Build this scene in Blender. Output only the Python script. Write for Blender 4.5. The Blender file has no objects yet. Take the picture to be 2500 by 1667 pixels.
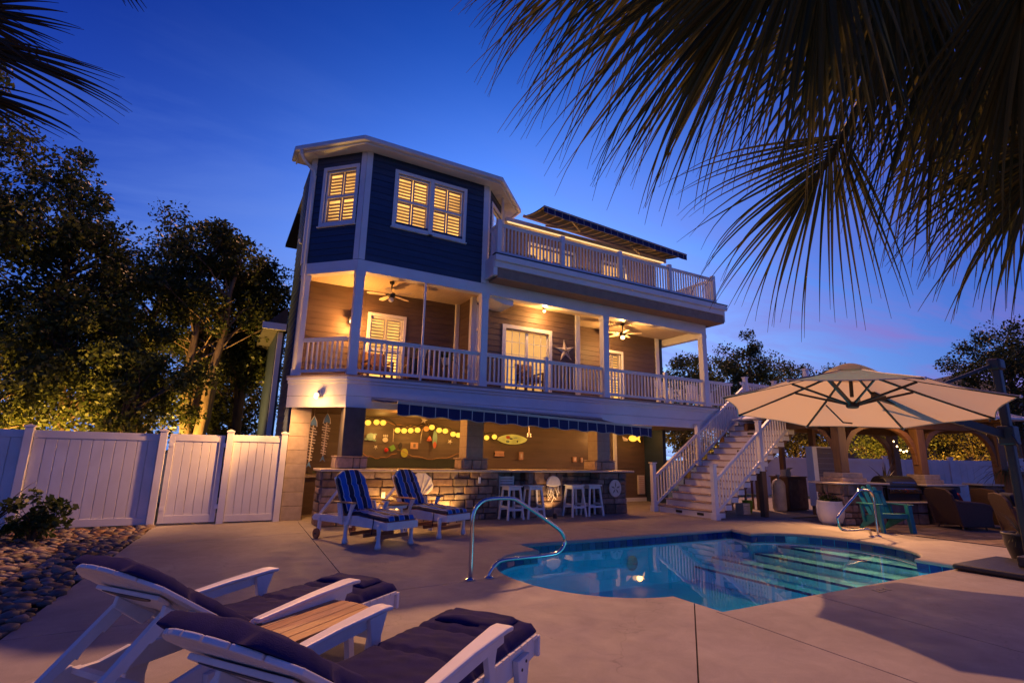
import bpy, bmesh, math, random
from mathutils import Vector, Matrix, noise, geometry
random.seed(7)
R = math.radians
scene = bpy.context.scene
COL = scene.collection

# ---------------------------------------------------------------- camera
cam_d = bpy.data.cameras.new('camera'); cam = bpy.data.objects.new('camera', cam_d); COL.objects.link(cam)
cam_d.sensor_width = 36.0; cam_d.lens = 36 * 1270 / 2500; cam_d.clip_start = .05; cam_d.clip_end = 2000
CAMX = Vector((.871, -.490, .020)); CAMF = Vector((.475, .853, .214))
CAMF.normalize(); CAMX = (CAMX - CAMF * CAMX.dot(CAMF)).normalized(); CAMU = CAMX.cross(CAMF)
CAM_H = 1.5
mw = Matrix((CAMX, CAMU, -CAMF)).transposed().to_4x4(); mw.translation = (0, 0, CAM_H)
cam.matrix_world = mw
scene.camera = cam

# ---------------------------------------------------------------- world: clear dusk sky with thin cloud
world = bpy.data.worlds.new('World'); scene.world = world; world.use_nodes = True
nt = world.node_tree; N = nt.nodes; L = nt.links
for n in list(N): N.remove(n)
def wn(t, **k):
    n = N.new(t)
    for a, b in k.items(): setattr(n, a, b)
    return n
def wmath(op, a, b=None, clamp=False):
    n = wn('ShaderNodeMath', operation=op, use_clamp=clamp)
    for i, v in enumerate((a, b)):
        if v is None: continue
        if isinstance(v, (int, float)): n.inputs[i].default_value = v
        else: L.new(v, n.inputs[i])
    return n.outputs[0]
def wmix(f, a, b, bt='MIX'):
    n = wn('ShaderNodeMix', data_type='RGBA', blend_type=bt)
    for s, v in ((0, f), (6, a), (7, b)):
        if isinstance(v, (int, float)): n.inputs[s].default_value = v
        elif isinstance(v, tuple): n.inputs[s].default_value = v + (1,)
        else: L.new(v, n.inputs[s])
    return n.outputs[2]
out = wn('ShaderNodeOutputWorld'); bg = wn('ShaderNodeBackground'); L.new(bg.outputs[0], out.inputs[0])
tc = wn('ShaderNodeTexCoord'); sep = wn('ShaderNodeSeparateXYZ'); L.new(tc.outputs['Generated'], sep.inputs[0])
def wramp(stops):
    r_ = wn('ShaderNodeValToRGB'); L.new(sep.outputs[2], r_.inputs[0]); e_ = r_.color_ramp.elements
    e_[0].position, e_[0].color = stops[0][0], stops[0][1] + (1,); e_[1].position, e_[1].color = stops[-1][0], stops[-1][1] + (1,)
    for p, c in stops[1:-1]: k_ = e_.new(p); k_.color = c + (1,)
    return r_.outputs[0]
base_sky = wramp([(0.0, (.060, .16, .54)), (.13, (.042, .135, .54)), (.30, (.017, .072, .48)), (.46, (.007, .038, .37)), (.60, (.003, .020, .25)), (.72, (.0018, .013, .19)), (1.0, (.0015, .008, .13))])
# afterglow round the place where the sun went down, behind the house
dotn = wn('ShaderNodeVectorMath', operation='DOT_PRODUCT'); L.new(tc.outputs['Generated'], dotn.inputs[0])
sd = Vector((math.cos(R(60))*math.cos(R(5)), math.sin(R(60))*math.cos(R(5)), math.sin(R(5)))); dotn.inputs[1].default_value = sd
glow = wmath('MULTIPLY', wmath('POWER', 2.71828, wmath('MULTIPLY', wmath('SUBTRACT', dotn.outputs['Value'], 1.0), 9.0)), 2.0)
glow_c = wramp([(0.0, (.30, .44, .50)), (.30, (.185, .34, .64)), (.50, (.105, .27, .74)), (.70, (.03, .20, .83)), (1.0, (.01, .10, .9))])
sc_ = wn('ShaderNodeVectorMath', operation='SCALE'); L.new(glow_c, sc_.inputs[0]); L.new(glow, sc_.inputs['Scale'])
ad_ = wn('ShaderNodeVectorMath', operation='ADD'); L.new(base_sky, ad_.inputs[0]); L.new(sc_.outputs[0], ad_.inputs[1])
skyc = ad_.outputs[0]
# thin stretched clouds, laid on a flat layer high above
dz = wmath('ADD', wmath('MAXIMUM', sep.outputs[2], 0.0), .12)
cx = wmath('DIVIDE', sep.outputs[0], dz); cy = wmath('DIVIDE', sep.outputs[1], dz)
comb = wn('ShaderNodeCombineXYZ'); L.new(cx, comb.inputs[0]); L.new(cy, comb.inputs[1])
mp = wn('ShaderNodeMapping'); L.new(comb.outputs[0], mp.inputs[0]); mp.inputs['Rotation'].default_value = (0, 0, R(28)); mp.inputs['Scale'].default_value = (.42, 1.15, 1)
ns = wn('ShaderNodeTexNoise'); L.new(mp.outputs[0], ns.inputs['Vector'])
ns.inputs['Scale'].default_value = 1.5; ns.inputs['Detail'].default_value = 7; ns.inputs['Roughness'].default_value = .6; ns.inputs['Distortion'].default_value = .5
cl = wn('ShaderNodeMapRange'); L.new(ns.outputs[0], cl.inputs[0]); cl.inputs[1].default_value = .43; cl.inputs[2].default_value = .68
low = wn('ShaderNodeMapRange'); L.new(sep.outputs[2], low.inputs[0]); low.inputs[1].default_value = .62; low.inputs[2].default_value = .18; low.inputs[3].default_value = .05; low.inputs[4].default_value = .85
cm = wmath('MULTIPLY', cl.outputs[0], low.outputs[0])
dir_r = wn('ShaderNodeVectorMath', operation='DOT_PRODUCT'); L.new(tc.outputs['Generated'], dir_r.inputs[0]); dir_r.inputs[1].default_value = Vector((.94, .33, .1)).normalized()
pk = wmath('POWER', wmath('MAXIMUM', dir_r.outputs['Value'], 0.0), 6.0)
cloudc = wmix(pk, (.14, .25, .72), (.27, .155, .52))
skyc = wmix(cm, skyc, cloudc)
L.new(skyc, bg.inputs[0]); bg.inputs[1].default_value = 1.0

# last warm light, coming over the house
sun_d = bpy.data.lights.new('sun', 'SUN'); sun = bpy.data.objects.new('sun', sun_d); COL.objects.link(sun)
sun_d.energy = 2.7; sun_d.angle = R(1.2); sun_d.color = (1.0, .46, .22)
sun.rotation_euler = Vector((-.36, -.69, -1.0)).to_track_quat('-Z', 'Y').to_euler(); sun.location = (30, 40, 30)

scene.render.engine = 'CYCLES'
vs = scene.view_settings
vs.view_transform = 'Standard'; vs.look = 'None'; vs.exposure = 0.12; vs.gamma = 1.0; vs.use_curve_mapping = False

# ---------------------------------------------------------------- helpers
WM = {}                                            # world matrix of what we parent to
class MB:
    def __init__(s): s.v = []; s.f = []
    def add(s, vs, fs):
        o = len(s.v); s.v += [tuple(p) for p in vs]; s.f += [tuple(i + o for i in f) for f in fs]; return s
    def box(s, x0, x1, y0, y1, z0, z1):
        return s.add([(x0,y0,z0),(x1,y0,z0),(x1,y1,z0),(x0,y1,z0),(x0,y0,z1),(x1,y0,z1),(x1,y1,z1),(x0,y1,z1)],
                     [(3,2,1,0),(4,5,6,7),(0,1,5,4),(1,2,6,5),(2,3,7,6),(3,0,4,7)])
    def obox(s, c, size, m=None):
        sx, sy, sz = (q / 2 for q in size); m = m or Matrix.Identity(3); c = Vector(c)
        P = [c + m @ Vector(p) for p in [(-sx,-sy,-sz),(sx,-sy,-sz),(sx,sy,-sz),(-sx,sy,-sz),(-sx,-sy,sz),(sx,-sy,sz),(sx,sy,sz),(-sx,sy,sz)]]
        return s.add(P, [(3,2,1,0),(4,5,6,7),(0,1,5,4),(1,2,6,5),(2,3,7,6),(3,0,4,7)])
    def beam(s, a, b, w, h, up=(0,0,1)):             # box from a to b, w across, h along up
        a, b = Vector(a), Vector(b); d = (b - a); l = d.length; d.normalize(); u = Vector(up)
        r = d.cross(u)
        if r.length < 1e-4: r = d.cross(Vector((1,0,0)))
        r.normalize(); u = r.cross(d); m = Matrix((d, r, u)).transposed()
        return s.obox((a + b) / 2, (l, w, h), m)
    def extr(s, poly, vec):
        n = len(poly); vec = Vector(vec); A = [Vector(p) for p in poly]
        return s.add(A + [p + vec for p in A], [tuple(range(n))[::-1], tuple(range(n, 2*n))] + [(i, (i+1) % n, n + (i+1) % n, n + i) for i in range(n)])
    def tube(s, pts, r, seg=8, cap=True):
        pts = [Vector(p) for p in pts]; n = len(pts); rr = r if isinstance(r, (list, tuple)) else [r] * n
        t = (pts[1] - pts[0]).normalized(); u = t.orthogonal().normalized(); V = []; F = []
        for i, p in enumerate(pts):
            t2 = (pts[min(i+1, n-1)] - pts[max(i-1, 0)]).normalized()
            q = t.rotation_difference(t2); u = (q @ u); u = (u - t2 * u.dot(t2)).normalized(); t = t2; w = t.cross(u)
            V += [p + (u * math.cos(2*math.pi*k/seg) + w * math.sin(2*math.pi*k/seg)) * rr[i] for k in range(seg)]
        for i in range(n - 1):
            for k in range(seg):
                F.append((i*seg+k, i*seg+(k+1) % seg, (i+1)*seg+(k+1) % seg, (i+1)*seg+k))
        if cap: F += [tuple(range(seg))[::-1], tuple(range((n-1)*seg, n*seg))]
        return s.add(V, F)
    def lathe(s, prof, c=(0,0,0), seg=20, m=None):
        V = []; F = []; n = len(prof); c = Vector(c)
        for r, z in prof:
            for k in range(seg):
                p = Vector((r*math.cos(2*math.pi*k/seg), r*math.sin(2*math.pi*k/seg), z)); V.append(c + (m @ p if m else p))
        for i in range(n-1):
            for k in range(seg): F.append((i*seg+k, i*seg+(k+1) % seg, (i+1)*seg+(k+1) % seg, (i+1)*seg+k))
        F += [tuple(range(seg))[::-1], tuple(range((n-1)*seg, n*seg))]
        return s.add(V, F)
    def quad(s, a, b, c, d): return s.add([a, b, c, d], [(0,1,2,3)])
    def grid(s, fn, nu, nv):
        V = [fn(i/nu, j/nv) for j in range(nv+1) for i in range(nu+1)]
        return s.add(V, [(j*(nu+1)+i, j*(nu+1)+i+1, (j+1)*(nu+1)+i+1, (j+1)*(nu+1)+i) for j in range(nv) for i in range(nu)])
    def ball(s, c, r, seg=10, rings=6, m=None):
        if not isinstance(r, (tuple, list)): r = (r, r, r)
        V = []; F = []; c = Vector(c)
        for j in range(rings+1):
            a = math.pi * j / rings; a = min(max(a, .02), math.pi - .02)
            for k in range(seg):
                b = 2*math.pi*k/seg; p = Vector((r[0]*math.sin(a)*math.cos(b), r[1]*math.sin(a)*math.sin(b), -r[2]*math.cos(a)))
                V.append(c + (m @ p if m else p))
        for j in range(rings):
            for k in range(seg): F.append((j*seg+k, j*seg+(k+1) % seg, (j+1)*seg+(k+1) % seg, (j+1)*seg+k))
        return s.add(V, F)
    def mesh(s, name, smooth=False, fix=True):
        me = bpy.data.meshes.new(name); me.from_pydata(s.v, [], s.f); me.update()
        if fix and len(s.f) < 6000:
            b = bmesh.new(); b.from_mesh(me); bmesh.ops.recalc_face_normals(b, faces=b.faces); b.to_mesh(me); b.free()
        if smooth:
            for p in me.polygons: p.use_smooth = True
        return me

def put(o, parent, local=False):
    COL.objects.link(o)
    if parent is not None:
        o.parent = parent; pm = WM[parent.name]
        if not local: o.matrix_parent_inverse = pm.inverted(); WM[o.name] = Matrix.Identity(4)
        else: WM[o.name] = pm.copy()
    else: WM[o.name] = Matrix.Identity(4)
    return o
def obj(name, mb, m, parent=None, smooth=False, bev=0, local=False, seg=2, fix=True):
    me = mb if isinstance(mb, bpy.types.Mesh) else mb.mesh(name, smooth, fix)
    if m is not None and not me.materials: me.materials.append(M[m] if isinstance(m, str) else m)
    o = put(bpy.data.objects.new(name, me), parent, local)
    if bev:
        b = o.modifiers.new('bevel', 'BEVEL'); b.width = bev; b.segments = seg; b.limit_method = 'ANGLE'; b.angle_limit = R(40)
        if smooth: b.harden_normals = False
    return o
def tag(o, label, cat, group=None, kind=None):
    if label: o['label'] = label
    if cat: o['category'] = cat
    if group: o['group'] = group
    if kind: o['kind'] = kind
    return o
def struct(o): o['kind'] = 'structure'; return o
def root(name, label, cat, loc=(0,0,0), rz=0, group=None):
    o = bpy.data.objects.new(name, None); COL.objects.link(o); o.empty_display_size = .2
    o.location = loc; o.rotation_euler = (0, 0, rz); WM[o.name] = Matrix.Translation(loc) @ Matrix.Rotation(rz, 4, 'Z')
    return tag(o, label, cat, group)
def inst(name, me, parent, loc, rot=(0,0,0), sc=(1,1,1)):
    o = bpy.data.objects.new(name, me); COL.objects.link(o); o.parent = parent
    o.matrix_parent_inverse = WM[parent.name].inverted() if parent.type == 'EMPTY' else Matrix.Identity(4)
    o.location = loc; o.rotation_euler = rot; o.scale = sc; WM[o.name] = Matrix.Identity(4)
    return o
def copy_tree(o, parent=None):
    c = o.copy(); COL.objects.link(c); c.parent = parent
    if parent is not None: c.matrix_parent_inverse = o.matrix_parent_inverse.copy()
    for ch in list(o.children): copy_tree(ch, c)
    return c
def lamp(name, kind, loc, power, col, parent=None, size=.05, to=None, spot=None, blend=.5):
    d = bpy.data.lights.new(name, kind); o = bpy.data.objects.new(name, d); COL.objects.link(o)
    d.energy = power; d.color = col; d.shadow_soft_size = size
    if spot: d.spot_size = R(spot); d.spot_blend = blend
    o.location = loc
    if to is not None: o.rotation_euler = (Vector(to) - Vector(loc)).to_track_quat('-Z', 'Y').to_euler()
    if parent is not None:
        o.parent = parent; o.matrix_parent_inverse = WM[parent.name].inverted()
    return o

# ---------------------------------------------------------------- materials
M = {}
def mat(name, col, rough=.6, var=.15, scale=5, bump=0, bscale=60, metal=0, rand=0, stretch=(1,1,1), emit=None, es=0, col2=None, spec=.5, detail=4, dist=0, sheen=0, coat=0):
    m = bpy.data.materials.new(name); m.use_nodes = True; t = m.node_tree; n = t.nodes; l = t.links
    p = n['Principled BSDF']; p.inputs['Roughness'].default_value = rough; p.inputs['Metallic'].default_value = metal
    p.inputs['Specular IOR Level'].default_value = spec
    if sheen: p.inputs['Sheen Weight'].default_value = sheen
    if coat: p.inputs['Coat Weight'].default_value = coat
    tcn = n.new('ShaderNodeTexCoord'); mpn = n.new('ShaderNodeMapping'); l.new(tcn.outputs['Object'], mpn.inputs[0]); mpn.inputs['Scale'].default_value = stretch
    a = n.new('ShaderNodeTexNoise'); l.new(mpn.outputs[0], a.inputs['Vector']); a.inputs['Scale'].default_value = scale; a.inputs['Detail'].default_value = detail; a.inputs['Roughness'].default_value = .6; a.inputs['Distortion'].default_value = dist
    mr = n.new('ShaderNodeMapRange'); l.new(a.outputs[0], mr.inputs[0]); mr.inputs[1].default_value = .3; mr.inputs[2].default_value = .7
    mx = n.new('ShaderNodeMix'); mx.data_type = 'RGBA'; l.new(mr.outputs[0], mx.inputs[0])
    c2 = col2 or tuple(min(1, c * (1 + var)) for c in col); c1 = col if col2 else tuple(c * (1 - var) for c in col)
    mx.inputs[6].default_value = tuple(c1) + (1,); mx.inputs[7].default_value = tuple(c2) + (1,)
    o = mx.outputs[2]
    if rand:
        oi = n.new('ShaderNodeObjectInfo'); r2 = n.new('ShaderNodeMapRange'); l.new(oi.outputs['Random'], r2.inputs[0]); r2.inputs[3].default_value = 1 - rand; r2.inputs[4].default_value = 1 + rand
        hs = n.new('ShaderNodeHueSaturation'); l.new(o, hs.inputs['Color']); l.new(r2.outputs[0], hs.inputs['Value'])
        r3 = n.new('ShaderNodeMapRange'); mm = n.new('ShaderNodeMath'); mm.operation = 'FRACT'; m5 = n.new('ShaderNodeMath'); m5.operation = 'MULTIPLY'; m5.inputs[1].default_value = 7.31
        l.new(oi.outputs['Random'], m5.inputs[0]); l.new(m5.outputs[0], mm.inputs[0]); l.new(mm.outputs[0], r3.inputs[0]); r3.inputs[3].default_value = 1 - rand*.8; r3.inputs[4].default_value = 1 + rand*.8
        l.new(r3.outputs[0], hs.inputs['Saturation']); o = hs.outputs[0]
    l.new(o, p.inputs['Base Color'])
    rr = n.new('ShaderNodeMapRange'); l.new(a.outputs[0], rr.inputs[0]); rr.inputs[3].default_value = max(.02, rough - .12); rr.inputs[4].default_value = min(1, rough + .1); l.new(rr.outputs[0], p.inputs['Roughness'])
    if bump:
        b = n.new('ShaderNodeTexNoise'); l.new(mpn.outputs[0], b.inputs['Vector']); b.inputs['Scale'].default_value = bscale; b.inputs['Detail'].default_value = 3
        bp = n.new('ShaderNodeBump'); bp.inputs['Strength'].default_value = bump; bp.inputs['Distance'].default_value = .01; l.new(b.outputs[0], bp.inputs['Height']); l.new(bp.outputs[0], p.inputs['Normal'])
    if emit:
        p.inputs['Emission Color'].default_value = tuple(emit) + (1,); p.inputs['Emission Strength'].default_value = es
    M[name] = m; m['p'] = 1
    return m
mat('white', (.68, .67, .65), .45, .06, 1.4, .10, 30, detail=9, dist=.5, col2=(.77, .77, .77))
mat('white_vinyl', (.58, .55, .51), .42, .2, 1.6, .06, 14, detail=9, dist=.6, col2=(.67, .66, .65))
mat('white_plastic', (.66, .64, .61), .45, .06, 5, .10, 60, detail=9, dist=.6, col2=(.75, .74, .73))
mat('soffit', (.78, .74, .68), .6, .05, 3, .1, 20, stretch=(1, 14, 1))
mat('ceiling', (.62, .50, .36), .55, .10, 3, .3, 9, stretch=(9, .6, 1))
mat('navy', (.021, .042, .088), .55, .22, 4, .18, 22, rand=.10, stretch=(.6, .6, 4))
mat('taupe', (.105, .070, .055), .6, .16, 3, .2, 22, rand=.07, stretch=(.5, .5, 4))
mat('taupe_low', (.125, .088, .064), .6, .16, 3, .2, 22, rand=.07, stretch=(.5, .5, 4))
mat('block', (.36, .29, .215), .8, .14, 8, .25, 50, rand=.06)
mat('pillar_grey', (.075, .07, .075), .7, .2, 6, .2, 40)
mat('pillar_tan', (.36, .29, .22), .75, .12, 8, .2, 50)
mat('stone', (.15, .10, .075), .85, .35, 9, .7, 26, rand=.42, col2=(.27, .19, .145))
mat('stone_cap', (.33, .25, .19), .8, .25, 9, .5, 26, rand=.15)
mat('mortar', (.10, .08, .065), .95, .2, 14, .4, 60)
mat('counter', (.48, .41, .33), .35, .14, 16, .05, 40)
def concrete():
    m = bpy.data.materials.new('concrete'); m.use_nodes = True; t = m.node_tree; n = t.nodes; l = t.links; p = n['Principled BSDF']; tcn = n.new('ShaderNodeTexCoord')
    def nz(sc, det=4, rough=.6, dist=0):
        a = n.new('ShaderNodeTexNoise'); l.new(tcn.outputs['Object'], a.inputs['Vector']); a.inputs['Scale'].default_value = sc; a.inputs['Detail'].default_value = det; a.inputs['Roughness'].default_value = rough; a.inputs['Distortion'].default_value = dist; return a.outputs[0]
    def mr(x, a, b, c, d):
        q = n.new('ShaderNodeMapRange'); l.new(x, q.inputs[0])
        for i_, v in enumerate((a, b, c, d)): q.inputs[1+i_].default_value = v
        return q.outputs[0]
    def mul(a, b): q = n.new('ShaderNodeMath'); q.operation = 'MULTIPLY'; l.new(a, q.inputs[0]); l.new(b, q.inputs[1]); return q.outputs[0]
    v = mul(mr(nz(.55, 3, .6, .6), .3, .7, .84, 1.12), mr(nz(3.2, 8, .75, .8), .32, .68, .86, 1.10)); v = mul(v, mr(nz(150, 2), .3, .7, .84, 1.14)); v = mul(v, mr(nz(1.1, 10, .85, 1.5), .60, .70, 1.0, .80))
    vo_ = n.new('ShaderNodeTexVoronoi'); vo_.feature = 'DISTANCE_TO_EDGE'; vo_.inputs['Scale'].default_value = .33; wp_ = n.new('ShaderNodeVectorMath'); wp_.operation = 'ADD'; nn_ = n.new('ShaderNodeTexNoise'); nn_.inputs['Scale'].default_value = 1.7; nn_.inputs['Detail'].default_value = 6; l.new(tcn.outputs['Object'], nn_.inputs['Vector']); l.new(tcn.outputs['Object'], wp_.inputs[0]); l.new(nn_.outputs['Color'], wp_.inputs[1]); l.new(wp_.outputs[0], vo_.inputs['Vector'])
    v = mul(v, mr(vo_.outputs['Distance'], .0, .0022, .72, 1.0))
    oi = n.new('ShaderNodeObjectInfo'); v = mul(v, mr(oi.outputs['Random'], 0, 1, .95, 1.05))
    hs = n.new('ShaderNodeHueSaturation'); hs.inputs['Color'].default_value = (.285, .252, .232, 1); l.new(v, hs.inputs['Value']); l.new(hs.outputs[0], p.inputs['Base Color'])
    l.new(mr(nz(2.3, 5), .3, .7, .62, .88), p.inputs['Roughness'])
    b = n.new('ShaderNodeBump'); b.inputs['Strength'].default_value = .35; b.inputs['Distance'].default_value = .006; l.new(nz(170, 3), b.inputs['Height']); l.new(b.outputs[0], p.inputs['Normal']); M['concrete'] = m
concrete()
mat('coping', (.29, .255, .235), .78, .12, 3, .2, 160)
mat('joint', (.045, .04, .038), .95, .2, 10)
mat('soil', (.035, .03, .022), .95, .4, 3, .5, 20)
mat('grass', (.03, .045, .014), .95, .4, 5, .5, 30)
mat('shingle', (.05, .048, .05), .9, .3, 8, .4, 24)
mat('plaster', (.012, .62, .80), .6, .10, 1.5, .1, 40)
mat('plaster_pale', (.74, .78, .70), .6, .08, 3, .1, 40)
mat('tile', (.010, .030, .16), .18, .35, 8, rand=.3)
mat('steel', (.62, .60, .57), .16, .05, 8, metal=1)
mat('black_metal', (.018, .017, .018), .42, .2, 12, .1, 80)
mat('bronze', (.030, .024, .021), .45, .2, 12, .1, 80)
mat('teak', (.42, .22, .085), .5, .28, 5, .15, 30, rand=.10, stretch=(1.2, 14, 14))
mat('teak_red', (.28, .10, .035), .5, .28, 5, .15, 30, stretch=(1.2, 14, 14))
mat('wood_post', (.17, .09, .04), .65, .30, 4, .25, 30, rand=.08, stretch=(7, 7, .7))
mat('wood_beam', (.16, .078, .030), .65, .30, 3, .25, 30, rand=.08, stretch=(2, 2, 6))
mat('navy_cushion', (.020, .017, .085), .9, .22, 9, .30, 260, spec=.15)
mat('canvas', (.50, .42, .33), .85, .08, 4, .2, 300)
mat('teal', (.008, .16, .19), .4, .14, 8, .05, 60)
mat('wicker', (.085, .046, .028), .7, .45, 60, 1.0, 70, stretch=(1, 1, 3))
mat('navy_cloth', (.006, .010, .035), .9, .2, 10, .3, 200)
mat('red_cloth', (.36, .03, .012), .85, .2, 10, .3, 200)
mat('orange_cloth', (.60, .16, .03), .85, .2, 10, .3, 200)
mat('tan_cloth', (.36, .20, .10), .85, .2, 10, .3, 200)
mat('yellow_cloth', (.62, .40, .06), .85, .2, 10, .3, 200)
mat('pot_white', (.62, .61, .60), .5, .06, 4, .05, 30)
mat('bark', (.085, .055, .035), .9, .35, 9, .6, 24, stretch=(1, 1, .3))
mat('bark_pale', (.22, .15, .09), .9, .35, 9, .6, 24, stretch=(1, 1, .3))
mat('fish_blue', (.10, .22, .42), .5, .15, 8)
mat('fish_bone', (.60, .52, .42), .7, .15, 8)
mat('shutter', (.50, .42, .32), .5, .08, 4)
mat('shell_white', (.66, .60, .52), .7, .12, 8, .3, 30)
mat('shell_line', (.20, .16, .13), .8, .15, 8)
mat('metal_roof', (.52, .53, .56), .4, .08, 2, metal=.3)
mat('river_stone', (.11, .066, .046), .6, .3, 9, .3, 30, rand=.65, col2=(.19, .13, .10))
mat('paver', (.19, .135, .105), .85, .3, 6, .4, 30, rand=.28)
mat('board_green', (.040, .050, .032), .7, .2, 5)
mat('red_plastic', (.55, .02, .015), .35, .1)
mat('green_paint', (.16, .38, .06), .5, .12)
mat('lime_paint', (.46, .48, .07), .5, .12)
mat('pink_paint', (.56, .33, .22), .6, .12)
mat('surf_yellow', (.62, .44, .10), .3, .10, 6)
mat('surf_teal', (.20, .34, .27), .4, .1)
mat('coral_paint', (.56, .13, .06), .45, .1)
mat('dark_paint', (.03, .025, .025), .5, .1)
mat('panel_grey', (.13, .105, .105), .6, .15, 5, .2, 30, rand=.08)
mat('tank', (.55, .47, .39), .5, .2, 4)
mat('trash', (.03, .05, .10), .6, .2, 5)
mat('bright_green', (.20, .42, .05), .5, .1)
mat('plank', (.27, .185, .12), .75, .2, 5, .2, 30, rand=.1, stretch=(1, 6, 1))
mat('tread', (.34, .26, .20), .7, .15, 5, .15, 30, rand=.06, stretch=(6, 1, 1))

def emis(name, col, s, var=.0, scale=2):
    m = bpy.data.materials.new(name); m.use_nodes = True; t = m.node_tree; n = t.nodes; l = t.links
    for q in list(n): n.remove(q)
    o = n.new('ShaderNodeOutputMaterial'); e = n.new('ShaderNodeEmission'); l.new(e.outputs[0], o.inputs[0]); e.inputs[0].default_value = tuple(col) + (1,); e.inputs[1].default_value = s
    if var:
        tcn = n.new('ShaderNodeTexCoord'); a = n.new('ShaderNodeTexNoise'); l.new(tcn.outputs['Object'], a.inputs['Vector']); a.inputs['Scale'].default_value = scale; a.inputs['Detail'].default_value = 2
        mr = n.new('ShaderNodeMapRange'); l.new(a.outputs[0], mr.inputs[0]); mr.inputs[1].default_value = .3; mr.inputs[2].default_value = .7; mr.inputs[3].default_value = s * (1 - var); mr.inputs[4].default_value = s * (1 + var); l.new(mr.outputs[0], e.inputs[1])
    M[name] = m
emis('lit_room', (1.0, .47, .10), 1.7, .5, 1.3)
emis('lit_room_door', (1.0, .47, .12), .95, .2, .9)
emis('bulb', (1.0, .62, .25), 9)
emis('lantern_glow', (1.0, .50, .05), 1.7)
emis('lantern_orange', (1.0, .26, .03), 1.0)
emis('led', (1.0, .60, .26), 1.3)
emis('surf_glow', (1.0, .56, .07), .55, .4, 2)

def glass(name, tint, rough, ior, bump=0, bscale=3, stretch=(1,1,1)):
    m = bpy.data.materials.new(name); m.use_nodes = True; t = m.node_tree; n = t.nodes; l = t.links
    for q in list(n): n.remove(q)
    o = n.new('ShaderNodeOutputMaterial'); mx = n.new('ShaderNodeMixShader'); lw = n.new('ShaderNodeLayerWeight'); lw.inputs[0].default_value = .5; pw = n.new('ShaderNodeMath'); pw.operation = 'POWER'; pw.inputs[1].default_value = 5; l.new(lw.outputs['Facing'], pw.inputs[0]); f0 = ((ior-1)/(ior+1))**2; fr = n.new('ShaderNodeMath'); fr.operation = 'MULTIPLY_ADD'; fr.inputs[1].default_value = 1-f0; fr.inputs[2].default_value = f0; l.new(pw.outputs[0], fr.inputs[0])
    tr = n.new('ShaderNodeBsdfTransparent'); tr.inputs[0].default_value = tuple(tint) + (1,); g = n.new('ShaderNodeBsdfGlossy'); g.inputs['Roughness'].default_value = rough
    l.new(fr.outputs[0], mx.inputs[0]); l.new(tr.outputs[0], mx.inputs[1]); l.new(g.outputs[0], mx.inputs[2]); l.new(mx.outputs[0], o.inputs[0])
    if bump:
        tcn = n.new('ShaderNodeTexCoord'); mpn = n.new('ShaderNodeMapping'); l.new(tcn.outputs['Object'], mpn.inputs[0]); mpn.inputs['Scale'].default_value = stretch
        a = n.new('ShaderNodeTexNoise'); l.new(mpn.outputs[0], a.inputs['Vector']); a.inputs['Scale'].default_value = bscale; a.inputs['Detail'].default_value = 1
        b = n.new('ShaderNodeBump'); b.inputs['Strength'].default_value = bump; b.inputs['Distance'].default_value = .02; l.new(a.outputs[0], b.inputs['Height'])
        l.new(b.outputs[0], lw.inputs['Normal']); l.new(b.outputs[0], g.inputs['Normal'])
    M[name] = m
glass('window_glass', (.93, .95, .95), .02, 1.5)
glass('water', (.42, .88, .98), .015, 1.33, .10, 1.6)

def leafmat(name, c1, c2, tr=.35):
    m = bpy.data.materials.new(name); m.use_nodes = True; t = m.node_tree; n = t.nodes; l = t.links
    p = n['Principled BSDF']; p.inputs['Roughness'].default_value = .5; p.inputs['Specular IOR Level'].default_value = .35
    g = n.new('ShaderNodeNewGeometry'); mx = n.new('ShaderNodeMix'); mx.data_type = 'RGBA'; l.new(g.outputs['Random Per Island'], mx.inputs[0])
    mx.inputs[6].default_value = c1 + (1,); mx.inputs[7].default_value = c2 + (1,); l.new(mx.outputs[2], p.inputs['Base Color'])
    tl = n.new('ShaderNodeBsdfTranslucent'); l.new(mx.outputs[2], tl.inputs[0]); ms = n.new('ShaderNodeMixShader'); ms.inputs[0].default_value = tr
    l.new(p.outputs[0], ms.inputs[1]); l.new(tl.outputs[0], ms.inputs[2]); l.new(ms.outputs[0], n['Material Output'].inputs[0]); M[name] = m
leafmat('leaf', (.045, .065, .015), (.12, .128, .028))
leafmat('leaf_dark', (.028, .046, .013), (.078, .090, .022))
leafmat('leaf_warm', (.03, .035, .010), (.13, .10, .02))
leafmat('leaf_bush', (.025, .05, .012), (.07, .09, .022))
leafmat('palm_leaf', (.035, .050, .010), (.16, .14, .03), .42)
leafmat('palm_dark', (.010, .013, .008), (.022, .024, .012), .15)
leafmat('flax', (.03, .03, .02), (.06, .05, .03), .15)
leafmat('grass_blade', (.05, .06, .015), (.13, .11, .03), .3)
leafmat('flower', (.55, .5, .4), (.5, .08, .03), .2)

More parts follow.
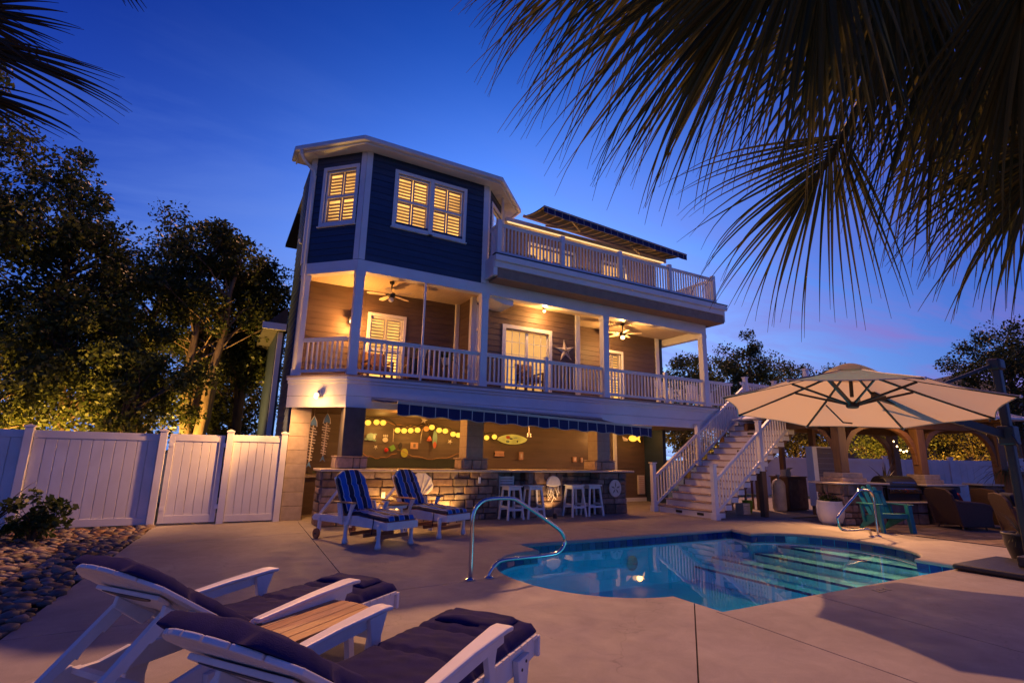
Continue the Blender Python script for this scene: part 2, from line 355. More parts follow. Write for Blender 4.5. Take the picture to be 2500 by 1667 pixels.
def stripes(name, cols, width, axis, rough=.85, off=0):
    # printed cloth: bands of colour across one object axis
    m = bpy.data.materials.new(name); m.use_nodes = True; t = m.node_tree; n = t.nodes; l = t.links
    p = n['Principled BSDF']; p.inputs['Roughness'].default_value = rough
    tcn = n.new('ShaderNodeTexCoord'); sp = n.new('ShaderNodeSeparateXYZ'); l.new(tcn.outputs['Object'], sp.inputs[0])
    a = n.new('ShaderNodeMath'); a.operation = 'MULTIPLY_ADD'; l.new(sp.outputs[axis], a.inputs[0]); a.inputs[1].default_value = 1 / width; a.inputs[2].default_value = 50 + off
    b = n.new('ShaderNodeMath'); b.operation = 'FRACT'; l.new(a.outputs[0], b.inputs[0])
    r = n.new('ShaderNodeValToRGB'); l.new(b.outputs[0], r.inputs[0]); r.color_ramp.interpolation = 'CONSTANT'
    e = r.color_ramp.elements; e[0].position = 0; e[0].color = cols[0][1] + (1,); e[1].position = cols[1][0]; e[1].color = cols[1][1] + (1,)
    for q, c in cols[2:]:
        k = e.new(q); k.color = c + (1,)
    ns_ = n.new('ShaderNodeTexNoise'); ns_.inputs['Scale'].default_value = 220; l.new(tcn.outputs['Object'], ns_.inputs['Vector']); bp = n.new('ShaderNodeBump'); bp.inputs['Strength'].default_value = .25; bp.inputs['Distance'].default_value = .004
    l.new(ns_.outputs[0], bp.inputs['Height']); l.new(bp.outputs[0], p.inputs['Normal'])
    l.new(r.outputs[0], p.inputs['Base Color']); M[name] = m
NV = (.012, .013, .055); CR = (.30, .25, .20); WH = (.46, .48, .52); BL = (.012, .11, .42); TL = (.02, .15, .25)
stripes('awning_cloth', [(0, NV), (.82, CR)], .27, 0)
stripes('awning_valance', [(0, (.010, .012, .075)), (.93, (.42, .38, .36))], .27, 0)
stripes('awning_under', [(0, (.016, .012, .016)), (.82, (.26, .19, .13))], .30, 0)
stripes('stripe_cushion', [(0, (.008, .012, .04)), (.22, WH), (.25, BL), (.47, WH), (.50, (.008, .012, .04)), (.72, WH), (.75, BL), (.97, WH)], .44, 1, off=.36)
# ================================================================ the setting
# pool outline (counter-clockwise), a rectangle with two rounded bays
def arc(cx, cy, rx, ry, a0, a1, n):
    return [(cx + rx*math.cos(R(a0 + (a1-a0)*i/n)), cy + ry*math.sin(R(a0 + (a1-a0)*i/n))) for i in range(n+1)]
POOL = [(4.72, 3.96), (10.15, 3.96), (10.15, 4.64)] + arc(10.15, 6.15, 1.28, 1.51, -90, 90, 20)[1:-1] + [(10.15, 7.66), (10.32, 8.28), (4.86, 8.28), (4.86, 7.66)] + arc(4.76, 6.14, 1.27, 1.52, 90, 270, 20)[1:-1] + [(4.72, 4.62)]
def inside(poly, x, y):
    c = False; n = len(poly)
    for i in range(n):
        x0, y0 = poly[i]; x1, y1 = poly[(i+1) % n]
        if (y0 > y) != (y1 > y) and x < (x1-x0)*(y-y0)/(y1-y0) + x0: c = not c
    return c
def offset_closed(poly, o):
    n = len(poly); res = []
    for i in range(n):
        a, b, c = Vector(poly[i-1]), Vector(poly[i]), Vector(poly[(i+1) % n])
        d1 = (b-a).normalized(); d2 = (c-b).normalized(); n1 = Vector((d1.y, -d1.x)); n2 = Vector((d2.y, -d2.x)); m = n1 + n2
        m = m / max(.5, m.dot(n1) ) if m.length > 1e-6 else n1
        res.append(tuple(b + m*o))
    return res
# ground: one sheet out to the horizon, open where the pool is dug
g = MB()
for x0, x1, y0, y1 in ((-600, 3, -600, 600), (12, 600, -600, 600), (3, 12, -600, 3.2), (3, 12, 9, 600)):
    g.quad((x0, y0, -.05), (x1, y0, -.05), (x1, y1, -.05), (x0, y1, -.05))
struct(obj('ground', g, 'grass'))

# patio: cast slabs with real joints between them
PATIO = [(-1.75, -5), (13.2, -5), (13.2, 7.2), (13.9, 9.3), (22, 9.3), (22, 15.0), (-.85, 15.0), (-.85, 12.5), (-1.28, 5.9)]
LINES = [((4.70, 4.30), (-1.2, -1.1)), ((4.64, 3.97), (4.0, -5)), ((6.25, 3.97), (5.2, -5)), ((3.5, 6.22), (-1.27, 5.88)), ((1.80, 12.6), (1.55, 6.05)), ((-1.0, 10.45), (1.72, 10.95)), ((1.72, 10.95), (13.2, 10.95)),
         ((7.6, 8.28), (7.6, 14)), ((11.4, 6.1), (13.2, 6.0)), ((10.32, 8.28), (13.9, 9.3)), ((10.15, 3.97), (13.2, 2.6)), ((10.15, 3.97), (9.6, -5)), ((4.86, 8.25), (3.1, 10.95))]
JW = .006
pts = []; edges = []
def addloop(P):
    o = len(pts); pts.extend(Vector(p) for p in P); edges.extend((o+i, o+(i+1) % len(P)) for i in range(len(P)))
COP = offset_closed(POOL, .035)
addloop(PATIO); addloop(COP)
for a, b in LINES:
    a, b = Vector(a), Vector(b); d = (b-a).normalized(); nn = Vector((-d.y, d.x)) * JW; o = len(pts)
    pts += [a+nn, b+nn, b-nn, a-nn]; edges += [(o, o+1), (o+1, o+2), (o+2, o+3), (o+3, o)]
vo, eo, fo, _, _, _ = geometry.delaunay_2d_cdt(pts, edges, [], 0, 1e-5)
def near_line(c):
    for a, b in LINES:
        a, b = Vector(a), Vector(b); t = (c-a).dot(b-a)/(b-a).length_squared
        if -.0001 < t < 1.0001 and ((a + (b-a)*t) - c).length < JW*.98: return True
    return False
keep = []
for f in fo:
    c = sum((vo[i] for i in f), Vector((0, 0))) / len(f)
    if inside(PATIO, *c) and not inside(COP, *c) and not near_line(c): keep.append(tuple(f))
# connected groups of triangles = slabs
emap = {}
for k, f in enumerate(keep):
    for i in range(3): emap.setdefault(tuple(sorted((f[i], f[(i+1) % 3]))), []).append(k)
seen = set(); groups = []
for k in range(len(keep)):
    if k in seen: continue
    st = [k]; seen.add(k); grp = []
    while st:
        q = st.pop(); grp.append(q); f = keep[q]
        for i in range(3):
            for r_ in emap[tuple(sorted((f[i], f[(i+1) % 3])))]:
                if r_ not in seen: seen.add(r_); st.append(r_)
    groups.append(grp)
base = MB()
keepb = [tuple(f) for f in fo if inside(PATIO, *(sum((vo[i] for i in f), Vector((0,0)))/len(f))) and not inside(COP, *(sum((vo[i] for i in f), Vector((0,0)))/len(f)))]
base.add([(v.x, v.y, -.025) for v in vo], keepb)
patio = struct(obj('patio', base, 'joint', fix=False))
for grp in groups:
    if len(grp) < 2: continue
    used = {}; V = []; F = []; cnt = {}
    for q in grp:
        f = keep[q]
        for i in f:
            if i not in used: used[i] = len(V); V.append((vo[i].x, vo[i].y, 0))
        F.append(tuple(used[i] for i in f))
        for i in range(3):
            e = (f[i], f[(i+1) % 3]); cnt[tuple(sorted(e))] = cnt.get(tuple(sorted(e)), []) + [e]
    n = len(V); V += [(x, y, -.02) for x, y, z in V]
    for e in cnt.values():
        if len(e) == 1: a, b = e[0]; F.append((used[b], used[a], n+used[a], n+used[b]))
    obj('slab', MB().add(V, F), 'concrete', patio)

# pool: coping nose, tiles, shell, steps and water
pool = root('swimming_pool', 'blue water swimming pool with rounded ends set into the concrete patio', 'pool', (7.4, 6.1, -1))
cp = MB(); n = len(COP); ins = POOL; ins2 = offset_closed(POOL, .03)
prof = [(.036, -.0005), (.018, -.004), (.004, -.016), (0, -.035), (.004, -.055), (.03, -.062)]
rings = [[(x, y, z) for x, y in offset_closed(POOL, o)] for o, z in prof]
V = [p for r_ in rings for p in r_]; F = []
for j in range(len(rings)-1):
    for i in range(n): F.append((j*n+i, j*n+(i+1) % n, (j+1)*n+(i+1) % n, (j+1)*n+i))
obj('coping', MB().add(V, F), 'coping', pool, smooth=False)
wl = offset_closed(POOL, .028); sh = MB()
V = [(x, y, -.06) for x, y in wl] + [(x, y, -.95) for x, y in wl]
shell = obj('shell', sh.add(V, [(i, (i+1) % n, n+(i+1) % n, n+i) for i in range(n)] + [tuple(range(n, 2*n))]), 'plaster', pool, fix=False)
# waterline tiles, one by one
tl = MB().box(-.072, .072, -.006, .006, -.07, .07); tme = tl.mesh('tile'); tme.materials.append(M['tile'])
wt = offset_closed(POOL, .022); cnt = 0
for i in range(n):
    a, b = Vector(wt[i]), Vector(wt[(i+1) % n]); l = (b-a).length; k = max(1, int(l/.152 + .4)); d = (b-a)/l; ang = math.atan2(d.y, d.x)
    if cnt > 290: break
    for q in range(k):
        c = a + d*l*(q+.5)/k; cnt += 1
        inst('tile', tme, shell, (c.x, c.y, -.135), (0, 0, ang), (l/k/.152, 1, 1))
# steps across the right-hand end
for k, (x0, z) in enumerate(((10.75, -.26), (10.2, -.40), (9.65, -.54), (9.1, -.68))):
    P = [p for p in offset_closed(POOL, .02) if p[0] > x0+.001]
    ys = 6.15; 
    def yb(x, s):
        if x > 10.15: return 6.15 + s*1.5*math.sqrt(max(0, 1-((x-10.15)/1.3)**2))
        return 3.95 if s < 0 else 8.29
    xs = [x0 + (11.42 - x0)*i/14 for i in range(15)]
    lo = [(x, yb(x, -1)) for x in xs]; hi = [(x, yb(x, 1)) for x in xs[::-1]]
    poly = [(x, y, -.94) for x, y in lo + hi]
    st_ = obj('step', MB().extr(poly, (0, 0, .94 + z)), 'plaster_pale' if k < 3 else 'plaster', pool)
    obj('step_edge', MB().box(x0-.010, x0+.028, yb(x0, -1)+.03, yb(x0, 1)-.03, z-.03, z+.005), 'tile', st_)
# lane marks on the floor near the rail
obj('floor_line', MB().extr([(3.9, 5.0, -.945), (4.05, 5.0, -.945), (4.5, 7.4, -.945), (4.35, 7.4, -.945)], (0, 0, .004)), 'tile', pool)
wp = offset_closed(POOL, .014); wv = []
obj('water', MB().add([(x, y, -.125) for x, y in wp], [tuple(range(n))]), 'water', pool, fix=False)
for lx, ly in ((5.6, 4.05), (7.4, 4.05), (9.0, 4.05)): lamp('pool_fill_light', 'POINT', (lx, ly + (.25 if ly < 5 else 0), -.45), 12, (.35, .85, 1.0), pool, .25)  # unseen lamps added under water to brighten the pool
sk = obj('light_niche', MB().lathe([(.0, 0), (.13, 0), (.14, .012), (.0, .02)], (7.4, 8.29, -.5), 18, Matrix.Rotation(R(90), 3, 'X')), 'steel', pool)

# depth mark cast into the deck by the pool edge
def text_mesh(body, size, depth=.002):
    cu = bpy.data.curves.new('t', 'FONT'); cu.body = body; cu.size = size; cu.extrude = depth; cu.align_x = 'CENTER'; cu.align_y = 'CENTER'; cu.resolution_u = 2
    o = bpy.data.objects.new('t', cu); COL.objects.link(o); dg = bpy.context.evaluated_depsgraph_get(); me = bpy.data.meshes.new_from_object(o.evaluated_get(dg)); bpy.data.objects.remove(o); return me
tm = text_mesh('3 FT', .16); o = obj('depth_mark', tm, 'panel_grey', patio); o.location = (7.25, 3.72, .0025); o.rotation_euler = (0, 0, R(180))

# stone bed along the fence: rounded river stones
bed = struct(obj('stone_bed', MB().add([(-9, -3, -.04), (-1.72, -3, -.04), (-1.29, 5.9, -.04), (-.87, 12.5, -.04), (-.87, 12.9, -.04), (-9, 12.9, -.04)], [(0,1,2,3,4,5)]), 'soil'))
def pebble(seed):
    b = bmesh.new(); bmesh.ops.create_icosphere(b, subdivisions=2, radius=1)
    rnd = random.Random(seed); off = Vector((rnd.random()*20, rnd.random()*20, rnd.random()*20))
    for v in b.verts:
        v.co *= 1 + .22*noise.noise(v.co*1.1 + off); v.co.z *= .52; v.co.x *= 1.28
    me = bpy.data.meshes.new('stone'); b.to_mesh(me); b.free()
    for p in me.polygons: p.use_smooth = True
    me.materials.append(M['river_stone']); return me
peb = [pebble(i) for i in range(7)]
def bed_edge(y): return -1.29 + (y-5.9)*.064 if y > 5.9 else -1.29 + (y-5.9)*.048
rnd = random.Random(3); spots = []
yy = 3.8
while yy < 12.8:
    xx = bed_edge(yy) - .05
    while xx > -6.0:
        if xx > -1.3 - (yy-2.2)*.62: spots.append((xx + rnd.uniform(-.03, .03), yy + rnd.uniform(-.035, .035)))
        xx -= rnd.uniform(.09, .17)
    yy += .10
spots = [p for p in spots if p[0] < bed_edge(p[1]) - .03]
spots.sort(key=lambda p: p[0]**2 + p[1]**2)
rest = MB()
lowp = []
for q in range(4):
    b = bmesh.new(); bmesh.ops.create_icosphere(b, subdivisions=1, radius=1)
    for v in b.verts: v.co *= 1 + .25*noise.noise(v.co + Vector((q*3, 1, 2))); v.co.z *= .55; v.co.x *= 1.25
    lowp.append(([v.co.copy() for v in b.verts], [tuple(w.index for w in f.verts) for f in b.faces])); b.free()
for k, (x, y) in enumerate(spots):
    s = rnd.choice((rnd.uniform(.035, .055), rnd.uniform(.05, .08), rnd.uniform(.06, .105))); a = rnd.uniform(0, 6.28)
    if k < 300: inst('stone', peb[k % 7], bed, (x, y, -.01 + rnd.uniform(-.005, .02)), (rnd.uniform(-.25, .25), rnd.uniform(-.25, .25), a), (s, s, s))
    else:
        vv, ff = lowp[k % 4]; mm = Matrix.Translation((x, y, -.01 + rnd.uniform(-.005, .02))) @ Matrix.Rotation(a, 4, 'Z') @ Matrix.Rotation(rnd.uniform(-.3, .3), 4, 'X') @ Matrix.Scale(s, 4)
        rest.add([mm @ v for v in vv], ff)
m2 = M['river_stone'].copy(); t = m2.node_tree     # many stones in one mesh: vary by island instead of by object
for nd in list(t.nodes):
    if nd.type == 'OBJECT_INFO':
        gi = t.nodes.new('ShaderNodeNewGeometry')
        for lk in list(nd.outputs['Random'].links): t.links.new(gi.outputs['Random Per Island'], lk.to_socket)
o = obj('pebbles', rest, m2, bed, smooth=True, fix=False); o['kind'] = 'stuff'

# paved corner under the pavilion
pav = struct(obj('paved_area', MB().add([(13.25, -5, -.028), (30, -5, -.028), (30, 9.25, -.028), (13.95, 9.25, -.028), (13.22, 7.2, -.028)], [(0,1,2,3,4)]), 'mortar'))
pm = [MB().box(-w/2, w/2, -.148, .148, -.03, 0).mesh('paver') for w in (.29, .44, .59)]
for q in pm: q.materials.append(M['paver'])
cnt = 0; yy = 8.9
while yy > 2.6 and cnt < 290:
    xx = 13.28 + max(0, (yy-7.2)*.34) + rnd.uniform(0, .1)
    while xx < 18 and cnt < 290:
        k = rnd.choice((0, 1, 2)); w = (.29, .44, .59)[k]
        inst('paver', pm[k], pav, (xx + w/2, yy, .004*rnd.random()), (rnd.uniform(-.004, .004), rnd.uniform(-.004, .004), 0)); xx += w + .012; cnt += 1
    yy -= .308

# ================================================================ white fence, left
FY = 12.92
def fence_run(r, x0, x1, y, zt, bw, posts, flip=1):
    for p in posts:
        po = obj('post', MB().box(p-.065, p+.065, y-.085, y+.045, 0, zt+.05), 'white_vinyl', r, bev=.006)
        obj('post_cap', MB().add([(p-.08, y-.10, zt+.05), (p+.08, y-.10, zt+.05), (p+.08, y+.06, zt+.05), (p-.08, y+.06, zt+.05), (p-.08, y-.10, zt+.075), (p+.08, y-.10, zt+.075), (p+.08, y+.06, zt+.075), (p-.08, y+.06, zt+.075), (p, y-.02, zt+.11)],
            [(3,2,1,0),(0,1,5,4),(1,2,6,5),(2,3,7,6),(3,0,4,7),(4,5,8),(5,6,8),(6,7,8),(7,4,8)]), 'white_vinyl', po)
    obj('rail', MB().box(x0, x1, y-.03, y+.02, zt-.14, zt), 'white_vinyl', r, bev=.005)
    obj('rail', MB().box(x0, x1, y-.03, y+.02, .03, .17), 'white_vinyl', r, bev=.005)
    k = max(1, int(round((x1-x0)/bw))); w = (x1-x0)/k
    for i in range(k):
        a = x0 + i*w
        obj('board', MB().box(a+.004, a+w-.004, y-.015, y+.005, .16, zt-.13), 'white_vinyl', r, bev=.004, seg=1)
    obj('backing', MB().box(x0, x1, y+.006, y+.010, .16, zt-.13), 'white_vinyl', r)
f1 = root('fence', 'long white vinyl privacy fence with posts behind the stone bed on the left', 'fence', (-3, FY, 0))
fence_run(f1, -8.4, -3.07, FY, 1.79, .178, [-8.4, -5.75, -3.0])
fence_run(f1, -2.93, -.98, FY, 1.79, .178, [-.91])
f2 = root('fence', 'short white vinyl fence panel between the gate and the house wall', 'fence', (.9, FY, 0))
fence_run(f2, .36, 1.30, FY, 1.82, .155, [.29, 1.37])
gt = root('gate', 'white vinyl garden gate with dark gap between the two fence stretches', 'gate', (-.2, FY, 0))
for a, b, c, d in ((-.80, -.70, .04, 1.80), (.10, .20, .04, 1.80)): obj('stile', MB().box(a, b, FY-.035, FY+.02, c, d), 'white_vinyl', gt, bev=.005)
for c, d in ((.04, .19), (1.66, 1.80)): obj('rail', MB().box(-.70, .10, FY-.03, FY+.018, c, d), 'white_vinyl', gt, bev=.005)
for i in range(5): obj('board', MB().box(-.70+.16*i+.004, -.70+.16*(i+1)-.004, FY-.015, FY+.005, .18, 1.67), 'white_vinyl', gt, bev=.004, seg=1)
obj('backing', MB().box(-.70, .10, FY+.006, FY+.010, .18, 1.67), 'white_vinyl', gt)
for z in (.3, 1.55):
    obj('hinge', MB().box(.16, .24, FY-.05, FY-.036, z, z+.09), 'white', gt); obj('latch' if z > 1 else 'hinge', MB().box(-.80, -.72, FY-.05, FY-.036, z, z+.07), 'white', gt)
# white fence at the far right, beyond the pavilion
f3 = root('fence', 'far white vinyl fence seen beyond the outdoor kitchen and grill', 'fence', (26, 12, 0))
d = Vector((7.0, -7.0, 0)); ln = d.length; d.normalize(); A = Vector((20.0, 17.0, 0)); nn = Vector((-d.y, d.x, 0))
for k in range(11):
    c = A + d*2.35*k; b = c + d*2.35
    po = obj('post', MB().beam(c, c + Vector((0,0,1.74)), .14, .14, d), 'white_vinyl', f3)
    obj('post_cap', MB().beam(c + Vector((0,0,1.74)), c + Vector((0,0,1.80)), .18, .18, d), 'white_vinyl', po)
    for z0, z1, t_ in ((.05, .2, .06), (1.52, 1.68, .06)): obj('rail', MB().beam(c + d*.07 + Vector((0,0,(z0+z1)/2)), b - d*.07 + Vector((0,0,(z0+z1)/2)), t_, z1-z0), 'white_vinyl', f3)
    if k in (3, 4, 5, 6, 7):
        for i in range(10):
            p = c + d*(.07 + .221*(i+.5)) + Vector((0,0,.86)); obj('board', MB().beam(p - Vector((0,0,.66)), p + Vector((0,0,.66)), .213, .03, nn), 'white_vinyl', f3)
    obj('backing', MB().beam(c + d*.07 + nn*.03 + Vector((0,0,.86)), b - d*.07 + nn*.03 + Vector((0,0,.86)), .01, 1.32), 'white_vinyl', f3)
# ================================================================ the house
house = root('house', 'three storey navy house with white trim, porches and lit windows behind the pool', 'house', (7.5, 14, 0))
def off_path(path, o):
    P = [Vector(p) for p in path]; res = []
    for i, p in enumerate(P):
        ds = []
        if i > 0: ds.append((P[i]-P[i-1]).normalized())
        if i < len(P)-1: ds.append((P[i+1]-P[i]).normalized())
        ns_ = [Vector((d.y, -d.x)) for d in ds]; m = ns_[0] if len(ns_) == 1 else (ns_[0]+ns_[1])/(1+ns_[0].dot(ns_[1]))
        res.append(p + m*o)
    return res
def band(path, z0, z1, o0, o1, name, m, parent, bev=0):
    a = off_path(path, o0); b = off_path(path, o1); n = len(a); V = []; F = []
    for q in range(n): V += [(a[q].x, a[q].y, z0), (b[q].x, b[q].y, z0), (b[q].x, b[q].y, z1), (a[q].x, a[q].y, z1)]
    for q in range(n-1):
        for k in range(4): F.append((q*4+k, q*4+(k+1) % 4, (q+1)*4+(k+1) % 4, (q+1)*4+k))
    F += [(0, 1, 2, 3), tuple((n-1)*4+k for k in (3, 2, 1, 0))]
    return obj(name, MB().add(V, F), m, parent, bev=bev)
class Fr:                                             # a wall's own frame: along s, outward o, up z
    def __init__(s, p0, p1):
        s.p = Vector((p0[0], p0[1], 0)); d = Vector((p1[0]-p0[0], p1[1]-p0[1], 0)); s.L = d.length; s.u = d.normalized(); s.n = Vector((s.u.y, -s.u.x, 0))
    def __call__(s, a, o, z): return s.p + s.u*a + s.n*o + Vector((0, 0, z))
    def box(s, mb, a0, a1, o0, o1, z0, z1):
        return mb.add([s(a0,o1,z0), s(a1,o1,z0), s(a1,o0,z0), s(a0,o0,z0), s(a0,o1,z1), s(a1,o1,z1), s(a1,o0,z1), s(a0,o0,z1)], [(3,2,1,0),(4,5,6,7),(0,1,5,4),(1,2,6,5),(2,3,7,6),(3,0,4,7)])
def wallseg(parent, p0, p1, z0, z1, ops=(), m='navy', expo=.165, thick=.12, boards=True):
    fr = Fr(p0, p1); mb = MB()
    ss = sorted({0, fr.L} | {max(0, min(fr.L, q)) for o in ops for q in o[:2]}); zs = sorted({z0, z1} | {max(z0, min(z1, q)) for o in ops for q in o[2:4]})
    for i in range(len(ss)-1):
        for j in range(len(zs)-1):
            sm, zm = (ss[i]+ss[i+1])/2, (zs[j]+zs[j+1])/2
            if not any(o[0] < sm < o[1] and o[2] < zm < o[3] for o in ops): fr.box(mb, ss[i], ss[i+1], -thick, 0, zs[j], zs[j+1])
    w = obj('wall', mb, m, parent)
    if boards:
        k = 0; z = z0
        while z < z1 - .02:
            h = min(expo, z1 - z); iv = [(0, fr.L)]
            for o in ops:
                if o[2] < z + h*.5 < o[3]:
                    nv = []
                    for a, b in iv:
                        if o[1] <= a or o[0] >= b: nv.append((a, b)); continue
                        if o[0] > a: nv.append((a, o[0]))
                        if o[1] < b: nv.append((o[1], b))
                    iv = nv
            for a, b in iv:
                if b - a < .03: continue
                cuts = [a, b]
                if b - a > 3.8: cuts = [a, a + (b-a)*(.35 + .3*((k*37) % 10)/10), b]
                for q in range(len(cuts)-1):
                    c, e = cuts[q] + .0015, cuts[q+1] - .0015
                    V = [fr(c,.002,z), fr(e,.002,z), fr(e,.026,z), fr(c,.026,z), fr(c,.002,z+h+.012), fr(e,.002,z+h+.012), fr(e,.010,z+h+.012), fr(c,.010,z+h+.012)]
                    obj('siding_board', MB().add(V, [(3,2,1,0),(4,5,6,7),(0,1,5,4),(1,2,6,5),(2,3,7,6),(3,0,4,7)]), m, w)
            z += expo; k += 1
    return fr
def window(parent, fr, a, b, z0, z1, muntin=True, mid=True, shutter=True, room='lit_room', casing=.085, panes=1, sill=True):
    mb = MB(); c = casing
    for x0, x1, y0, y1 in ((a-c, a, z0-c, z1+c), (b, b+c, z0-c, z1+c), (a, b, z1, z1+c), (a, b, z0-c, z0)): fr.box(mb, x0, x1, -.02, .045, y0, y1)
    if sill: fr.box(mb, a-c-.03, b+c+.03, .0, .075, z0-c-.035, z0-c-.001)
    w = obj('window', mb, 'white', parent, bev=.004, seg=1)
    k = panes; pw = (b-a)/k
    for q in range(k):
        x0 = a + pw*q; x1 = x0 + pw; sb = MB(); r = .045
        for u0, u1, v0, v1 in ((x0, x0+r, z0, z1), (x1-r, x1, z0, z1), (x0+r, x1-r, z1-r, z1), (x0+r, x1-r, z0, z0+r)): fr.box(sb, u0, u1, -.065, -.022, v0, v1)
        zm = (z0+z1)/2
        if mid: fr.box(sb, x0+r, x1-r, -.07, -.018, zm-.028, zm+.028)
        obj('sash', sb, 'white', w)
        pb = MB().add([fr(x0+r, -.044, z0+r), fr(x1-r, -.044, z0+r), fr(x1-r, -.044, z1-r), fr(x0+r, -.044, z1-r)], [(0,1,2,3)]); obj('pane', pb, 'window_glass', w)
        if muntin and not shutter:
            gb = MB()
            for i in (1, 2): gx_ = x0 + (x1-x0)*i/3; fr.box(gb, gx_-.007, gx_+.007, -.041, -.03, z0+r, z1-r)
            for i in range(1, 5): gz_ = z0 + (z1-z0)*i/5; fr.box(gb, x0+r, x1-r, -.0415, -.0305, gz_-.007, gz_+.007)
            obj('muntin', gb, 'white', w)
        if shutter:
            sl = MB(); xm = (x0+x1)/2
            for u0, u1 in ((x0+.02, xm-.012), (xm+.012, x1-.02)):
                for t0, t1 in ((z0+.02, zm-.01), (zm+.01, z1-.02)):
                    for e0, e1, g0, g1 in ((u0, u0+.04, t0, t1), (u1-.04, u1, t0, t1), (u0+.04, u1-.04, t0, t0+.05), (u0+.04, u1-.04, t1-.05, t1)): fr.box(sl, e0, e1, -.125, -.10, g0, g1)
                    zz = t0 + .085
                    while zz < t1 - .07:
                        sl.add([fr(u0+.04, -.150, zz-.010), fr(u1-.04, -.150, zz-.010), fr(u1-.04, -.078, zz+.012), fr(u0+.04, -.078, zz+.012)], [(0,1,2,3)]); zz += .088
            obj('shutter', sl, 'shutter', w)
    rb = MB(); e = .22
    rb.add([fr(a-e, -.42, z0-e), fr(b+e, -.42, z0-e), fr(b+e, -.42, z1+e), fr(a-e, -.42, z1+e)], [(0,1,2,3)])
    obj('lit_room', rb, room, w)
    return w
BME = {}
def railing(parent, a, b, za, zb=None, h=.86, lo=.10, gap=.118, bw=.036, top=.085, name='railing'):
    zb = za if zb is None else zb; a, b = Vector(a), Vector(b); d = b - a; Ln = d.length; d.normalize(); mb = MB(); ang = math.atan2(d.y, d.x)
    def P(s, z): return Vector((a.x + d.x*s, a.y + d.y*s, za + (zb-za)*s/Ln + z))
    mb.beam(P(0, h-.02), P(Ln, h-.02), top, .04); mb.beam(P(0, h-.065), P(Ln, h-.065), .04, .05); 
    r = obj(name, mb, 'white', parent, bev=.004, seg=1); obj('bottom_rail', MB().beam(P(0, lo+.02), P(Ln, lo+.02), .045, .07), 'white', r, bev=.004, seg=1)
    hh = h - .09 - (lo+.055); key = (round(hh, 3), bw)
    if key not in BME:
        me = MB().box(-bw/2, bw/2, -bw/2, bw/2, -hh/2-.012, hh/2+.012).mesh('baluster'); me.materials.append(M['white']); BME[key] = me
    n = int(Ln/gap); g_ = Ln/(n+1) if n else Ln
    for i in range(n):
        inst('baluster', BME[key], r, P(g_*(i+1), lo+.055+hh/2), (0, 0, ang))
    return r
def column(x, y, z0, z1, w=.2, name='column', m='white'):
    c = obj(name, MB().box(x-w/2, x+w/2, y-w/2, y+w/2, z0, z1), m, house, bev=.006)
    for a, b in ((z0+.001, z0+.16), (z1-.14, z1-.001)):
        obj('collar', MB().box(x-w/2-.012, x+w/2+.012, y-w/2-.012, y+w/2+.012, a, b), m, c, bev=.004, seg=1)
    return c
# ---- upper bay
BAY = [(1.35, 14.7), (1.35, 13.05), (2.45, 11.95), (5.80, 11.95), (6.90, 13.05), (6.90, 13.5)]
ZB, ZT = 5.97, 8.80
f = wallseg(house, BAY[2], BAY[3], ZB, ZT, [(.80, 2.62, 7.06, 8.44)])
window(house, f, .80, 1.66, 7.06, 8.44); window(house, f, 1.76, 2.62, 7.06, 8.44)
mb = MB(); f.box(mb, 1.662, 1.758, -.06, .05, 6.975, 8.525); obj('mullion', mb, 'white', house)
f = wallseg(house, BAY[1], BAY[2], ZB, ZT, [(.45, 1.30, 6.98, 8.40)]); window(house, f, .45, 1.30, 6.98, 8.40)
f = wallseg(house, BAY[3], BAY[4], ZB, ZT, [(.36, 1.2, 7.0, 8.42)]); window(house, f, .36, 1.2, 7.0, 8.42, shutter=False, room='lit_room_door')
wallseg(house, BAY[0], BAY[1], 0, ZT, [], expo=.165)
for i, p in enumerate(BAY[1:5]):
    ang = (-67.5, -22.5, 22.5, 67.5)[i]; c = Vector((p[0], p[1], 0))
    for s in (-1, 1):
        a = R(ang + s*22.5); u = Vector((math.cos(a), math.sin(a), 0)); n_ = Vector((math.sin(a), -math.cos(a), 0))
        q = c + n_*.032; e = q + u*(.135*s)
        if i == 0 and s < 0: e = q + Vector((0, .135, 0)); 
        mb = MB(); mb.add([(*(q - n_*.04)[:2], ZB), (*(e - n_*.04)[:2], ZB), (*e[:2], ZB), (*(c + (n_ + (Vector((math.sin(R(ang)), -math.cos(R(ang)), 0)) - n_)*.55)*.034)[:2], ZB)], [])
        v = [Vector(t) for t in mb.v]; obj('corner_board', MB().extr(v, (0, 0, ZT-ZB)), 'white', house)
# roof of the bay and of the house behind it
BAYR = [(1.35, 13.45)] + BAY[1:]; EV = off_path(BAYR, .38); zE = 8.80
sf = [(p.x, p.y) for p in EV]; inn = [(p[0], p[1]) for p in BAYR]
mb = MB()
for i in range(len(sf)-1): mb.add([(*inn[i], zE), (*inn[i+1], zE), (*sf[i+1], zE), (*sf[i], zE)], [(0,1,2,3)])
obj('soffit', mb, 'soffit', house)
for i in range(1, 4):                                  # soffit panel ribs
    a0, a1 = Vector(inn[i]), Vector(inn[i+1]); b0, b1 = Vector(sf[i]), Vector(sf[i+1]); k = int((a1-a0).length/.3)
    for q in range(1, k+1):
        t_ = q/(k+1); a = a0.lerp(a1, t_); b = b0.lerp(b1, t_); obj('soffit_rib', MB().beam((a.x, a.y, zE-.004), (b.x, b.y, zE-.004), .012, .008), 'soffit', house)
band(BAYR, 8.76, 8.90, .36, .39, 'fascia', 'white', house)
band(BAYR, 8.80, 8.93, .392, .49, 'gutter', 'white', house, bev=.03)
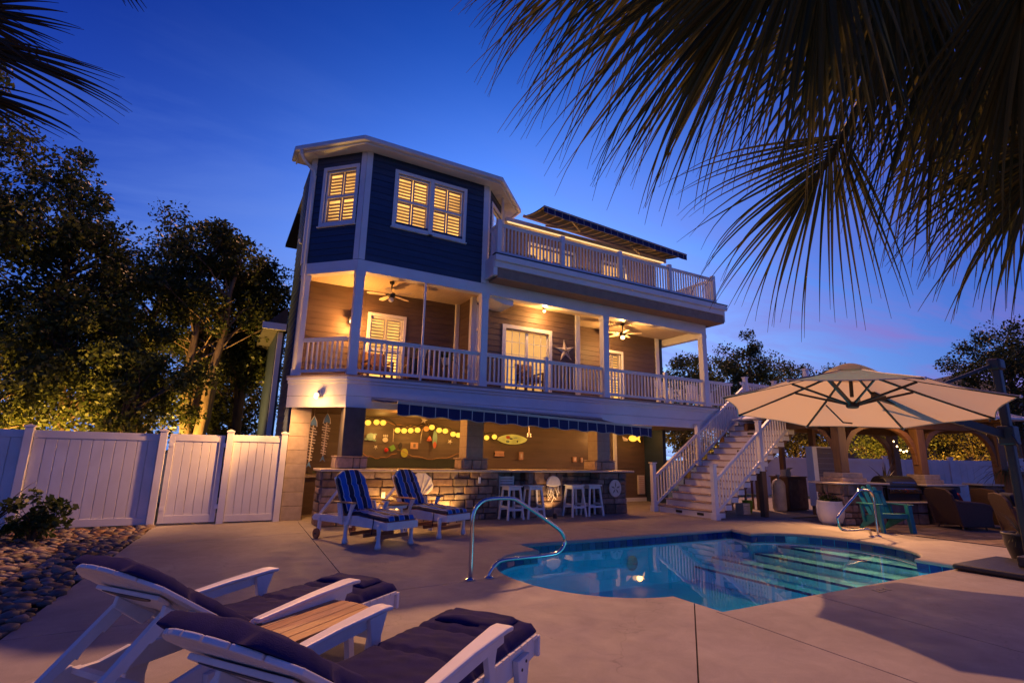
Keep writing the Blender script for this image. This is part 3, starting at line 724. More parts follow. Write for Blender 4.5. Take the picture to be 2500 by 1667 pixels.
e2 = off_path(BAYR, .45); i2 = off_path(BAYR, -1.0); n = len(e2); V = [(p.x, p.y, 8.92) for p in e2] + [(p.x, p.y, 9.45) for p in i2]
rf = obj('roof', MB().add(V, [(i, i+1, n+i+1, n+i) for i in range(n-1)] + [tuple(range(n, 2*n))]), 'shingle', house, fix=False)
# downspouts
def spout(pts): obj('downspout', MB().tube(pts, .04, 8), 'white', house, smooth=True)
spout([(1.02, 12.75, 8.85), (1.02, 12.75, 8.72), (1.1, 12.83, 8.6), (1.36, 12.92, 8.42), (1.40, 12.93, 8.3), (1.40, 12.93, 3.35)])
spout([(6.45, 12.3, 8.85), (6.45, 12.3, 8.7), (6.62, 12.62, 8.45), (6.66, 12.68, 8.3), (6.66, 12.68, 6.7)])
obj('spotlight', MB().lathe([(0, 0), (.03, 0), (.055, .10), (0, .10)], (1.30, 13.6, 6.7), 12), 'white', house)
# side bump with its own little roof, far left
sb = obj('side_bay', MB().box(1.14, 1.34, 15.3, 18.6, 0, 4.75), 'navy', house)
obj('side_bay_roof', MB().add([(.78, 15.0, 4.78), (.78, 19, 4.78), (1.33, 19, 5.35), (1.33, 15.0, 5.35), (.78, 15, 4.70), (.78, 19, 4.70), (1.33, 19, 4.70), (1.33, 15, 4.70)], [(0,1,2,3),(7,6,5,4),(0,4,5,1),(0,3,7,4),(1,5,6,2)]), 'shingle', sb)
obj('side_bay_trim', MB().box(.74, 1.33, 14.97, 15.0, 4.68, 4.86), 'white', sb); obj('side_bay_trim', MB().box(1.16, 1.28, 15.23, 15.295, 0, 4.68), 'white', sb)
# ---- porch floor, fascia and ceiling
FRT = [(1.35, 13.05), (2.45, 11.95), (15.6, 11.95)]
slab = [(1.36, 14.7), (1.36, 13.06), (2.455, 11.965), (15.59, 11.965), (15.59, 14.7)]
obj('porch_floor', MB().extr([(x, y, 2.98) for x, y in slab], (0, 0, .20)), 'plank', house)
band(FRT, 2.48, 2.735, -.04, .02, 'fascia_board', 'white', house, .004); band(FRT, 2.742, 3.02, -.04, .026, 'fascia_board', 'white', house, .004)
band(FRT, 3.02, 3.09, -.03, .06, 'crown', 'white', house, .012); band(FRT, 3.09, 3.17, -.03, .10, 'crown', 'white', house, .012); band(FRT, 3.17, 3.205, -.05, .13, 'porch_nosing', 'tread', house, .006)
obj('under_ceiling', MB().extr([(x, y, 2.50) for x, y in [(1.46, 14.7), (1.46, 13.0), (2.49, 12.0), (14.6, 12.0), (14.6, 14.7)]], (0, 0, .03)), 'taupe_low', house)
HDR = [(1.35, 13.05), (2.45, 11.95), (14.25, 11.95)]
band(HDR, 5.68, 5.962, -.20, .03, 'header', 'white', house, .005)
band([(14.22, 11.95), (14.22, 14.0)], 5.55, 5.80, -.18, .02, 'header', 'white', house, .005)
obj('porch_ceiling', MB().extr([(x, y, 5.82) for x, y in [(1.40, 14.0), (1.40, 13.1), (2.48, 12.02), (14.2, 12.02), (14.2, 14.0)]], (0, 0, .03)), 'ceiling', house)
for x, y in ((2.52, 12.0), (5.80, 12.0), (9.86, 12.0), (14.12, 12.0), (1.46, 13.03)): column(x, y, 3.206, 5.679)
obj('screen_bar', MB().box(4.12, 4.165, 11.93, 11.97, 3.2, 5.68), 'white', house)
for a, b in (((1.56, 12.93), (2.40, 12.09)), ((2.63, 12.0), (5.69, 12.0)), ((5.91, 12.0), (7.72, 12.0)), ((7.84, 12.0), (9.75, 12.0)), ((9.97, 12.0), (12.25, 12.0)), ((12.37, 12.0), (14.01, 12.0)), ((14.23, 12.0), (15.5, 12.0))):
    railing(house, a, b, 3.206, h=.90, gap=.135)
for x in (7.78, 12.31): obj('newel', MB().box(x-.05, x+.05, 11.95, 12.05, 3.206, 4.2), 'white', house, bev=.006)
# ---- porch walls, second floor
f = wallseg(house, (1.47, 13.8), (5.86, 13.8), 3.2, 5.82, [(1.82, 2.72, 3.3, 5.14)], 'taupe'); window(house, f, 1.82, 2.72, 3.3, 5.14, sill=False)
wallseg(house, (1.47, 13.06), (1.47, 13.79), 3.2, 5.82, [], 'taupe') if False else None
wallseg(house, (5.86, 13.78), (5.86, 12.82), 3.2, 5.82, [], 'taupe')
f = wallseg(house, (5.88, 12.8), (9.42, 12.8), 3.2, 5.82, [(1.02, 2.50, 3.24, 5.08)], 'taupe')
window(house, f, 1.02, 2.50, 3.24, 5.08, shutter=False, mid=False, room='lit_room_door', panes=2, sill=False, casing=.11)
wallseg(house, (9.42, 12.8), (9.42, 13.8), 3.2, 5.82, [], 'taupe')
f = wallseg(house, (9.44, 13.8), (13.75, 13.8), 3.2, 5.82, [(1.98, 2.62, 3.3, 5.05)], 'taupe'); window(house, f, 1.98, 2.62, 3.3, 5.05, sill=False)
for x, y in ((9.43, 12.78), (13.76, 13.78), (5.87, 12.78)): obj('corner_board', MB().box(x-.08, x+.08, y-.05, y+.1, 3.2, 5.815), 'white', house, bev=.004)
obj('corner_board', MB().box(5.72, 5.83, 13.66, 13.77, 3.2, 5.815), 'white', house)
obj('wall', MB().box(13.85, 14.0, 13.75, 19.5, 0, 5.8), 'navy', house)
# screen wall between the two porches, with a stepped soffit piece
mb = MB(); mb.box(5.93, 5.98, 12.12, 12.17, 3.2, 5.6); mb.box(5.93, 5.98, 12.70, 12.75, 3.2, 5.6); mb.beam((5.955, 12.17, 5.05), (5.955, 12.70, 4.85), .05, .06); mb.box(5.935, 5.975, 12.17, 12.70, 3.3, 3.4)
obj('screen_frame', mb, 'white', house)
obj('bulkhead', MB().extr([(5.92, 12.04, 5.819), (6.72, 12.04, 5.819), (6.72, 12.04, 5.52), (6.45, 12.04, 5.52), (5.92, 12.04, 5.68)], (0, .74, 0)), 'white', house, bev=.004)
# ---- terrace on the top floor
obj('terrace_floor', MB().box(5.88, 14.55, 11.4, 14.0, 6.0, 6.58), 'plank', house)
obj('terrace_fascia', MB().box(5.76, 14.62, 11.28, 11.40, 6.44, 6.60), 'white', house, bev=.008); obj('terrace_fascia', MB().box(5.78, 14.57, 11.36, 11.46, 6.28, 6.439), 'white', house, bev=.008); obj('terrace_fascia', MB().box(5.80, 14.50, 11.44, 11.52, 6.10, 6.279), 'white', house, bev=.008)
for x, w in ((5.76, .12), (14.5, .12)): obj('terrace_fascia', MB().box(x-.002, x+w, 11.402, 13.5, 6.06, 6.598), 'white', house, bev=.008)
obj('terrace_flashing', MB().box(5.74, 14.64, 11.265, 11.46, 6.602, 6.628), 'black_metal', house)
obj('soffit', MB().box(5.83, 14.49, 11.52, 11.92, 6.06, 6.10), 'soffit', house)
obj('beam_cover', MB().box(5.83, 14.25, 11.905, 12.2, 5.964, 6.06), 'white', house)
obj('soffit', MB().box(14.25, 14.49, 11.93, 13.9, 6.0, 6.05), 'soffit', house)
TP = [5.90, 7.93, 10.04, 12.11, 14.15]
for x in TP:
    po = obj('newel', MB().box(x-.062, x+.062, 11.43-.062, 11.43+.062, 6.629, 7.62), 'white', house, bev=.006)
for a, b in zip(TP[:-1], TP[1:]): railing(house, (a+.065, 11.43), (b-.065, 11.43), 6.6, h=.93, gap=.118)
railing(house, (5.9, 11.5), (5.9, 11.92), 6.6, h=.93); railing(house, (14.15, 11.5), (14.15, 13.8), 6.6, h=.93)
f = wallseg(house, (6.9, 13.5), (13.6, 13.5), 6.6, 8.54, [(1.2, 2.9, 6.66, 8.15), (4.2, 5.1, 6.66, 8.15)], 'taupe_low', boards=True)
window(house, f, 1.2, 2.9, 6.66, 8.15, shutter=False, mid=False, room='lit_room_door', panes=2, sill=False); window(house, f, 4.2, 5.1, 6.66, 8.15, shutter=False, mid=False, room='lit_room_door', sill=False)
obj('terrace_roof', MB().box(6.95, 13.65, 13.05, 19.5, 8.55, 8.62), 'soffit', house)
obj('terrace_eave', MB().box(6.95, 13.65, 13.0, 13.049, 8.50, 8.64), 'white', house)
obj('wall', MB().box(13.45, 13.599, 13.52, 19.5, 5.85, 8.54), 'navy', house)
obj('rear_wall', MB().box(2.1, 13.44, 14.95, 19.5, 0, 8.50), 'navy', house); obj('rear_roof', MB().box(1.40, 6.94, 13.9, 19.8, 8.815, 8.93), 'shingle', house)
obj('led_strip', MB().box(7.0, 13.5, 12.99, 13.02, 8.462, 8.499), 'led', house)
obj('wall_sconce', MB().box(12.0, 12.12, 13.42, 13.47, 7.2, 7.9), 'led', house)
# ---- ground floor: back wall, left block wall, pillars
wallseg(house, (1.9, 14.7), (14.6, 14.7), .12, 2.5, [], 'taupe_low', expo=.125)
obj('plinth', MB().box(1.9, 14.6, 14.64, 14.8, 0, .13), 'white', house)
obj('wall', MB().box(14.5, 14.6, 14.7, 19.5, 0, 2.5), 'navy', house)
for x in (11.38, 12.42, 14.58): obj('corner_board', MB().box(x-.06, x+.06, 14.60, 14.67, .13, 2.49), 'white', house)
lw = obj('wall', MB().box(1.46, 1.86, 12.94, 14.7, 0, 2.48), 'mortar', house)
bz = 0; k = 0
while bz < 2.47:
    h = min(.305, 2.478-bz); obj('block', MB().box(1.45, 1.872, 12.905, 12.938, bz+.003, bz+h-.003), 'block', lw, bev=.004, seg=1)
    for j in range(3): obj('block', MB().box(1.862, 1.89, 12.908+.6*j+.003, 12.908+.6*(j+1)-.003, bz+.003, bz+h-.003), 'block', lw)
    bz += .305; k += 1
def pillar(x, m):
    c = obj('pillar', MB().box(x-.23, x+.23, 11.86, 12.30, 1.42, 2.478), m, house, bev=.012)
    for q in range(1, 4): obj('pillar_course', MB().box(x-.2325, x+.2325, 11.857, 12.303, 1.42+.265*q-.004, 1.42+.265*q), 'mortar', c)
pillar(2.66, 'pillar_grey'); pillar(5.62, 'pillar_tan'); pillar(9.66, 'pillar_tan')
# ---- lamps of the house
WARM = (1.0, .48, .13); WARM2 = (1.0, .41, .085)
def fan(x, y, z, lit, name_label, power):
    r = root('ceiling_fan', name_label, 'ceiling fan', (x, y, z), 0, None)
    obj('rod', MB().tube([(x, y, 5.815), (x, y, z)], .014, 8), 'bronze', r); obj('canopy', MB().lathe([(0, 5.76), (.06, 5.76), (.07, 5.812), (0, 5.815)], (x, y, 0), 14), 'bronze', r)
    obj('motor', MB().lathe([(0, z-.12), (.07, z-.11), (.11, z-.06), (.10, z), (.03, z+.03), (0, z+.03)], (x, y, 0), 18), 'bronze', r, smooth=True)
    for k in range(5):
        a = k*2*math.pi/5 + .5; d = Vector((math.cos(a), math.sin(a), 0)); s = Vector((-d.y, d.x, .12))
        c = Vector((x, y, z-.05)); pts_ = [c + d*.14 - s*.03, c + d*.22 - s*.06, c + d*.52 - s*.075, c + d*.60 - s*.05, c + d*.62, c + d*.60 + s*.05, c + d*.52 + s*.075, c + d*.22 + s*.06, c + d*.14 + s*.03]
        obj('blade', MB().extr(pts_, (0, 0, .008)), 'ceiling', r)
    obj('lamp_globe', MB().ball((x, y, z-.17), (.07, .07, .06), 12, 8), 'bulb' if lit else 'white_plastic', r, smooth=True)
    if lit: lamp('fan_light', 'POINT', (x, y, z-.27), power, WARM, r, .05)
fan(3.5, 12.7, 5.50, False, 'pale ceiling fan under the screened corner porch ceiling', 0)
fan(11.25, 12.75, 5.52, True, 'dark ceiling fan with lit globe on the right-hand porch', 125)
r = root('porch_spotlight', 'small bright lamp under the porch header above the french doors', 'lamp', (8.0, 12.5, 5.8))
obj('body', MB().lathe([(0, 5.70), (.05, 5.71), (.05, 5.81), (0, 5.818)], (8.0, 12.45, 0), 12), 'bronze', r); obj('lamp_bulb', MB().ball((8.0, 12.45, 5.67), .045, 10, 6), 'bulb', r, smooth=True); lamp('spot_light', 'POINT', (8.0, 12.40, 5.56), 75, WARM, r, .04)
r = root('wall_lantern', 'glowing wall lantern on the screened corner porch beside the shuttered window', 'lamp', (2.75, 13.7, 4.9))
obj('bracket', MB().tube([(2.75, 13.77, 5.0), (2.75, 13.62, 5.05), (2.75, 13.55, 5.0)], .012, 6), 'bronze', r); obj('cage', MB().lathe([(.01, 4.98), (.09, 4.93), (.10, 4.92), (.10, 4.90), (.02, 4.90)], (2.75, 13.55, 0), 8), 'bronze', r)
obj('lamp_bulb', MB().ball((2.75, 13.55, 4.83), .06, 10, 6), 'bulb', r, smooth=True); lamp('lantern_light', 'POINT', (2.75, 13.36, 4.80), 130, WARM2, r, .05)
r = root('flood_light', 'bright twin flood light on the white fascia at the left corner of the house', 'lamp', (1.97, 12.40, 2.74))
nn = Vector((-.7071, -.7071, 0)); c = Vector((1.93, 12.43, 2.78))
obj('plate', MB().lathe([(0, 0), (.07, 0), (.07, .03), (0, .035)], c, 14, nn.to_track_quat('Z', 'Y').to_matrix()), 'white', r)
for s in (-1, 1):
    d = (nn + Vector((-s*.6, s*.6, -.5)) if s < 0 else nn*.7 + Vector((.35, -.35, -.9))).normalized(); p = c + nn*.08
    obj('lamp_head', MB().lathe([(0, 0), (.03, 0), (.055, .10), (.055, .12), (.045, .115)], p, 12, d.to_track_quat('Z', 'Y').to_matrix()), 'white', r); obj('lamp_bulb', MB().ball(p + d*.11, .04, 10, 6), 'bulb', r, smooth=True)
lamp('corner_light', 'POINT', c + nn*.34 + Vector((0, 0, -.16)), 30, WARM, r, .06)
lamp('flood_to_gate', 'SPOT', c + nn*.34 + Vector((-.05, .05, -.1)), 760, (1.0, .46, .15), r, .06, (-3.0, 12.9, .8), 78, 1.0); lamp('flood_to_panel', 'SPOT', c + nn*.34 + Vector((-.05, .05, -.1)), 230, (1.0, .46, .15), r, .06, (.6, 12.9, .5), 110, .9); lamp('flood_to_patio', 'SPOT', c + nn*.30 + Vector((.1, -.1, -.1)), 220, (1.0, .46, .15), r, .06, (3.2, 9.4, 0), 115, .8)
for x in (8.3, 10.3, 12.5): lamp('terrace_light', 'POINT', (x, 13.0, 7.7), 16, WARM, house, .15)
# ---- stairs
st = root('staircase', 'white outdoor staircase climbing to the porch with tan treads and baluster rails', 'staircase', (13.5, 10.6, 0))
X0, RUN, RISE, NS, YN, YF = 11.55, .272, .188, 16, 9.62, 11.72
for i in range(NS):
    x = X0 + RUN*i; z = RISE*(i+1)
    obj('tread', MB().box(x-.03, x+RUN+.01, YN, YF, z-.035, z), 'tread', st, bev=.006, seg=1)
    obj('tread_end', MB().box(x+.02, x+RUN-.005, YN+.001, YN+.03, z-.16, z-.036), 'white', st)
    ri = obj('riser', MB().box(x, x+.018, YN+.03, YF-.03, z-RISE, z-.036), 'white', st)
    for yy in {0: (10.2, 10.95), 4: (10.5,), 9: (10.7,), 12: (10.9,)}.get(i, ()): obj('step_light', MB().box(x-.012, x-.0005, yy-.11, yy+.11, z-.14, z-.075), 'black_metal', ri)
for y, m in ((YN+.26, 'wood_post'), (YF-.05, 'white')):
    P = [(X0+.02, y, 0)]
    for i in range(NS): P += [(X0+.02+RUN*i, y, RISE*(i+1)-.04), (X0+.02+RUN*(i+1), y, RISE*(i+1)-.04)]
    P += [(X0+.02+RUN*NS, y, RISE*NS-.34), (X0+.38, y, 0)]
    obj('stringer', MB().extr(P, (0, .04, 0)), m, st)
LX = X0 + RUN*NS
obj('landing', MB().box(LX+.01, LX+1.7, YN, 11.90, 3.0, 3.2), 'plank', st); obj('landing_fascia', MB().box(LX+.0, LX+1.72, YN-.04, YN-.001, 2.86, 3.19), 'white', st)
def newel(x, y, z0, z1, w=.13):
    p = obj('newel', MB().box(x-w/2, x+w/2, y-w/2, y+w/2, z0, z1), 'white', st, bev=.008); obj('newel_cap', MB().box(x-w/2-.025, x+w/2+.025, y-w/2-.025, y+w/2+.025, z1+.001, z1+.03), 'white', p, bev=.008)
    if z0 == 0: obj('newel_foot', MB().box(x-w/2-.02, x+w/2+.02, y-w/2-.02, y+w/2+.02, 0.001, .16), 'white', p, bev=.006)
def zs(x): return (x - X0)*RISE/RUN + RISE
for y in (YN-.02, YF+.06):
    newel(X0-.12, y, 0, 1.36); newel(13.40, y, zs(13.4)-.25, zs(13.4)+1.12); newel(LX+.02, y, 3.2, 4.32)
    railing(st, (X0-.05, y), (13.33, y), zs(X0-.05)-.06, zs(13.33)-.06, h=.93, lo=.08, gap=.125); railing(st, (13.47, y), (LX-.05, y), zs(13.47)-.06, zs(LX-.05)-.06, h=.93, lo=.08, gap=.125)
newel(LX+1.65, YN, 3.2, 4.32); newel(LX+1.65, 11.8, 3.2, 4.32)
railing(st, (LX+.1, YN), (LX+1.58, YN), 3.2, h=.95); railing(st, (LX+1.65, YN+.08), (LX+1.65, 11.7), 3.2, h=.95); railing(st, (15.68, 11.8), (LX+1.58, 11.8), 3.2, h=.95)
for x, y, z1 in ((13.40, YN+.0, zs(13.4)-.25), (LX+1.6, YN+.1, 2.98), (LX+.2, YN+.1, 2.98), (LX+1.6, 11.7, 2.98), (15.0, 12.1, 2.47)): obj('post', MB().box(x-.075, x+.075, y-.075, y+.075, 0, z1), 'wood_post', st, bev=.006)
obj('joist', MB().beam((X0+.55, YN+.4, .10), (LX+.1, YN+.4, 2.72), .04, .24), 'wood_post', st); obj('joist', MB().beam((X0+.55, YF-.4, .10), (LX+.1, YF-.4, 2.72), .04, .24), 'wood_post', st)
# ================================================================ bar, awnings and the things on the walls
def at(px, py, Y=None, Z=None, X=None):               # point of the place behind a point of the photograph, on a plane Y, Z or X
    d = CAMX*((px-1250)/1270) - CAMU*((py-833.5)/1270) + CAMF
    t = Y/d.y if Y is not None else ((Z-CAM_H)/d.z if Z is not None else X/d.x)
    return Vector((0, 0, CAM_H)) + d*t
bar = root('outdoor_bar', 'long stone faced outdoor bar with pale counter under the porch', 'bar', (6.2, 12, 0))
def stones(parent, fr, a0, a1, z0, z1, seed, m='stone', hmin=.12, hmax=.29):
    rnd = random.Random(seed); z = z0
    while z < z1 - .03:
        h = rnd.uniform(hmin, hmax)
        if z1 - (z + h) < .09: h = z1 - z
        a = a0
        while a < a1 - .02:
            w = rnd.choice((rnd.uniform(.14, .24), rnd.uniform(.22, .40), rnd.uniform(.34, .56)))
            if a1 - (a + w) < .12: w = a1 - a
            j = lambda q=.016: rnd.uniform(-q, q)
            o = rnd.uniform(.008, .050); g = .006
            V = [fr(a+g, -.02, z+g), fr(a+w-g, -.02, z+g), fr(a+w-g, -.02, z+h-g), fr(a+g, -.02, z+h-g),
                 fr(a+g+abs(j()), o+j(.006), z+g+abs(j())), fr(a+w-g-abs(j()), o+j(.006), z+g+abs(j())), fr(a+w-g-abs(j()), o+j(.006), z+h-g-abs(j())), fr(a+g+abs(j()), o+j(.006), z+h-g-abs(j())), fr(a+w/2+j(.04), o+.008, z+h/2+j(.03))]
            obj('stone', MB().add(V, [(3,2,1,0),(0,1,5,4),(1,2,6,5),(2,3,7,6),(3,0,4,7),(4,5,8),(5,6,8),(6,7,8),(7,4,8)]), m, parent, bev=.008, seg=1)
            a += w
        z += h
core = obj('core', MB().box(2.06, 6.15, 11.68, 12.25, 0, 1.10), 'mortar', bar); stones(core, Fr((2.03, 11.66), (6.18, 11.66)), 0, 4.15, 0, 1.10, 1); stones(core, Fr((2.05, 12.27), (2.05, 11.66)), 0, .61, 0, 1.10, 2); stones(core, Fr((6.16, 11.66), (6.16, 12.2)), 0, .5, 0, 1.10, 12)
core = obj('core', MB().box(6.151, 10.2, 12.05, 12.25, 0, 1.10), 'mortar', bar); stones(core, Fr((6.2, 12.04), (7.03, 12.04)), 0, .83, 0, 1.10, 3); stones(core, Fr((8.08, 12.04), (9.3, 12.04)), 0, 1.2, 0, 1.10, 4)
for a, b, sd_ in ((7.03, 8.08, 5), (9.29, 10.26, 6)):
    core = obj('core', MB().box(a+.03, b-.03, 11.68, 12.049, 0, 1.10), 'mortar', bar); stones(core, Fr((a, 11.66), (b, 11.66)), 0, b-a, 0, 1.10, sd_); stones(core, Fr((a+.02, 12.04), (a+.02, 11.66)), 0, .38, 0, 1.10, sd_+20); stones(core, Fr((b-.02, 11.66), (b-.02, 12.04)), 0, .38, 0, 1.10, sd_+30)
obj('counter', MB().box(1.97, 10.45, 11.50, 12.42, 1.101, 1.152), 'counter', bar, bev=.012)
obj('back_counter', MB().box(1.95, 11.2, 13.9, 14.58, .88, .93), 'counter', bar); obj('cabinet', MB().box(2.0, 11.1, 14.0, 14.58, 0, .88), 'taupe_low', bar)
for x, sd_ in ((2.66, 7), (5.62, 8), (9.66, 9)):
    core = obj('pillar_base', MB().box(x-.30, x+.30, 11.82, 12.34, 1.153, 1.40), 'mortar', bar)
    stones(core, Fr((x-.33, 11.81), (x+.33, 11.81)), 0, .66, 1.153, 1.39, sd_, 'stone_cap', .2, .24); stones(core, Fr((x-.31, 12.35), (x-.31, 11.81)), 0, .54, 1.153, 1.39, sd_+40, 'stone_cap', .2, .24); stones(core, Fr((x+.31, 11.81), (x+.31, 12.35)), 0, .54, 1.153, 1.39, sd_+50, 'stone_cap', .2, .24)
    obj('base_cap', MB().box(x-.345, x+.345, 11.775, 12.38, 1.392, 1.42), 'stone_cap', core, bev=.006)
obj('tap_sign', MB().box(5.62, 5.68, 11.60, 11.618, .84, .98), 'white', bar); obj('outlet', MB().box(3.30, 3.38, 11.60, 11.618, .55, .67), 'white', bar)

# ---- awnings
def awning(name, label, x0, x1, yb, yf, zb0, zb1, zf0, zf1, cloth, val, vh, scal, per, side):
    r = root(name, label, 'awning', ((x0+x1)/2, yb, (zb0+zb1)/2))
    nu = int((x1-x0)/.09)
    def P(u, v):
        x = x0 + (x1-x0)*u; zb = zb0 + (zb1-zb0)*u; zf = zf0 + (zf1-zf0)*u
        return (x, yb + (yf-yb)*v, zb + (zf-zb)*v - .05*math.sin(math.pi*v) + .006*math.sin(u*60)*v)
    o = obj('cloth', MB().grid(P, nu, 10), cloth, r, smooth=True, fix=False); so = o.modifiers.new('thick', 'SOLIDIFY'); so.thickness = .004
    mb = MB(); n = int((x1-x0)/(per/8)); V = []; pip = []
    for i in range(n+1):
        u = i/n; x = x0 + (x1-x0)*u; zf = zf0 + (zf1-zf0)*u - .02; s = scal*math.sin(2*math.pi*x/per)
        V += [(x, yf-.012, zf), (x, yf-.02-.012*math.sin(x*5), zf-vh+s)]; pip.append((x, yf-.021-.012*math.sin(x*5), zf-vh+s))
    o = obj('valance', mb.add(V, [(2*i, 2*i+1, 2*i+3, 2*i+2) for i in range(n)]), val, r, fix=False); so = o.modifiers.new('thick', 'SOLIDIFY'); so.thickness = .004
    obj('piping', MB().tube(pip, .007, 5), 'canvas', r, smooth=True)
    obj('front_bar', MB().beam((x0, yf, zf0-.01), (x1, yf, zf1-.01), .05, .05), side, r); obj('roller', MB().tube([(x0, yb, zb0), (x1, yb, zb1)], .05, 10), side, r, smooth=True)
    for a, b in ((.14, .30), (.86, .68)):
        p0 = Vector(P(a, 0)) - Vector((0, 0, .10)); p2 = Vector(P(a, 1)) - Vector((0, 0, .04)); p1 = Vector(P(b, .5)) - Vector((0, 0, .12))
        ar = obj('arm', MB().beam(p0, p1, .04, .05), side, r); obj('forearm', MB().beam(p1, p2, .035, .045), side, ar)
    return r
awning('awning', 'navy striped awning with scalloped valance over the outdoor bar', 2.99, 9.56, 11.82, 9.86, 2.68, 2.56, 2.47, 2.27, 'awning_cloth', 'awning_valance', .22, .018, .54, 'canvas')
awning('awning', 'striped retractable awning over the top terrace seen from below', 7.70, 13.65, 13.25, 12.05, 8.95, 8.72, 8.78, 8.50, 'awning_under', 'awning_valance', .19, .006, .54, 'canvas')

# ---- lantern string along the bar's back wall
WY = 14.60
ls = root('lantern_string', 'string of glowing yellow paper lanterns hung across the bar back wall', 'string lights', (4.9, WY, 2.2))
lz = [(120,260),(240,265),(415,255),(550,265),(845,420),(980,430),(1115,425),(1255,415),(1435,390),(1550,360),(1700,420),(1825,435),(1985,500),(2095,520),(2190,515)]
cp_ = []
for k, (x, y) in enumerate(lz):
    p = at(870 + x*.119, 1000 + y*.119, WY-.12); cp_.append(p + Vector((0, .03, .10)))
    l_ = obj('lantern', MB().ball(p, (.085, .085, .075), 12, 8), 'lantern_orange' if k == 8 else 'lantern_glow', ls, smooth=True)
    obj('lantern_cap', MB().lathe([(.0, .07), (.035, .072), (.035, .09), (0, .095)], p, 8), 'dark_paint', l_)
for x, y in ((1184+10*.0, 1068), (1203, 1066)):
    p = at(x+4, y, WY-.12); cp_.append(p + Vector((0, .03, .10))); l_ = obj('lantern', MB().ball(p, (.08, .08, .075), 12, 8), 'lantern_glow', ls, smooth=True)
cc = []
for a, b in zip(cp_[:-1], cp_[1:]):
    for q in range(5): t_ = q/5; cc.append(a.lerp(b, t_) + Vector((0, 0, .09*math.sin(math.pi*t_)*min(1.4, (b-a).length*2))))
cc.append(cp_[-1]); obj('cable', MB().tube(cc, .014, 6), 'dark_paint', ls, smooth=True)
for x in (3.9, 4.85, 5.9): lamp('lantern_light', 'POINT', (x, WY-.35, 2.12), 9, (1.0, .48, .10), ls, .12)
def star_mesh(c, rad, m, th=.03, n=5, inner=.40, rot=0, squash=None):
    P = []
    for i in range(2*n):
        a = math.pi*i/n + math.pi/2 + rot; rr = rad if i % 2 == 0 else rad*inner; P.append((c[0] + rr*math.cos(a), c[1], c[2] + rr*math.sin(a)))
    mb = MB(); k = len(P); V = [(x, y, z) for x, y, z in P] + [(c[0], c[1]-th, c[2]), (c[0], c[1]+.004, c[2])]
    mb.add(V, [(i, (i+1) % k, k) for i in range(k)] + [((i+1) % k, i, k+1) for i in range(k)]); return mb
def wallthing(name, label, cat, parts, loc):
    r = root(name, label, cat, loc)
    for nm, mb, m in parts: obj(nm, mb, m, r, smooth=False)
    return r
def disc(c, rx, rz, th=.03, n=18, axis=1):
    return MB().extr([(c[0] + rx*math.cos(2*math.pi*i/n), c[1], c[2] + rz*math.sin(2*math.pi*i/n)) for i in range(n)], (0, -th, 0))
b_ = lambda x, y: at(870 + x*.119, 1000 + y*.119, WY)
tag(obj('mural_board', MB().box(3.35, 6.75, 14.61, 14.64, 1.12, 1.36), 'board_green', bar), None, None)
p = b_(590, 615); wallthing('ornament', 'cream crab shaped ornament with raised claws on the bar back wall', 'ornament', [('body', disc(p, .075, .065), 'shell_white')] + [('claw', disc(p + Vector((q, 0, .11)), .018, .035), 'shell_white') for q in (-.05, 0, .05)], p)
p = b_(605, 825); tag(obj('ornament', MB().ball(p + Vector((0, -.04, 0)), .06, 12, 8), 'red_plastic', smooth=True), 'small shiny red ball ornament on the bar back wall', 'ornament')
p = b_(730, 785); tag(obj('ornament', MB().obox(p + Vector((0, -.02, 0)), (.15, .05, .14), Matrix.Rotation(R(-32), 3, 'Y')), 'green_paint'), 'small tilted bright green block ornament on the bar back wall', 'ornament')
p = b_(980, 885); tag(obj('ornament', disc(p, .105, .12), 'lime_paint'), 'round lime green disc ornament low on the bar back wall', 'ornament')
p = b_(1185, 735); wallthing('ornament', 'pale pink plaque with a dark window hanging on the bar back wall', 'ornament', [('plaque', MB().box(p.x-.11, p.x+.11, WY-.03, WY, p.z-.09, p.z+.09), 'pink_paint'), ('inset', MB().box(p.x-.035, p.x+.035, WY-.036, WY-.031, p.z-.05, p.z+.05), 'shell_line')], p)
p = b_(900, 735); tag(obj('ornament', disc(p, .05, .09), 'dark_paint'), 'dark oval ornament in the middle of the bar back wall', 'ornament')
p = b_(1605, 600)
def board_poly(c, hw, hh, yoff, th, n=20, horiz=False):
    P = []
    for i in range(2*n):
        t_ = i/n if i < n else (2*n-i)/n; s = 1 if i < n else -1; w = hw*math.sin(math.pi*min(.985, max(.015, t_)))**.62
        q = (c[0] + s*w, c[1]+yoff, c[2] + hh*(1-2*t_)) if not horiz else (c[0] + hh*(1-2*t_), c[1]+yoff, c[2] + s*w); P.append(q)
    return MB().extr(P, (0, -th, 0))
wallthing('small_surfboard', 'small upright surfboard ornament in teal and coral on the bar back wall', 'surfboard', [('body', board_poly(p, .07, .27, 0, .03), 'surf_teal'), ('tail', board_poly(p + Vector((0, 0, -.17)), .05, .10, -.031, .006), 'coral_paint')], p)
for (x, y, s, lab) in ((1920, 655, .085, 'cream starfish at the right of the bar back wall'), (395, 765, .07, 'pale starfish at the lower left of the bar back wall'), (1390, 215, .12, 'pale starfish high on the bar back wall below the awning')):
    p = b_(x, y); tag(obj('starfish', star_mesh(p, s, None, .02, 5, .35, s*9), 'shell_white'), lab, 'starfish')
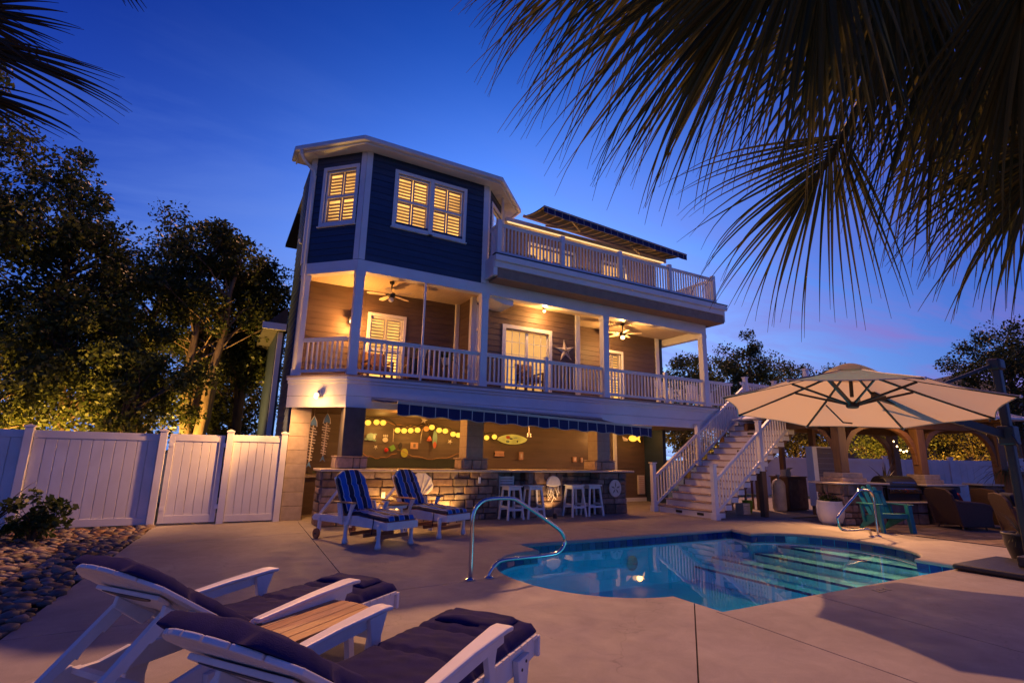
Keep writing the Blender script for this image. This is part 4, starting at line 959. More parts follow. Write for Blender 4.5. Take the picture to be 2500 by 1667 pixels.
p = b_(290, 555); wallthing('turtle_ornament', 'green turtle ornament with pale rim at the left of the bar back wall', 'ornament', [('shell', disc(p, .12, .10), 'surf_teal')] + [('flipper', disc(p + Vector((a, 0, b)), .045, .025), 'surf_teal') for a, b in ((-.12, -.07), (.11, -.09), (.12, .07))] + [('rim', disc(p + Vector((.10, -.01, .0)), .025, .06), 'shell_white')], p)
p = b_(1500, 600); tag(obj('ornament', star_mesh(p, .10, None, .02, 3, .6), 'coral_paint'), 'faded coral triangle ornament on the bar back wall', 'ornament')
mb = MB().tube([b_(755, 390) + Vector((0, -.05, 0)), b_(740, 660) + Vector((0, -.05, 0))], .010, 6); tag(obj('rope', mb, 'fish_bone', smooth=True), 'pale rope hanging left of the bright lanterns on the bar wall', 'rope')
mb = MB().tube([b_(1345, 385) + Vector((0, -.05, 0)), b_(1325, 520) + Vector((0, -.05, 0)), b_(1300, 680) + Vector((0, -.05, 0))], .010, 6); tag(obj('rope', mb, 'fish_bone', smooth=True), 'pale rope hanging right of the bright lanterns on the bar wall', 'rope')
c_ = Vector((8.19, WY, 2.0)); r = wallthing('surfboard', 'lit yellow surfboard with red flower print hung level on the bar wall', 'surfboard', [('board', board_poly(c_, .155, .54, -.03, .04, horiz=True), 'surf_glow')], c_)
for dx, dz_, rx, rz, m in ((-.17, .06, .075, .05, 'coral_paint'), (-.06, .02, .06, .025, 'dark_paint'), (-.18, -.07, .06, .04, 'surf_teal'), (.17, -.06, .025, .03, 'dark_paint'), (.10, .05, .09, .012, 'surf_teal')): obj('print', disc(c_ + Vector((dx, -.0705, dz_)), rx, rz, .002), m, r)
r = root('pendant_cord', 'white pendant with two small bells hanging under the awning', 'pendant', (8.83, 13.2, 2.4)); pz = at(1292, 1062, 13.2)
obj('cord', MB().tube([(pz.x-.02, 13.2, 2.49), (pz.x, 13.2, pz.z)], .012, 6), 'white', r)
for s in (-1, 1): obj('bell', MB().lathe([(0, -.06), (.035, -.055), (.018, 0), (.022, .05), (0, .055)], (pz.x + s*.05, 13.2, pz.z), 10), 'white', r, smooth=True)
p = Vector((7.76, 14.6, 1.55)); wallthing('wall_sign', 'small pale ribbon shaped sign on the brown bar wall', 'sign', [('plate', MB().extr([(p.x-.17, WY, p.z-.08), (p.x+.17, WY, p.z-.08), (p.x+.15, WY, p.z), (p.x+.17, WY, p.z+.08), (p.x-.17, WY, p.z+.08), (p.x-.15, WY, p.z)], (0, -.02, 0)), 'pink_paint'), ('line', MB().box(p.x-.12, p.x+.12, WY-.023, WY-.0205, p.z-.006, p.z+.006), 'shell_line')], p)
for x, z, w, h, lab in ((8.55, 1.5, .07, .12, 'tall pale outlet cover on the brown bar wall below the surfboard'), (10.64, 1.42, .07, .08, 'square pale switch plate on the bar wall left of the corner trim'), (10.93, 1.41, .035, .08, 'narrow pale switch plate nearest the corner trim')):
    wallthing('wall_plate', lab, 'switch plate', [('plate', MB().box(x-w, x+w, WY-.012, WY+.04, z-h, z+h), 'pink_paint'), ('insert', MB().box(x-w*.45, x+w*.45, WY-.017, WY-.0125, z-h*.6, z+h*.6), 'shell_white')], (x, WY, z))
r = root('wall_vent', 'pale grilled vent low on the brown wall beside the stairs', 'vent', (13.56, WY, .57)); obj('frame', MB().box(13.42, 13.72, WY-.015, WY+.04, .25, .90), 'shell_white', r)
for i in range(9): obj('grille_bar', MB().box(13.45, 13.69, WY-.022, WY-.0155, .29 + .066*i, .315 + .066*i), 'pink_paint', r)
c_ = at(1545, 1070, 14.35); r = root('fish_lamp', 'glowing cream fish shaped lamp on the wall right of the bar', 'lamp', c_)
obj('body', MB().ball(c_, (.20, .05, .11), 14, 8), 'lantern_glow', r, smooth=True); obj('tail', MB().extr([(c_.x+.16, c_.y+.02, c_.z), (c_.x+.36, c_.y+.02, c_.z+.13), (c_.x+.31, c_.y+.02, c_.z), (c_.x+.36, c_.y+.02, c_.z-.13)], (0, -.03, 0)), 'lantern_glow', r); obj('head', MB().extr([(c_.x-.25, c_.y+.02, c_.z-.02), (c_.x-.48, c_.y+.02, c_.z+.06), (c_.x-.42, c_.y+.02, c_.z-.10), (c_.x-.26, c_.y+.02, c_.z-.10)], (0, -.03, 0)), 'shell_white', r)
lamp('fish_light', 'POINT', c_ + Vector((0, -.15, .0)), 9, WARM2, r, .1)
r = root('sconce', 'small lit lamp at the top of the white corner trim on the bar wall', 'lamp', (11.45, 14.5, 2.3)); obj('shade', MB().lathe([(.10, 2.40), (.06, 2.22), (.02, 2.20), (0, 2.2)], (11.55, 14.45, 0), 12), 'led', r); lamp('sconce_light', 'POINT', (11.55, 14.3, 2.2), 14, WARM, r, .06)
# ceiling lamps above the bar
for x, lab in ((4.1, 'recessed lamp in the ceiling over the left end of the bar'), (7.4, 'recessed lamp in the ceiling over the middle of the bar'), (10.9, 'recessed lamp in the ceiling over the right end of the bar')):
    r = root('recessed_lamp', lab, 'lamp', (x, 12.75, 2.48)); obj('trim', MB().lathe([(.07, 2.485), (.09, 2.485), (.09, 2.499), (.07, 2.499)], (x, 12.75, 0), 16), 'white', r); obj('lamp_bulb', MB().lathe([(0, 2.49), (.068, 2.49), (.068, 2.497), (0, 2.497)], (x, 12.75, 0), 16), 'bulb', r); lamp('down_light', 'POINT', (x, 12.55, 2.32), 85, WARM2, r, .07)
# fish skeleton hangings on the left wall
for (x, y0, z0, z1, lab) in ((1.98, 13.05, 2.27, 1.16, 'carved fish skeleton with blue head hanging nearest the corner wall'), (2.30, 13.2, 2.36, 1.30, 'carved fish skeleton with blue head hanging nearest the dark pillar')):
    r = root('fish_skeleton', lab, 'hanging', (x, y0, z0)); 
    obj('head', MB().extr([(x-.075, y0, z0-.19), (x-.06, y0, z0-.08), (x, y0, z0+.04), (x+.06, y0, z0-.08), (x+.075, y0, z0-.19), (x, y0, z0-.16)], (0, -.03, 0)), 'fish_blue', r)
    obj('head_rim', MB().tube([(x-.08, y0-.015, z0-.2), (x-.062, y0-.015, z0-.08), (x, y0-.015, z0+.05), (x+.062, y0-.015, z0-.08), (x+.08, y0-.015, z0-.2)], .014, 6), 'shell_white', r)
    obj('spine', MB().tube([(x, y0-.015, z0-.17), (x-.02, y0-.015, z1+.1)], .012, 6), 'fish_bone', r)
    for i in range(12):
        t_ = i/11; zz = z0 - .24 - (z0-z1-.40)*t_; w = .10*(1-.45*t_)*(1 if i % 3 else .6); obj('rib', MB().beam((x-w-.02*t_, y0-.015, zz+.02), (x+w-.02*t_, y0-.015, zz-.012), .018, .022), 'fish_bone', r)
    obj('tail', MB().extr([(x-.02, y0, z1+.12), (x-.08, y0, z1-.03), (x-.02, y0, z1+.03), (x+.04, y0, z1-.03)], (0, -.03, 0)), 'fish_blue', r)
    obj('cord', MB().tube([(x, y0-.015, z0+.04), (x, y0-.015, 2.49)], .004, 4), 'fish_bone', r)
# draped ropes along the back of the bar
for k, (x0, x1, z0, sag) in enumerate(((3.45, 4.5, 1.52, .16), (4.5, 6.6, 1.60, .24), (4.1, 5.4, 2.36, .10))):
    P = [(x0 + (x1-x0)*i/14, WY-.03, z0 - sag*math.sin(math.pi*i/14) + .02*math.sin(i*1.7)) for i in range(15)]
    tag(obj('net_rope', MB().tube(P, .011, 5), 'teak', smooth=True), ('thin rope draped low at the left of the bar back wall', 'long thin rope draped low across the bar back wall', 'dark rope above the lanterns on the bar back wall')[k], 'rope')
# on the bar front: shell, jellyfish, sand dollar
c_ = Vector((4.17, 11.60, .78)); r = root('scallop_shell', 'large pale scallop shell plaque on the stone bar behind the right striped lounger', 'plaque', c_)
P = []
for i in range(13):
    a = R(-15 + 210*i/12); rr = .30*(1 + (.06 if i % 2 else 0)); P.append((c_.x + rr*math.cos(a)*.95, c_.y, c_.z + rr*math.sin(a)))
P.append((c_.x, c_.y, c_.z-.30)); obj('shell', MB().extr(P, (0, -.04, 0)), 'shell_white', r, bev=.012)
for i in range(1, 12, 2):
    a = R(-15 + 210*i/12); obj('rib', MB().beam((c_.x, c_.y-.045, c_.z-.25), (c_.x + .27*math.cos(a), c_.y-.045, c_.z + .27*math.sin(a)), .02, .016, (0, 1, 0)), 'shell_white', r)
c_ = Vector((7.74, 11.59, .78)); r = root('jellyfish_plaque', 'white metal jellyfish on the stone pillar between the bar stools', 'plaque', c_)
obj('bell', MB().extr([(c_.x + .22*math.cos(R(a)), c_.y, c_.z + .02 + (.22*math.sin(R(a)) if a <= 180 else .05*math.sin(R(a)))) for a in range(0, 360, 18)], (0, -.06, 0)), 'shell_white', r, bev=.02)
rn = random.Random(5)
for i in range(11):
    x = c_.x - .17 + .034*i; l_ = rn.uniform(.22, .48)*(1 - abs(i-5)*.07); obj('tentacle', MB().tube([(x, c_.y-.02, c_.z+.0), (x + rn.uniform(-.03, .03), c_.y-.03, c_.z-l_*.4), (x + rn.uniform(-.05, .05), c_.y-.02, c_.z-l_*.7), (x + rn.uniform(-.07, .07), c_.y-.03, c_.z-l_)], .009, 5), 'shell_white', r, smooth=True)
c_ = Vector((9.79, 11.59, .68)); r = root('sand_dollar', 'round sand dollar plaque with star on the right end of the stone bar', 'plaque', c_)
obj('disc', disc(c_, .21, .23, .045, 26), 'shell_white', r, bev=.015)
for i in range(5):
    a = math.pi/2 + 2*math.pi*i/5; u = Vector((math.cos(a), 0, math.sin(a))); w = Vector((-u.z, 0, u.x)); q = c_ + Vector((0, -.0455, 0)); obj('petal', MB().extr([q + u*.02, q + u*.09 + w*.022, q + u*.17, q + u*.09 - w*.022], (0, -.004, 0)), 'shell_line', r)
r = root('hanging_starfish', 'big cream starfish on the porch wall beside the french doors', 'starfish', (8.94, 12.75, 4.67))
obj('body', star_mesh((8.96, 12.765, 4.64), .36, None, .07, 5, .34, .12), 'shell_white', r)
for i in range(5):
    a = math.pi/2 + 2*math.pi*i/5 + .12; obj('ridge', MB().tube([(8.96, 12.69, 4.64), (8.96 + .30*math.cos(a), 12.75, 4.64 + .30*math.sin(a))], [.02, .006], 6), 'shell_line', r)

# ---- bar stools
def stool(x, y, rz, label):
    r = root('bar_stool', label, 'bar stool', (x, y, 0), rz, 'white bar stools at the outdoor bar'); h = .76
    obj('seat', MB().box(-.21, .21, -.19, .19, h, h+.035), 'white_plastic', r, bev=.012, local=True); obj('apron', MB().box(-.17, .17, -.15, .15, h-.07, h-.001), 'white_plastic', r, local=True)
    for sx in (-1, 1):
        for sy in (-1, 1): obj('leg', MB().beam((sx*.15, sy*.135, h-.002), (sx*.225, sy*.20, 0.005), .042, .042, (0, 1, 0)), 'white_plastic', r, local=True)
        obj('stretcher', MB().beam((sx*.195, -.175, .30), (sx*.195, .175, .30), .03, .05), 'white_plastic', r, local=True)
    for sy in (-1, 1): obj('stretcher', MB().beam((-.20, sy*.18, .24), (.20, sy*.18, .24), .03, .05), 'white_plastic', r, local=True)
    return r
stool(6.45, 11.45, R(4), 'white bar stool leftmost in front of the first recess of the bar'); stool(7.08, 11.47, R(-6), 'white bar stool just left of the jellyfish plaque'); stool(8.36, 11.50, R(3), 'white bar stool just right of the jellyfish plaque'); stool(8.93, 11.50, R(-4), 'white bar stool rightmost next to the sand dollar pillar')
r = root('folding_chair', 'white chair back showing above the first bar stool', 'chair', (6.55, 11.85, 0)); 
for i in range(4): obj('back_slat', MB().box(6.36, 6.74, 11.90, 11.92, .74 + .065*i, .79 + .065*i), 'white_plastic', r)
for x in (6.34, 6.74): obj('leg', MB().box(x, x+.03, 11.90, 11.93, 0, 1.0), 'white_plastic', r)
obj('seat', MB().box(6.34, 6.77, 11.72, 11.89, .42, .45), 'white_plastic', r)
r = root('candle_lantern', 'small lit lantern on the ground by the bar between the striped loungers', 'lantern', (3.42, 11.45, 0))
obj('base', MB().box(3.36, 3.48, 11.39, 11.51, .0, .03), 'dark_paint', r); obj('glow', MB().lathe([(0, .04), (.03, .04), (.03, .22), (.012, .26), (0, .27)], (3.42, 11.45, 0), 10), 'bulb', r, smooth=True)
for sx in (-1, 1):
    for sy in (-1, 1): obj('corner_bar', MB().box(3.42+sx*.055-.005, 3.42+sx*.055+.005, 11.45+sy*.055-.005, 11.45+sy*.055+.005, .03, .32), 'dark_paint', r)
obj('cap', MB().box(3.35, 3.49, 11.38, 11.52, .32, .34), 'dark_paint', r)
lamp('candle_light', 'POINT', (3.42, 11.30, .42), 26, (1.0, .50, .12), r, .04)
# uplight added to brighten the stone to the right of the shell
r = root('bar_fill_light', 'small ground lamp washing the stone bar behind the right striped lounger', 'lamp', (4.85, 11.35, 0)); obj('body', MB().lathe([(0, 0), (.05, 0), (.05, .10), (.03, .12), (0, .12)], (4.75, 11.35, 0), 12), 'dark_paint', r); lamp('uplight', 'SPOT', (4.75, 11.33, .15), 75, (1.0, .52, .14), r, .03, (4.75, 11.7, .8), 120, .6)
r = root('jelly_fill_light', 'small ground lamp below the jellyfish plaque', 'lamp', (7.7, 11.2, 0)); obj('body', MB().lathe([(0, 0), (.05, 0), (.05, .10), (.03, .12), (0, .12)], (7.62, 11.3, 0), 12), 'dark_paint', r); lamp('uplight', 'SPOT', (7.62, 11.3, .15), 26, (1.0, .55, .2), r, .03, (7.65, 11.66, .8), 110, .6)  # lamp added to put more warm light on the pillar stones
# ---- things on the porches
def pl_chair(x, y, z, rz, cush, m, label, cat='armchair', w=.62):
    r = root('porch_armchair' if m != 'wicker' else 'terrace_armchair', label, cat, (x, y, z), rz)
    obj('seat', MB().box(-w/2, w/2, -.30, .28, .30, .36), m, r, local=True, bev=.01); obj('back', MB().extr([(-w/2, .24, .33), (w/2, .24, .33), (w/2, .34, .88), (-w/2, .34, .88)], (0, .05, 0)), m, r, local=True, bev=.01)
    for s in (-1, 1):
        obj('arm', MB().box(s*w/2-.035, s*w/2+.035, -.30, .30, .55, .59), m, r, local=True, bev=.008)
        for yy in (-.27, .25): obj('leg', MB().box(s*w/2-.025, s*w/2+.025, yy-.025, yy+.025, 0, .55), m, r, local=True)
    obj('cushion', MB().box(-w/2+.05, w/2-.05, -.28, .22, .36, .47), cush, r, local=True, bev=.035, seg=3); obj('pillow', MB().obox((0, .19, .66), (w-.14, .13, .36), Matrix.Rotation(R(-12), 3, 'X')), cush, r, local=True, bev=.05, seg=3)
    return r
pl_chair(6.7, 12.7, 6.59, R(10), 'orange_cloth', 'wicker', 'wicker chair with orange cushions at the left end of the terrace')
pl_chair(7.55, 12.5, 6.59, R(-6), 'yellow_cloth', 'wicker', 'wicker chair with yellow cushions behind the second terrace post')
pl_chair(8.7, 12.6, 6.59, R(4), 'orange_cloth', 'wicker', 'wicker chair with orange cushions in the middle of the terrace')
pl_chair(9.6, 12.5, 6.59, R(-8), 'yellow_cloth', 'wicker', 'wicker chair with yellow cushions left of the terrace sconce')
pl_chair(11.3, 12.6, 6.59, R(5), 'trash', 'wicker', 'wicker chair with dark blue cushions at the right of the terrace')
pl_chair(3.4, 13.2, 3.19, R(5), 'tan_cloth', 'wood_beam', 'wooden armchair with tan cushions in front of the corner porch window')
pl_chair(4.5, 13.2, 3.19, R(-8), 'navy_cloth', 'wood_beam', 'wooden armchair with dark cushions below the porch plants')
pl_chair(7.5, 12.42, 3.19, R(0), 'tan_cloth', 'wood_beam', 'wooden armchair with tan cushions in front of the french doors', w=.56)
def slat_chair(x, y, z, rz, label):
    r = root('slat_back_chair', label, 'chair', (x, y, z), rz)
    for i in range(5): obj('back_slat', MB().extr([(-.25+.1*i, .20, .38), (-.16+.1*i, .20, .38), (-.16+.1*i, .36, .98 - .03*abs(i-2)), (-.25+.1*i, .36, .98 - .03*abs(i-2))], (0, .02, 0)), 'white_plastic', r, local=True)
    obj('seat', MB().extr([(-.27, -.28, .40), (.27, -.28, .40), (.27, .24, .34), (-.27, .24, .34)], (0, 0, .03)), 'white_plastic', r, local=True)
    for s in (-1, 1):
        obj('arm', MB().box(s*.33-.06, s*.33+.06, -.34, .30, .58, .605), 'white_plastic', r, local=True)
        for yy in (-.28, .22): obj('leg', MB().box(s*.30-.02, s*.30+.02, yy-.05, yy+.05, 0, .58), 'white_plastic', r, local=True)
slat_chair(13.2, 12.75, 3.19, R(10), 'white slat back chair behind the right end of the porch railing'); slat_chair(14.8, 12.9, 3.19, R(-10), 'white slat back chair past the last porch column')
# potted ferns on a stand in the screened porch
def fronds(mb, c, n, l, droop, w, rnd, up=.9):
    for k in range(n):
        a = rnd.uniform(0, 6.283); d = Vector((math.cos(a), math.sin(a), 0)); e = rnd.uniform(.3, up); L_ = l*rnd.uniform(.6, 1.1); s = Vector((-d.y, d.x, 0)); pr_ = None
        for i in range(7):
            t_ = i/6; p = c + d*L_*t_ + Vector((0, 0, L_*(e*t_ - droop*t_*t_))); ww = w*(1-t_)*(.4+.6*min(1, t_*4))+.002
            cur = (p - s*ww, p + s*ww)
            if pr_: mb.quad(pr_[0], pr_[1], cur[1], cur[0])
            pr_ = cur
for x, y, z, lab in ((4.45, 12.75, 4.15, 'fern in a pot behind the screen bar of the corner porch'), (5.10, 12.8, 4.0, 'wide green fern in a pot at the right of the corner porch')):
    r = root('potted_fern', lab, 'plant', (x, y, 3.2)); obj('stand', MB().lathe([(.12, 3.19), (.03, 3.24), (.03, z-.22), (.12, z-.20), (0, z-.20)], (x, y, 0), 10), 'bronze', r)
    obj('pot', MB().lathe([(.07, z-.19), (.11, z-.02), (.12, z), (.09, z-.01), (0, z-.02)], (x, y, 0), 14), 'pot_white', r, smooth=True); mb = MB(); fronds(mb, Vector((x, y, z-.02)), 70, .42, .75, .022, random.Random(int(x*10)), 1.2); obj('foliage', mb, 'leaf_bush', r, fix=False)
# ================================================================ loungers
def smooth_path(P, n=5):
    P = [Vector(p) for p in P]; out_ = []
    for i in range(len(P)-1):
        p0, p1, p2, p3 = P[max(0, i-1)], P[i], P[i+1], P[min(len(P)-1, i+2)]
        for k in range(n):
            t_ = k/n; out_.append(.5*((2*p1) + (p2-p0)*t_ + (2*p0-5*p1+4*p2-p3)*t_*t_ + (3*p1-p0-3*p2+p3)*t_**3))
    return out_ + [P[-1]]
def tf(mb, m): mb.v = [tuple(m @ Vector(v)) for v in mb.v]; return mb
def cushion_mesh(path, half_w, th, nu, nv, tuft=(), edge=.07, puff=.02, crown=None):
    """pad that follows path (list of (x, z) along the lounger); rounded edges, cross seams at given s"""
    ps = [Vector((p[0], 0, p[1])) for p in path]; cum = [0]
    for a, b in zip(ps[:-1], ps[1:]): cum.append(cum[-1] + (b-a).length)
    T = cum[-1]
    def pt(s):
        s = max(0, min(T, s))
        for i in range(len(ps)-1):
            if s <= cum[i+1] + 1e-9:
                t_ = (s-cum[i])/max(1e-6, cum[i+1]-cum[i]); return ps[i].lerp(ps[i+1], t_)
        return ps[-1]
    def fr_(s):
        a, b = pt(s-.05), pt(s+.05); d = (b-a).normalized(); n_ = Vector((d.z, 0, -d.x))
        if n_.z < 0: n_ = -n_
        return pt(s), n_
    V = []; F = []
    for j in range(nv+1):
        s = T*j/nv; p, n_ = fr_(s); es = min(s, T-s); ef = min(1, es/edge); ef = math.sqrt(max(0, 1-(1-ef)**2))
        hw = half_w if crown is None else crown(s/T, half_w)
        for i in range(nu+1):
            v = -1 + 2*i/nu; y = v*hw; ey = min(1, (1-abs(v))*hw/edge); ey = math.sqrt(max(0, 1-(1-ey)**2))
            h = th*(.12 + .88*min(ef, ey)) + puff*math.cos(v*1.45)*ef
            for s0 in tuft: h -= .030*math.exp(-((s-s0)/.022)**2)*(1 - .25*abs(v))
            h += .010*noise.noise(Vector((s*7, y*8, half_w*9))) + .006*noise.noise(Vector((s*22, y*9, 3.1)))
            for s0 in tuft: h += .006*math.sin(y*46 + s0*9)*math.exp(-((s-s0)/.07)**2)
            q = p + n_*h; V.append((q.x, y, q.z))
    n1 = len(V)
    for j in range(nv+1):
        s = T*j/nv; p, n_ = fr_(s); hw = half_w if crown is None else crown(s/T, half_w)
        for i in range(nu+1): y = (-1 + 2*i/nu)*hw; V.append((p.x, y, p.z))
    for j in range(nv):
        for i in range(nu):
            a = j*(nu+1)+i; F.append((a, a+1, a+nu+2, a+nu+1)); F.append((n1+a+nu+1, n1+a+nu+2, n1+a+1, n1+a))
    for j in range(nv):
        for i in (0, nu): a = j*(nu+1)+i; F.append((a, a+nu+1, n1+a+nu+1, n1+a))
    for i in range(nu):
        for j in (0, nv): a = j*(nu+1)+i; F.append((a+1, a, n1+a, n1+a+1))
    return MB().add(V, F)
def lounger_navy(loc, rz, label):
    r = root('chaise_lounge', label, 'lounger', loc, rz, 'white loungers with navy cushions in the foreground'); W = 'white_plastic'
    A = dict(local=True)
    PX, PZ = -1.36, .385; HX, HZ = -2.17, .90
    for s in (-1, 1):
        y = s*.315
        P = [(0, y, .36), (0, y, .25), (-.30, y, .235), (-1.35, y, .25), (-2.22, y, .22), (-2.27, y, .30), (-2.00, y, .36), (-1.97, y, .335), (-1.86, y, .335), (-1.70, y, .375), (-1.67, y, .355), (-1.45, y, .36)]
        obj('side_rail', MB().extr([(a, b - .0175, c) for a, b, c in P], (0, .035, 0)), W, r, bev=.006, **A)
        for x0 in (-.26, -1.62):
            yy = s*.353; P = [(x0-.09, .33), (x0-.065, .2), (x0-.10, 0), (x0+.07, 0), (x0+.055, .17), (x0+.09, .33)]
            lg = obj('leg', MB().extr([(a, yy-.019, b) for a, b in P], (0, .038, 0)), W, r, bev=.006, **A)
            for bz_ in (.27, .30): obj('bolt', MB().lathe([(0, 0), (.009, 0), (.009, .004), (0, .005)], (x0 + (bz_-.285)*2, s*.372, bz_), 8, Matrix.Rotation(R(-90*s), 3, 'X')), 'dark_paint', lg, local=True)
        ya = s*.40
        ar = obj('arm', MB().add([(-.60, ya-.055, .60), (-.60, ya+.055, .60), (-.68, ya+.055, .605), (-1.02, ya+.04, .585), (-1.46, ya+.03, .545), (-1.46, ya-.03, .545), (-1.02, ya-.04, .585), (-.68, ya-.055, .605)] +
            [(x, y_, z-.026) for x, y_, z in [(-.60, ya-.055, .60), (-.60, ya+.055, .60), (-.68, ya+.055, .605), (-1.02, ya+.04, .585), (-1.46, ya+.03, .545), (-1.46, ya-.03, .545), (-1.02, ya-.04, .585), (-.68, ya-.055, .605)]],
            [(0,1,2,7), (7,2,3,6), (6,3,4,5), (15,10,9,8), (14,11,10,15), (13,12,11,14)] + [(i, 8+i, 8+(i+1) % 8, (i+1) % 8) for i in range(8)]), W, r, bev=.010, **A)
        obj('arm_apron', MB().extr([(-.64, ya-.014, .575), (-.64, ya-.014, .52), (-1.42, ya-.014, .47), (-1.42, ya-.014, .522)], (0, .028, 0)), W, ar, local=True)
        P = [(-.64, .575), (-.80, .568), (-.775, .46), (-.755, .38), (-.80, .22), (-.66, .22), (-.70, .38), (-.685, .46)]
        ap = obj('arm_post', MB().extr([(a, s*.375-.017, b) for a, b in P], (0, .034, 0)), W, r, bev=.006, **A)
        obj('bolt', MB().lathe([(0, 0), (.011, 0), (.011, .004), (0, .005)], (-.72, s*.3925, .52), 8, Matrix.Rotation(R(-90*s), 3, 'X')), 'dark_paint', ap, local=True)
        obj('rear_arm_post', MB().extr([(-1.36, s*.375-.015, .54), (-1.46, s*.375-.015, .535), (-1.52, s*.375-.015, .24), (-1.40, s*.375-.015, .24)], (0, .03, 0)), W, r, bev=.005, **A)
    sl = MB().box(-.038, .038, -.355, .355, .362, .384).mesh('slat'); sl.materials.append(M[W])
    k = 0; x = -.045
    while x > -1.34:
        o = bpy.data.objects.new('slat', sl); COL.objects.link(o); o.parent = r; o.location = (x, 0, 0); x -= .0865; WM[o.name] = WM[r.name]
    obj('foot_board', MB().box(-.001, .032, -.36, .36, .25, .372), W, r, bev=.006, **A)
    obj('end_board', MB().box(-2.24, -2.18, -.335, .335, .225, .29), W, r, bev=.006, **A)
    obj('cross_bar', MB().beam((-1.98, -.30, .335), (-1.98, .30, .335), .04, .03), W, r, **A); obj('cross_bar', MB().box(-1.66, -1.62, -.335, .335, .06, .12), W, r, **A); obj('cross_bar', MB().box(-.28, -.24, -.335, .335, .10, .15), W, r, **A)
    d = Vector((HX-PX, 0, HZ-PZ)); bl = d.length; d.normalize(); nrm = Vector((-d.z, 0, d.x)) * -1
    if nrm.z < 0: nrm = -nrm
    def b(t_, y, n_=0): return Vector((PX, y, PZ)) + d*t_ + nrm*n_
    n = 7; w = .70/n
    for i in range(n):
        y0 = -.35 + w*i + .004; y1 = y0 + w - .008; f_ = lambda y: bl*(1 - .20*(abs(y)/.35)**2.2)
        ym = (y0+y1)/2; P = [b(.02, y0), b(.02, y1), b(f_(y1), y1), b(f_(ym)+.004, ym), b(f_(y0), y0)]
        obj('back_slat', MB().extr(P, nrm*.022), W, r, bev=.005, **A)
    bb = obj('back_batten', MB().extr([b(.10, -.33, -.035), b(.18, -.33, -.035), b(.18, .33, -.035), b(.10, .33, -.035)], nrm*.034), W, r, **A)
    for y in (-.27, .27): obj('back_batten', MB().extr([b(.02, y-.03, -.036), b(bl*.50, y-.03, -.036), b(bl*.50, y+.03, -.036), b(.02, y+.03, -.036)], nrm*.035), W, r, bev=.004, **A)
    P = [b(bl*.74, .265*math.cos(R(a)), -.030) - d*(.22*math.sin(R(a))) for a in range(0, 181, 12)]
    hp = obj('handle_plate', MB().extr(P, nrm*.022), W, r, bev=.005, **A)
    P = [b(bl*.735, .20*math.cos(R(a)), -.0345) - d*(.065*math.sin(R(a))) for a in range(0, 181, 15)]
    obj('slot_shade', MB().extr(P, nrm*.004), 'dark_paint', hp, local=True)  # dark crescent laid on the plate for the shade inside the handle opening
    for y in (-.20, .20):
        a0 = b(bl*.58, y, -.05); b0 = Vector((-2.20, y, .32)); dd = (b0-a0); ll = dd.length; dd.normalize(); up_ = Vector((-dd.z, 0, dd.x))
        prof = [(-.03, .035), (.02, .04), (ll*.30, .04), (ll*.30, .028), (ll*.55, .028), (ll*.62, .04), (ll*.62, .025), (ll*.9, .02), (ll, .02), (ll, -.035), (-.03, -.035)]
        pr_ = obj('prop', MB().extr([a0 + dd*q + up_*h - Vector((0, .017, 0)) for q, h in prof], (0, .034, 0)), W, r, bev=.005, **A)
        obj('bolt', MB().lathe([(0, 0), (.012, 0), (.012, .004), (0, .005)], a0 + Vector((0, -.018, 0)), 8, Matrix.Rotation(R(90), 3, 'X')), 'dark_paint', pr_, local=True)
        obj('pivot_block', MB().extr([b(bl*.42, y-.05, -.10), b(bl*.64, y-.05, -.085), b(bl*.66, y-.05, -.03), b(bl*.38, y-.05, -.03)], (0, .03, 0)), W, r, bev=.006, **A)
    # cushion: seat pad and back pad in one, with a roll at the head
    path = [(.02, .386), (-.3, .388), (-1.25, .39), (-1.36, .405), (b(.10, 0, .024).x, b(.10, 0, .024).z), (b(bl*.96, 0, .024).x, b(bl*.96, 0, .024).z)]
    tot = 1.38 + bl*.98
    cu = obj('cushion', cushion_mesh(path, .335, .060, 26, 96, tuft=(.42, .82, 1.30, 1.345, 1.95), edge=.05, puff=.010, crown=lambda t_, hw: hw*(1 - .28*max(0, (t_-.90)/.10)**2)), 'navy_cushion', r, smooth=True, local=True)
    fr2 = cushion_mesh([(-.055, .455), (-.30, .458)], .24, .026, 18, 22, edge=.05, puff=.012)
    obj('end_panel', fr2, 'navy_cushion', cu, smooth=True, local=True)
    return r
lounger_navy((1.26, 4.80, 0), R(37), 'white lounger with navy cushion on the far side of the teak side table')
lounger_navy((1.76, 3.40, 0), R(36), 'white lounger with navy cushion nearest the camera at the bottom edge')
# teak topped side table between them
r = root('side_table', 'oval slatted teak side table on white legs between the navy loungers', 'side table', (.60, 3.62, 0), R(38))
hw = .255; k = 6
for i in range(k):
    y0 = -hw + 2*hw*i/k + .003; y1 = y0 + 2*hw/k - .006
    def ex(y): return .30 + .13*math.sqrt(max(0, 1-(y/hw)**2))
    ym = (y0+y1)/2; P = [(-ex(y0), y0), (-ex(ym), ym), (-ex(y1), y1), (ex(y1), y1), (ex(ym), ym), (ex(y0), y0)]
    obj('plank', MB().extr([(a, b_y, .485) for a, b_y in P], (0, 0, .024)), 'teak', r, bev=.004, local=True)
for s in (-1, 1):
    obj('rail', MB().box(s*.22-.02, s*.22+.02, -.22, .22, .43, .484), 'white_plastic', r, local=True)
    for q in (-1, 1): obj('leg', MB().beam((s*.22, q*.17, .43), (s*.26, q*.20, 0), .045, .04, (0, 1, 0)), 'white_plastic', r, local=True)
obj('shelf', MB().box(-.26, .26, -.16, .16, .16, .18), 'white_plastic', r, bev=.005, local=True)

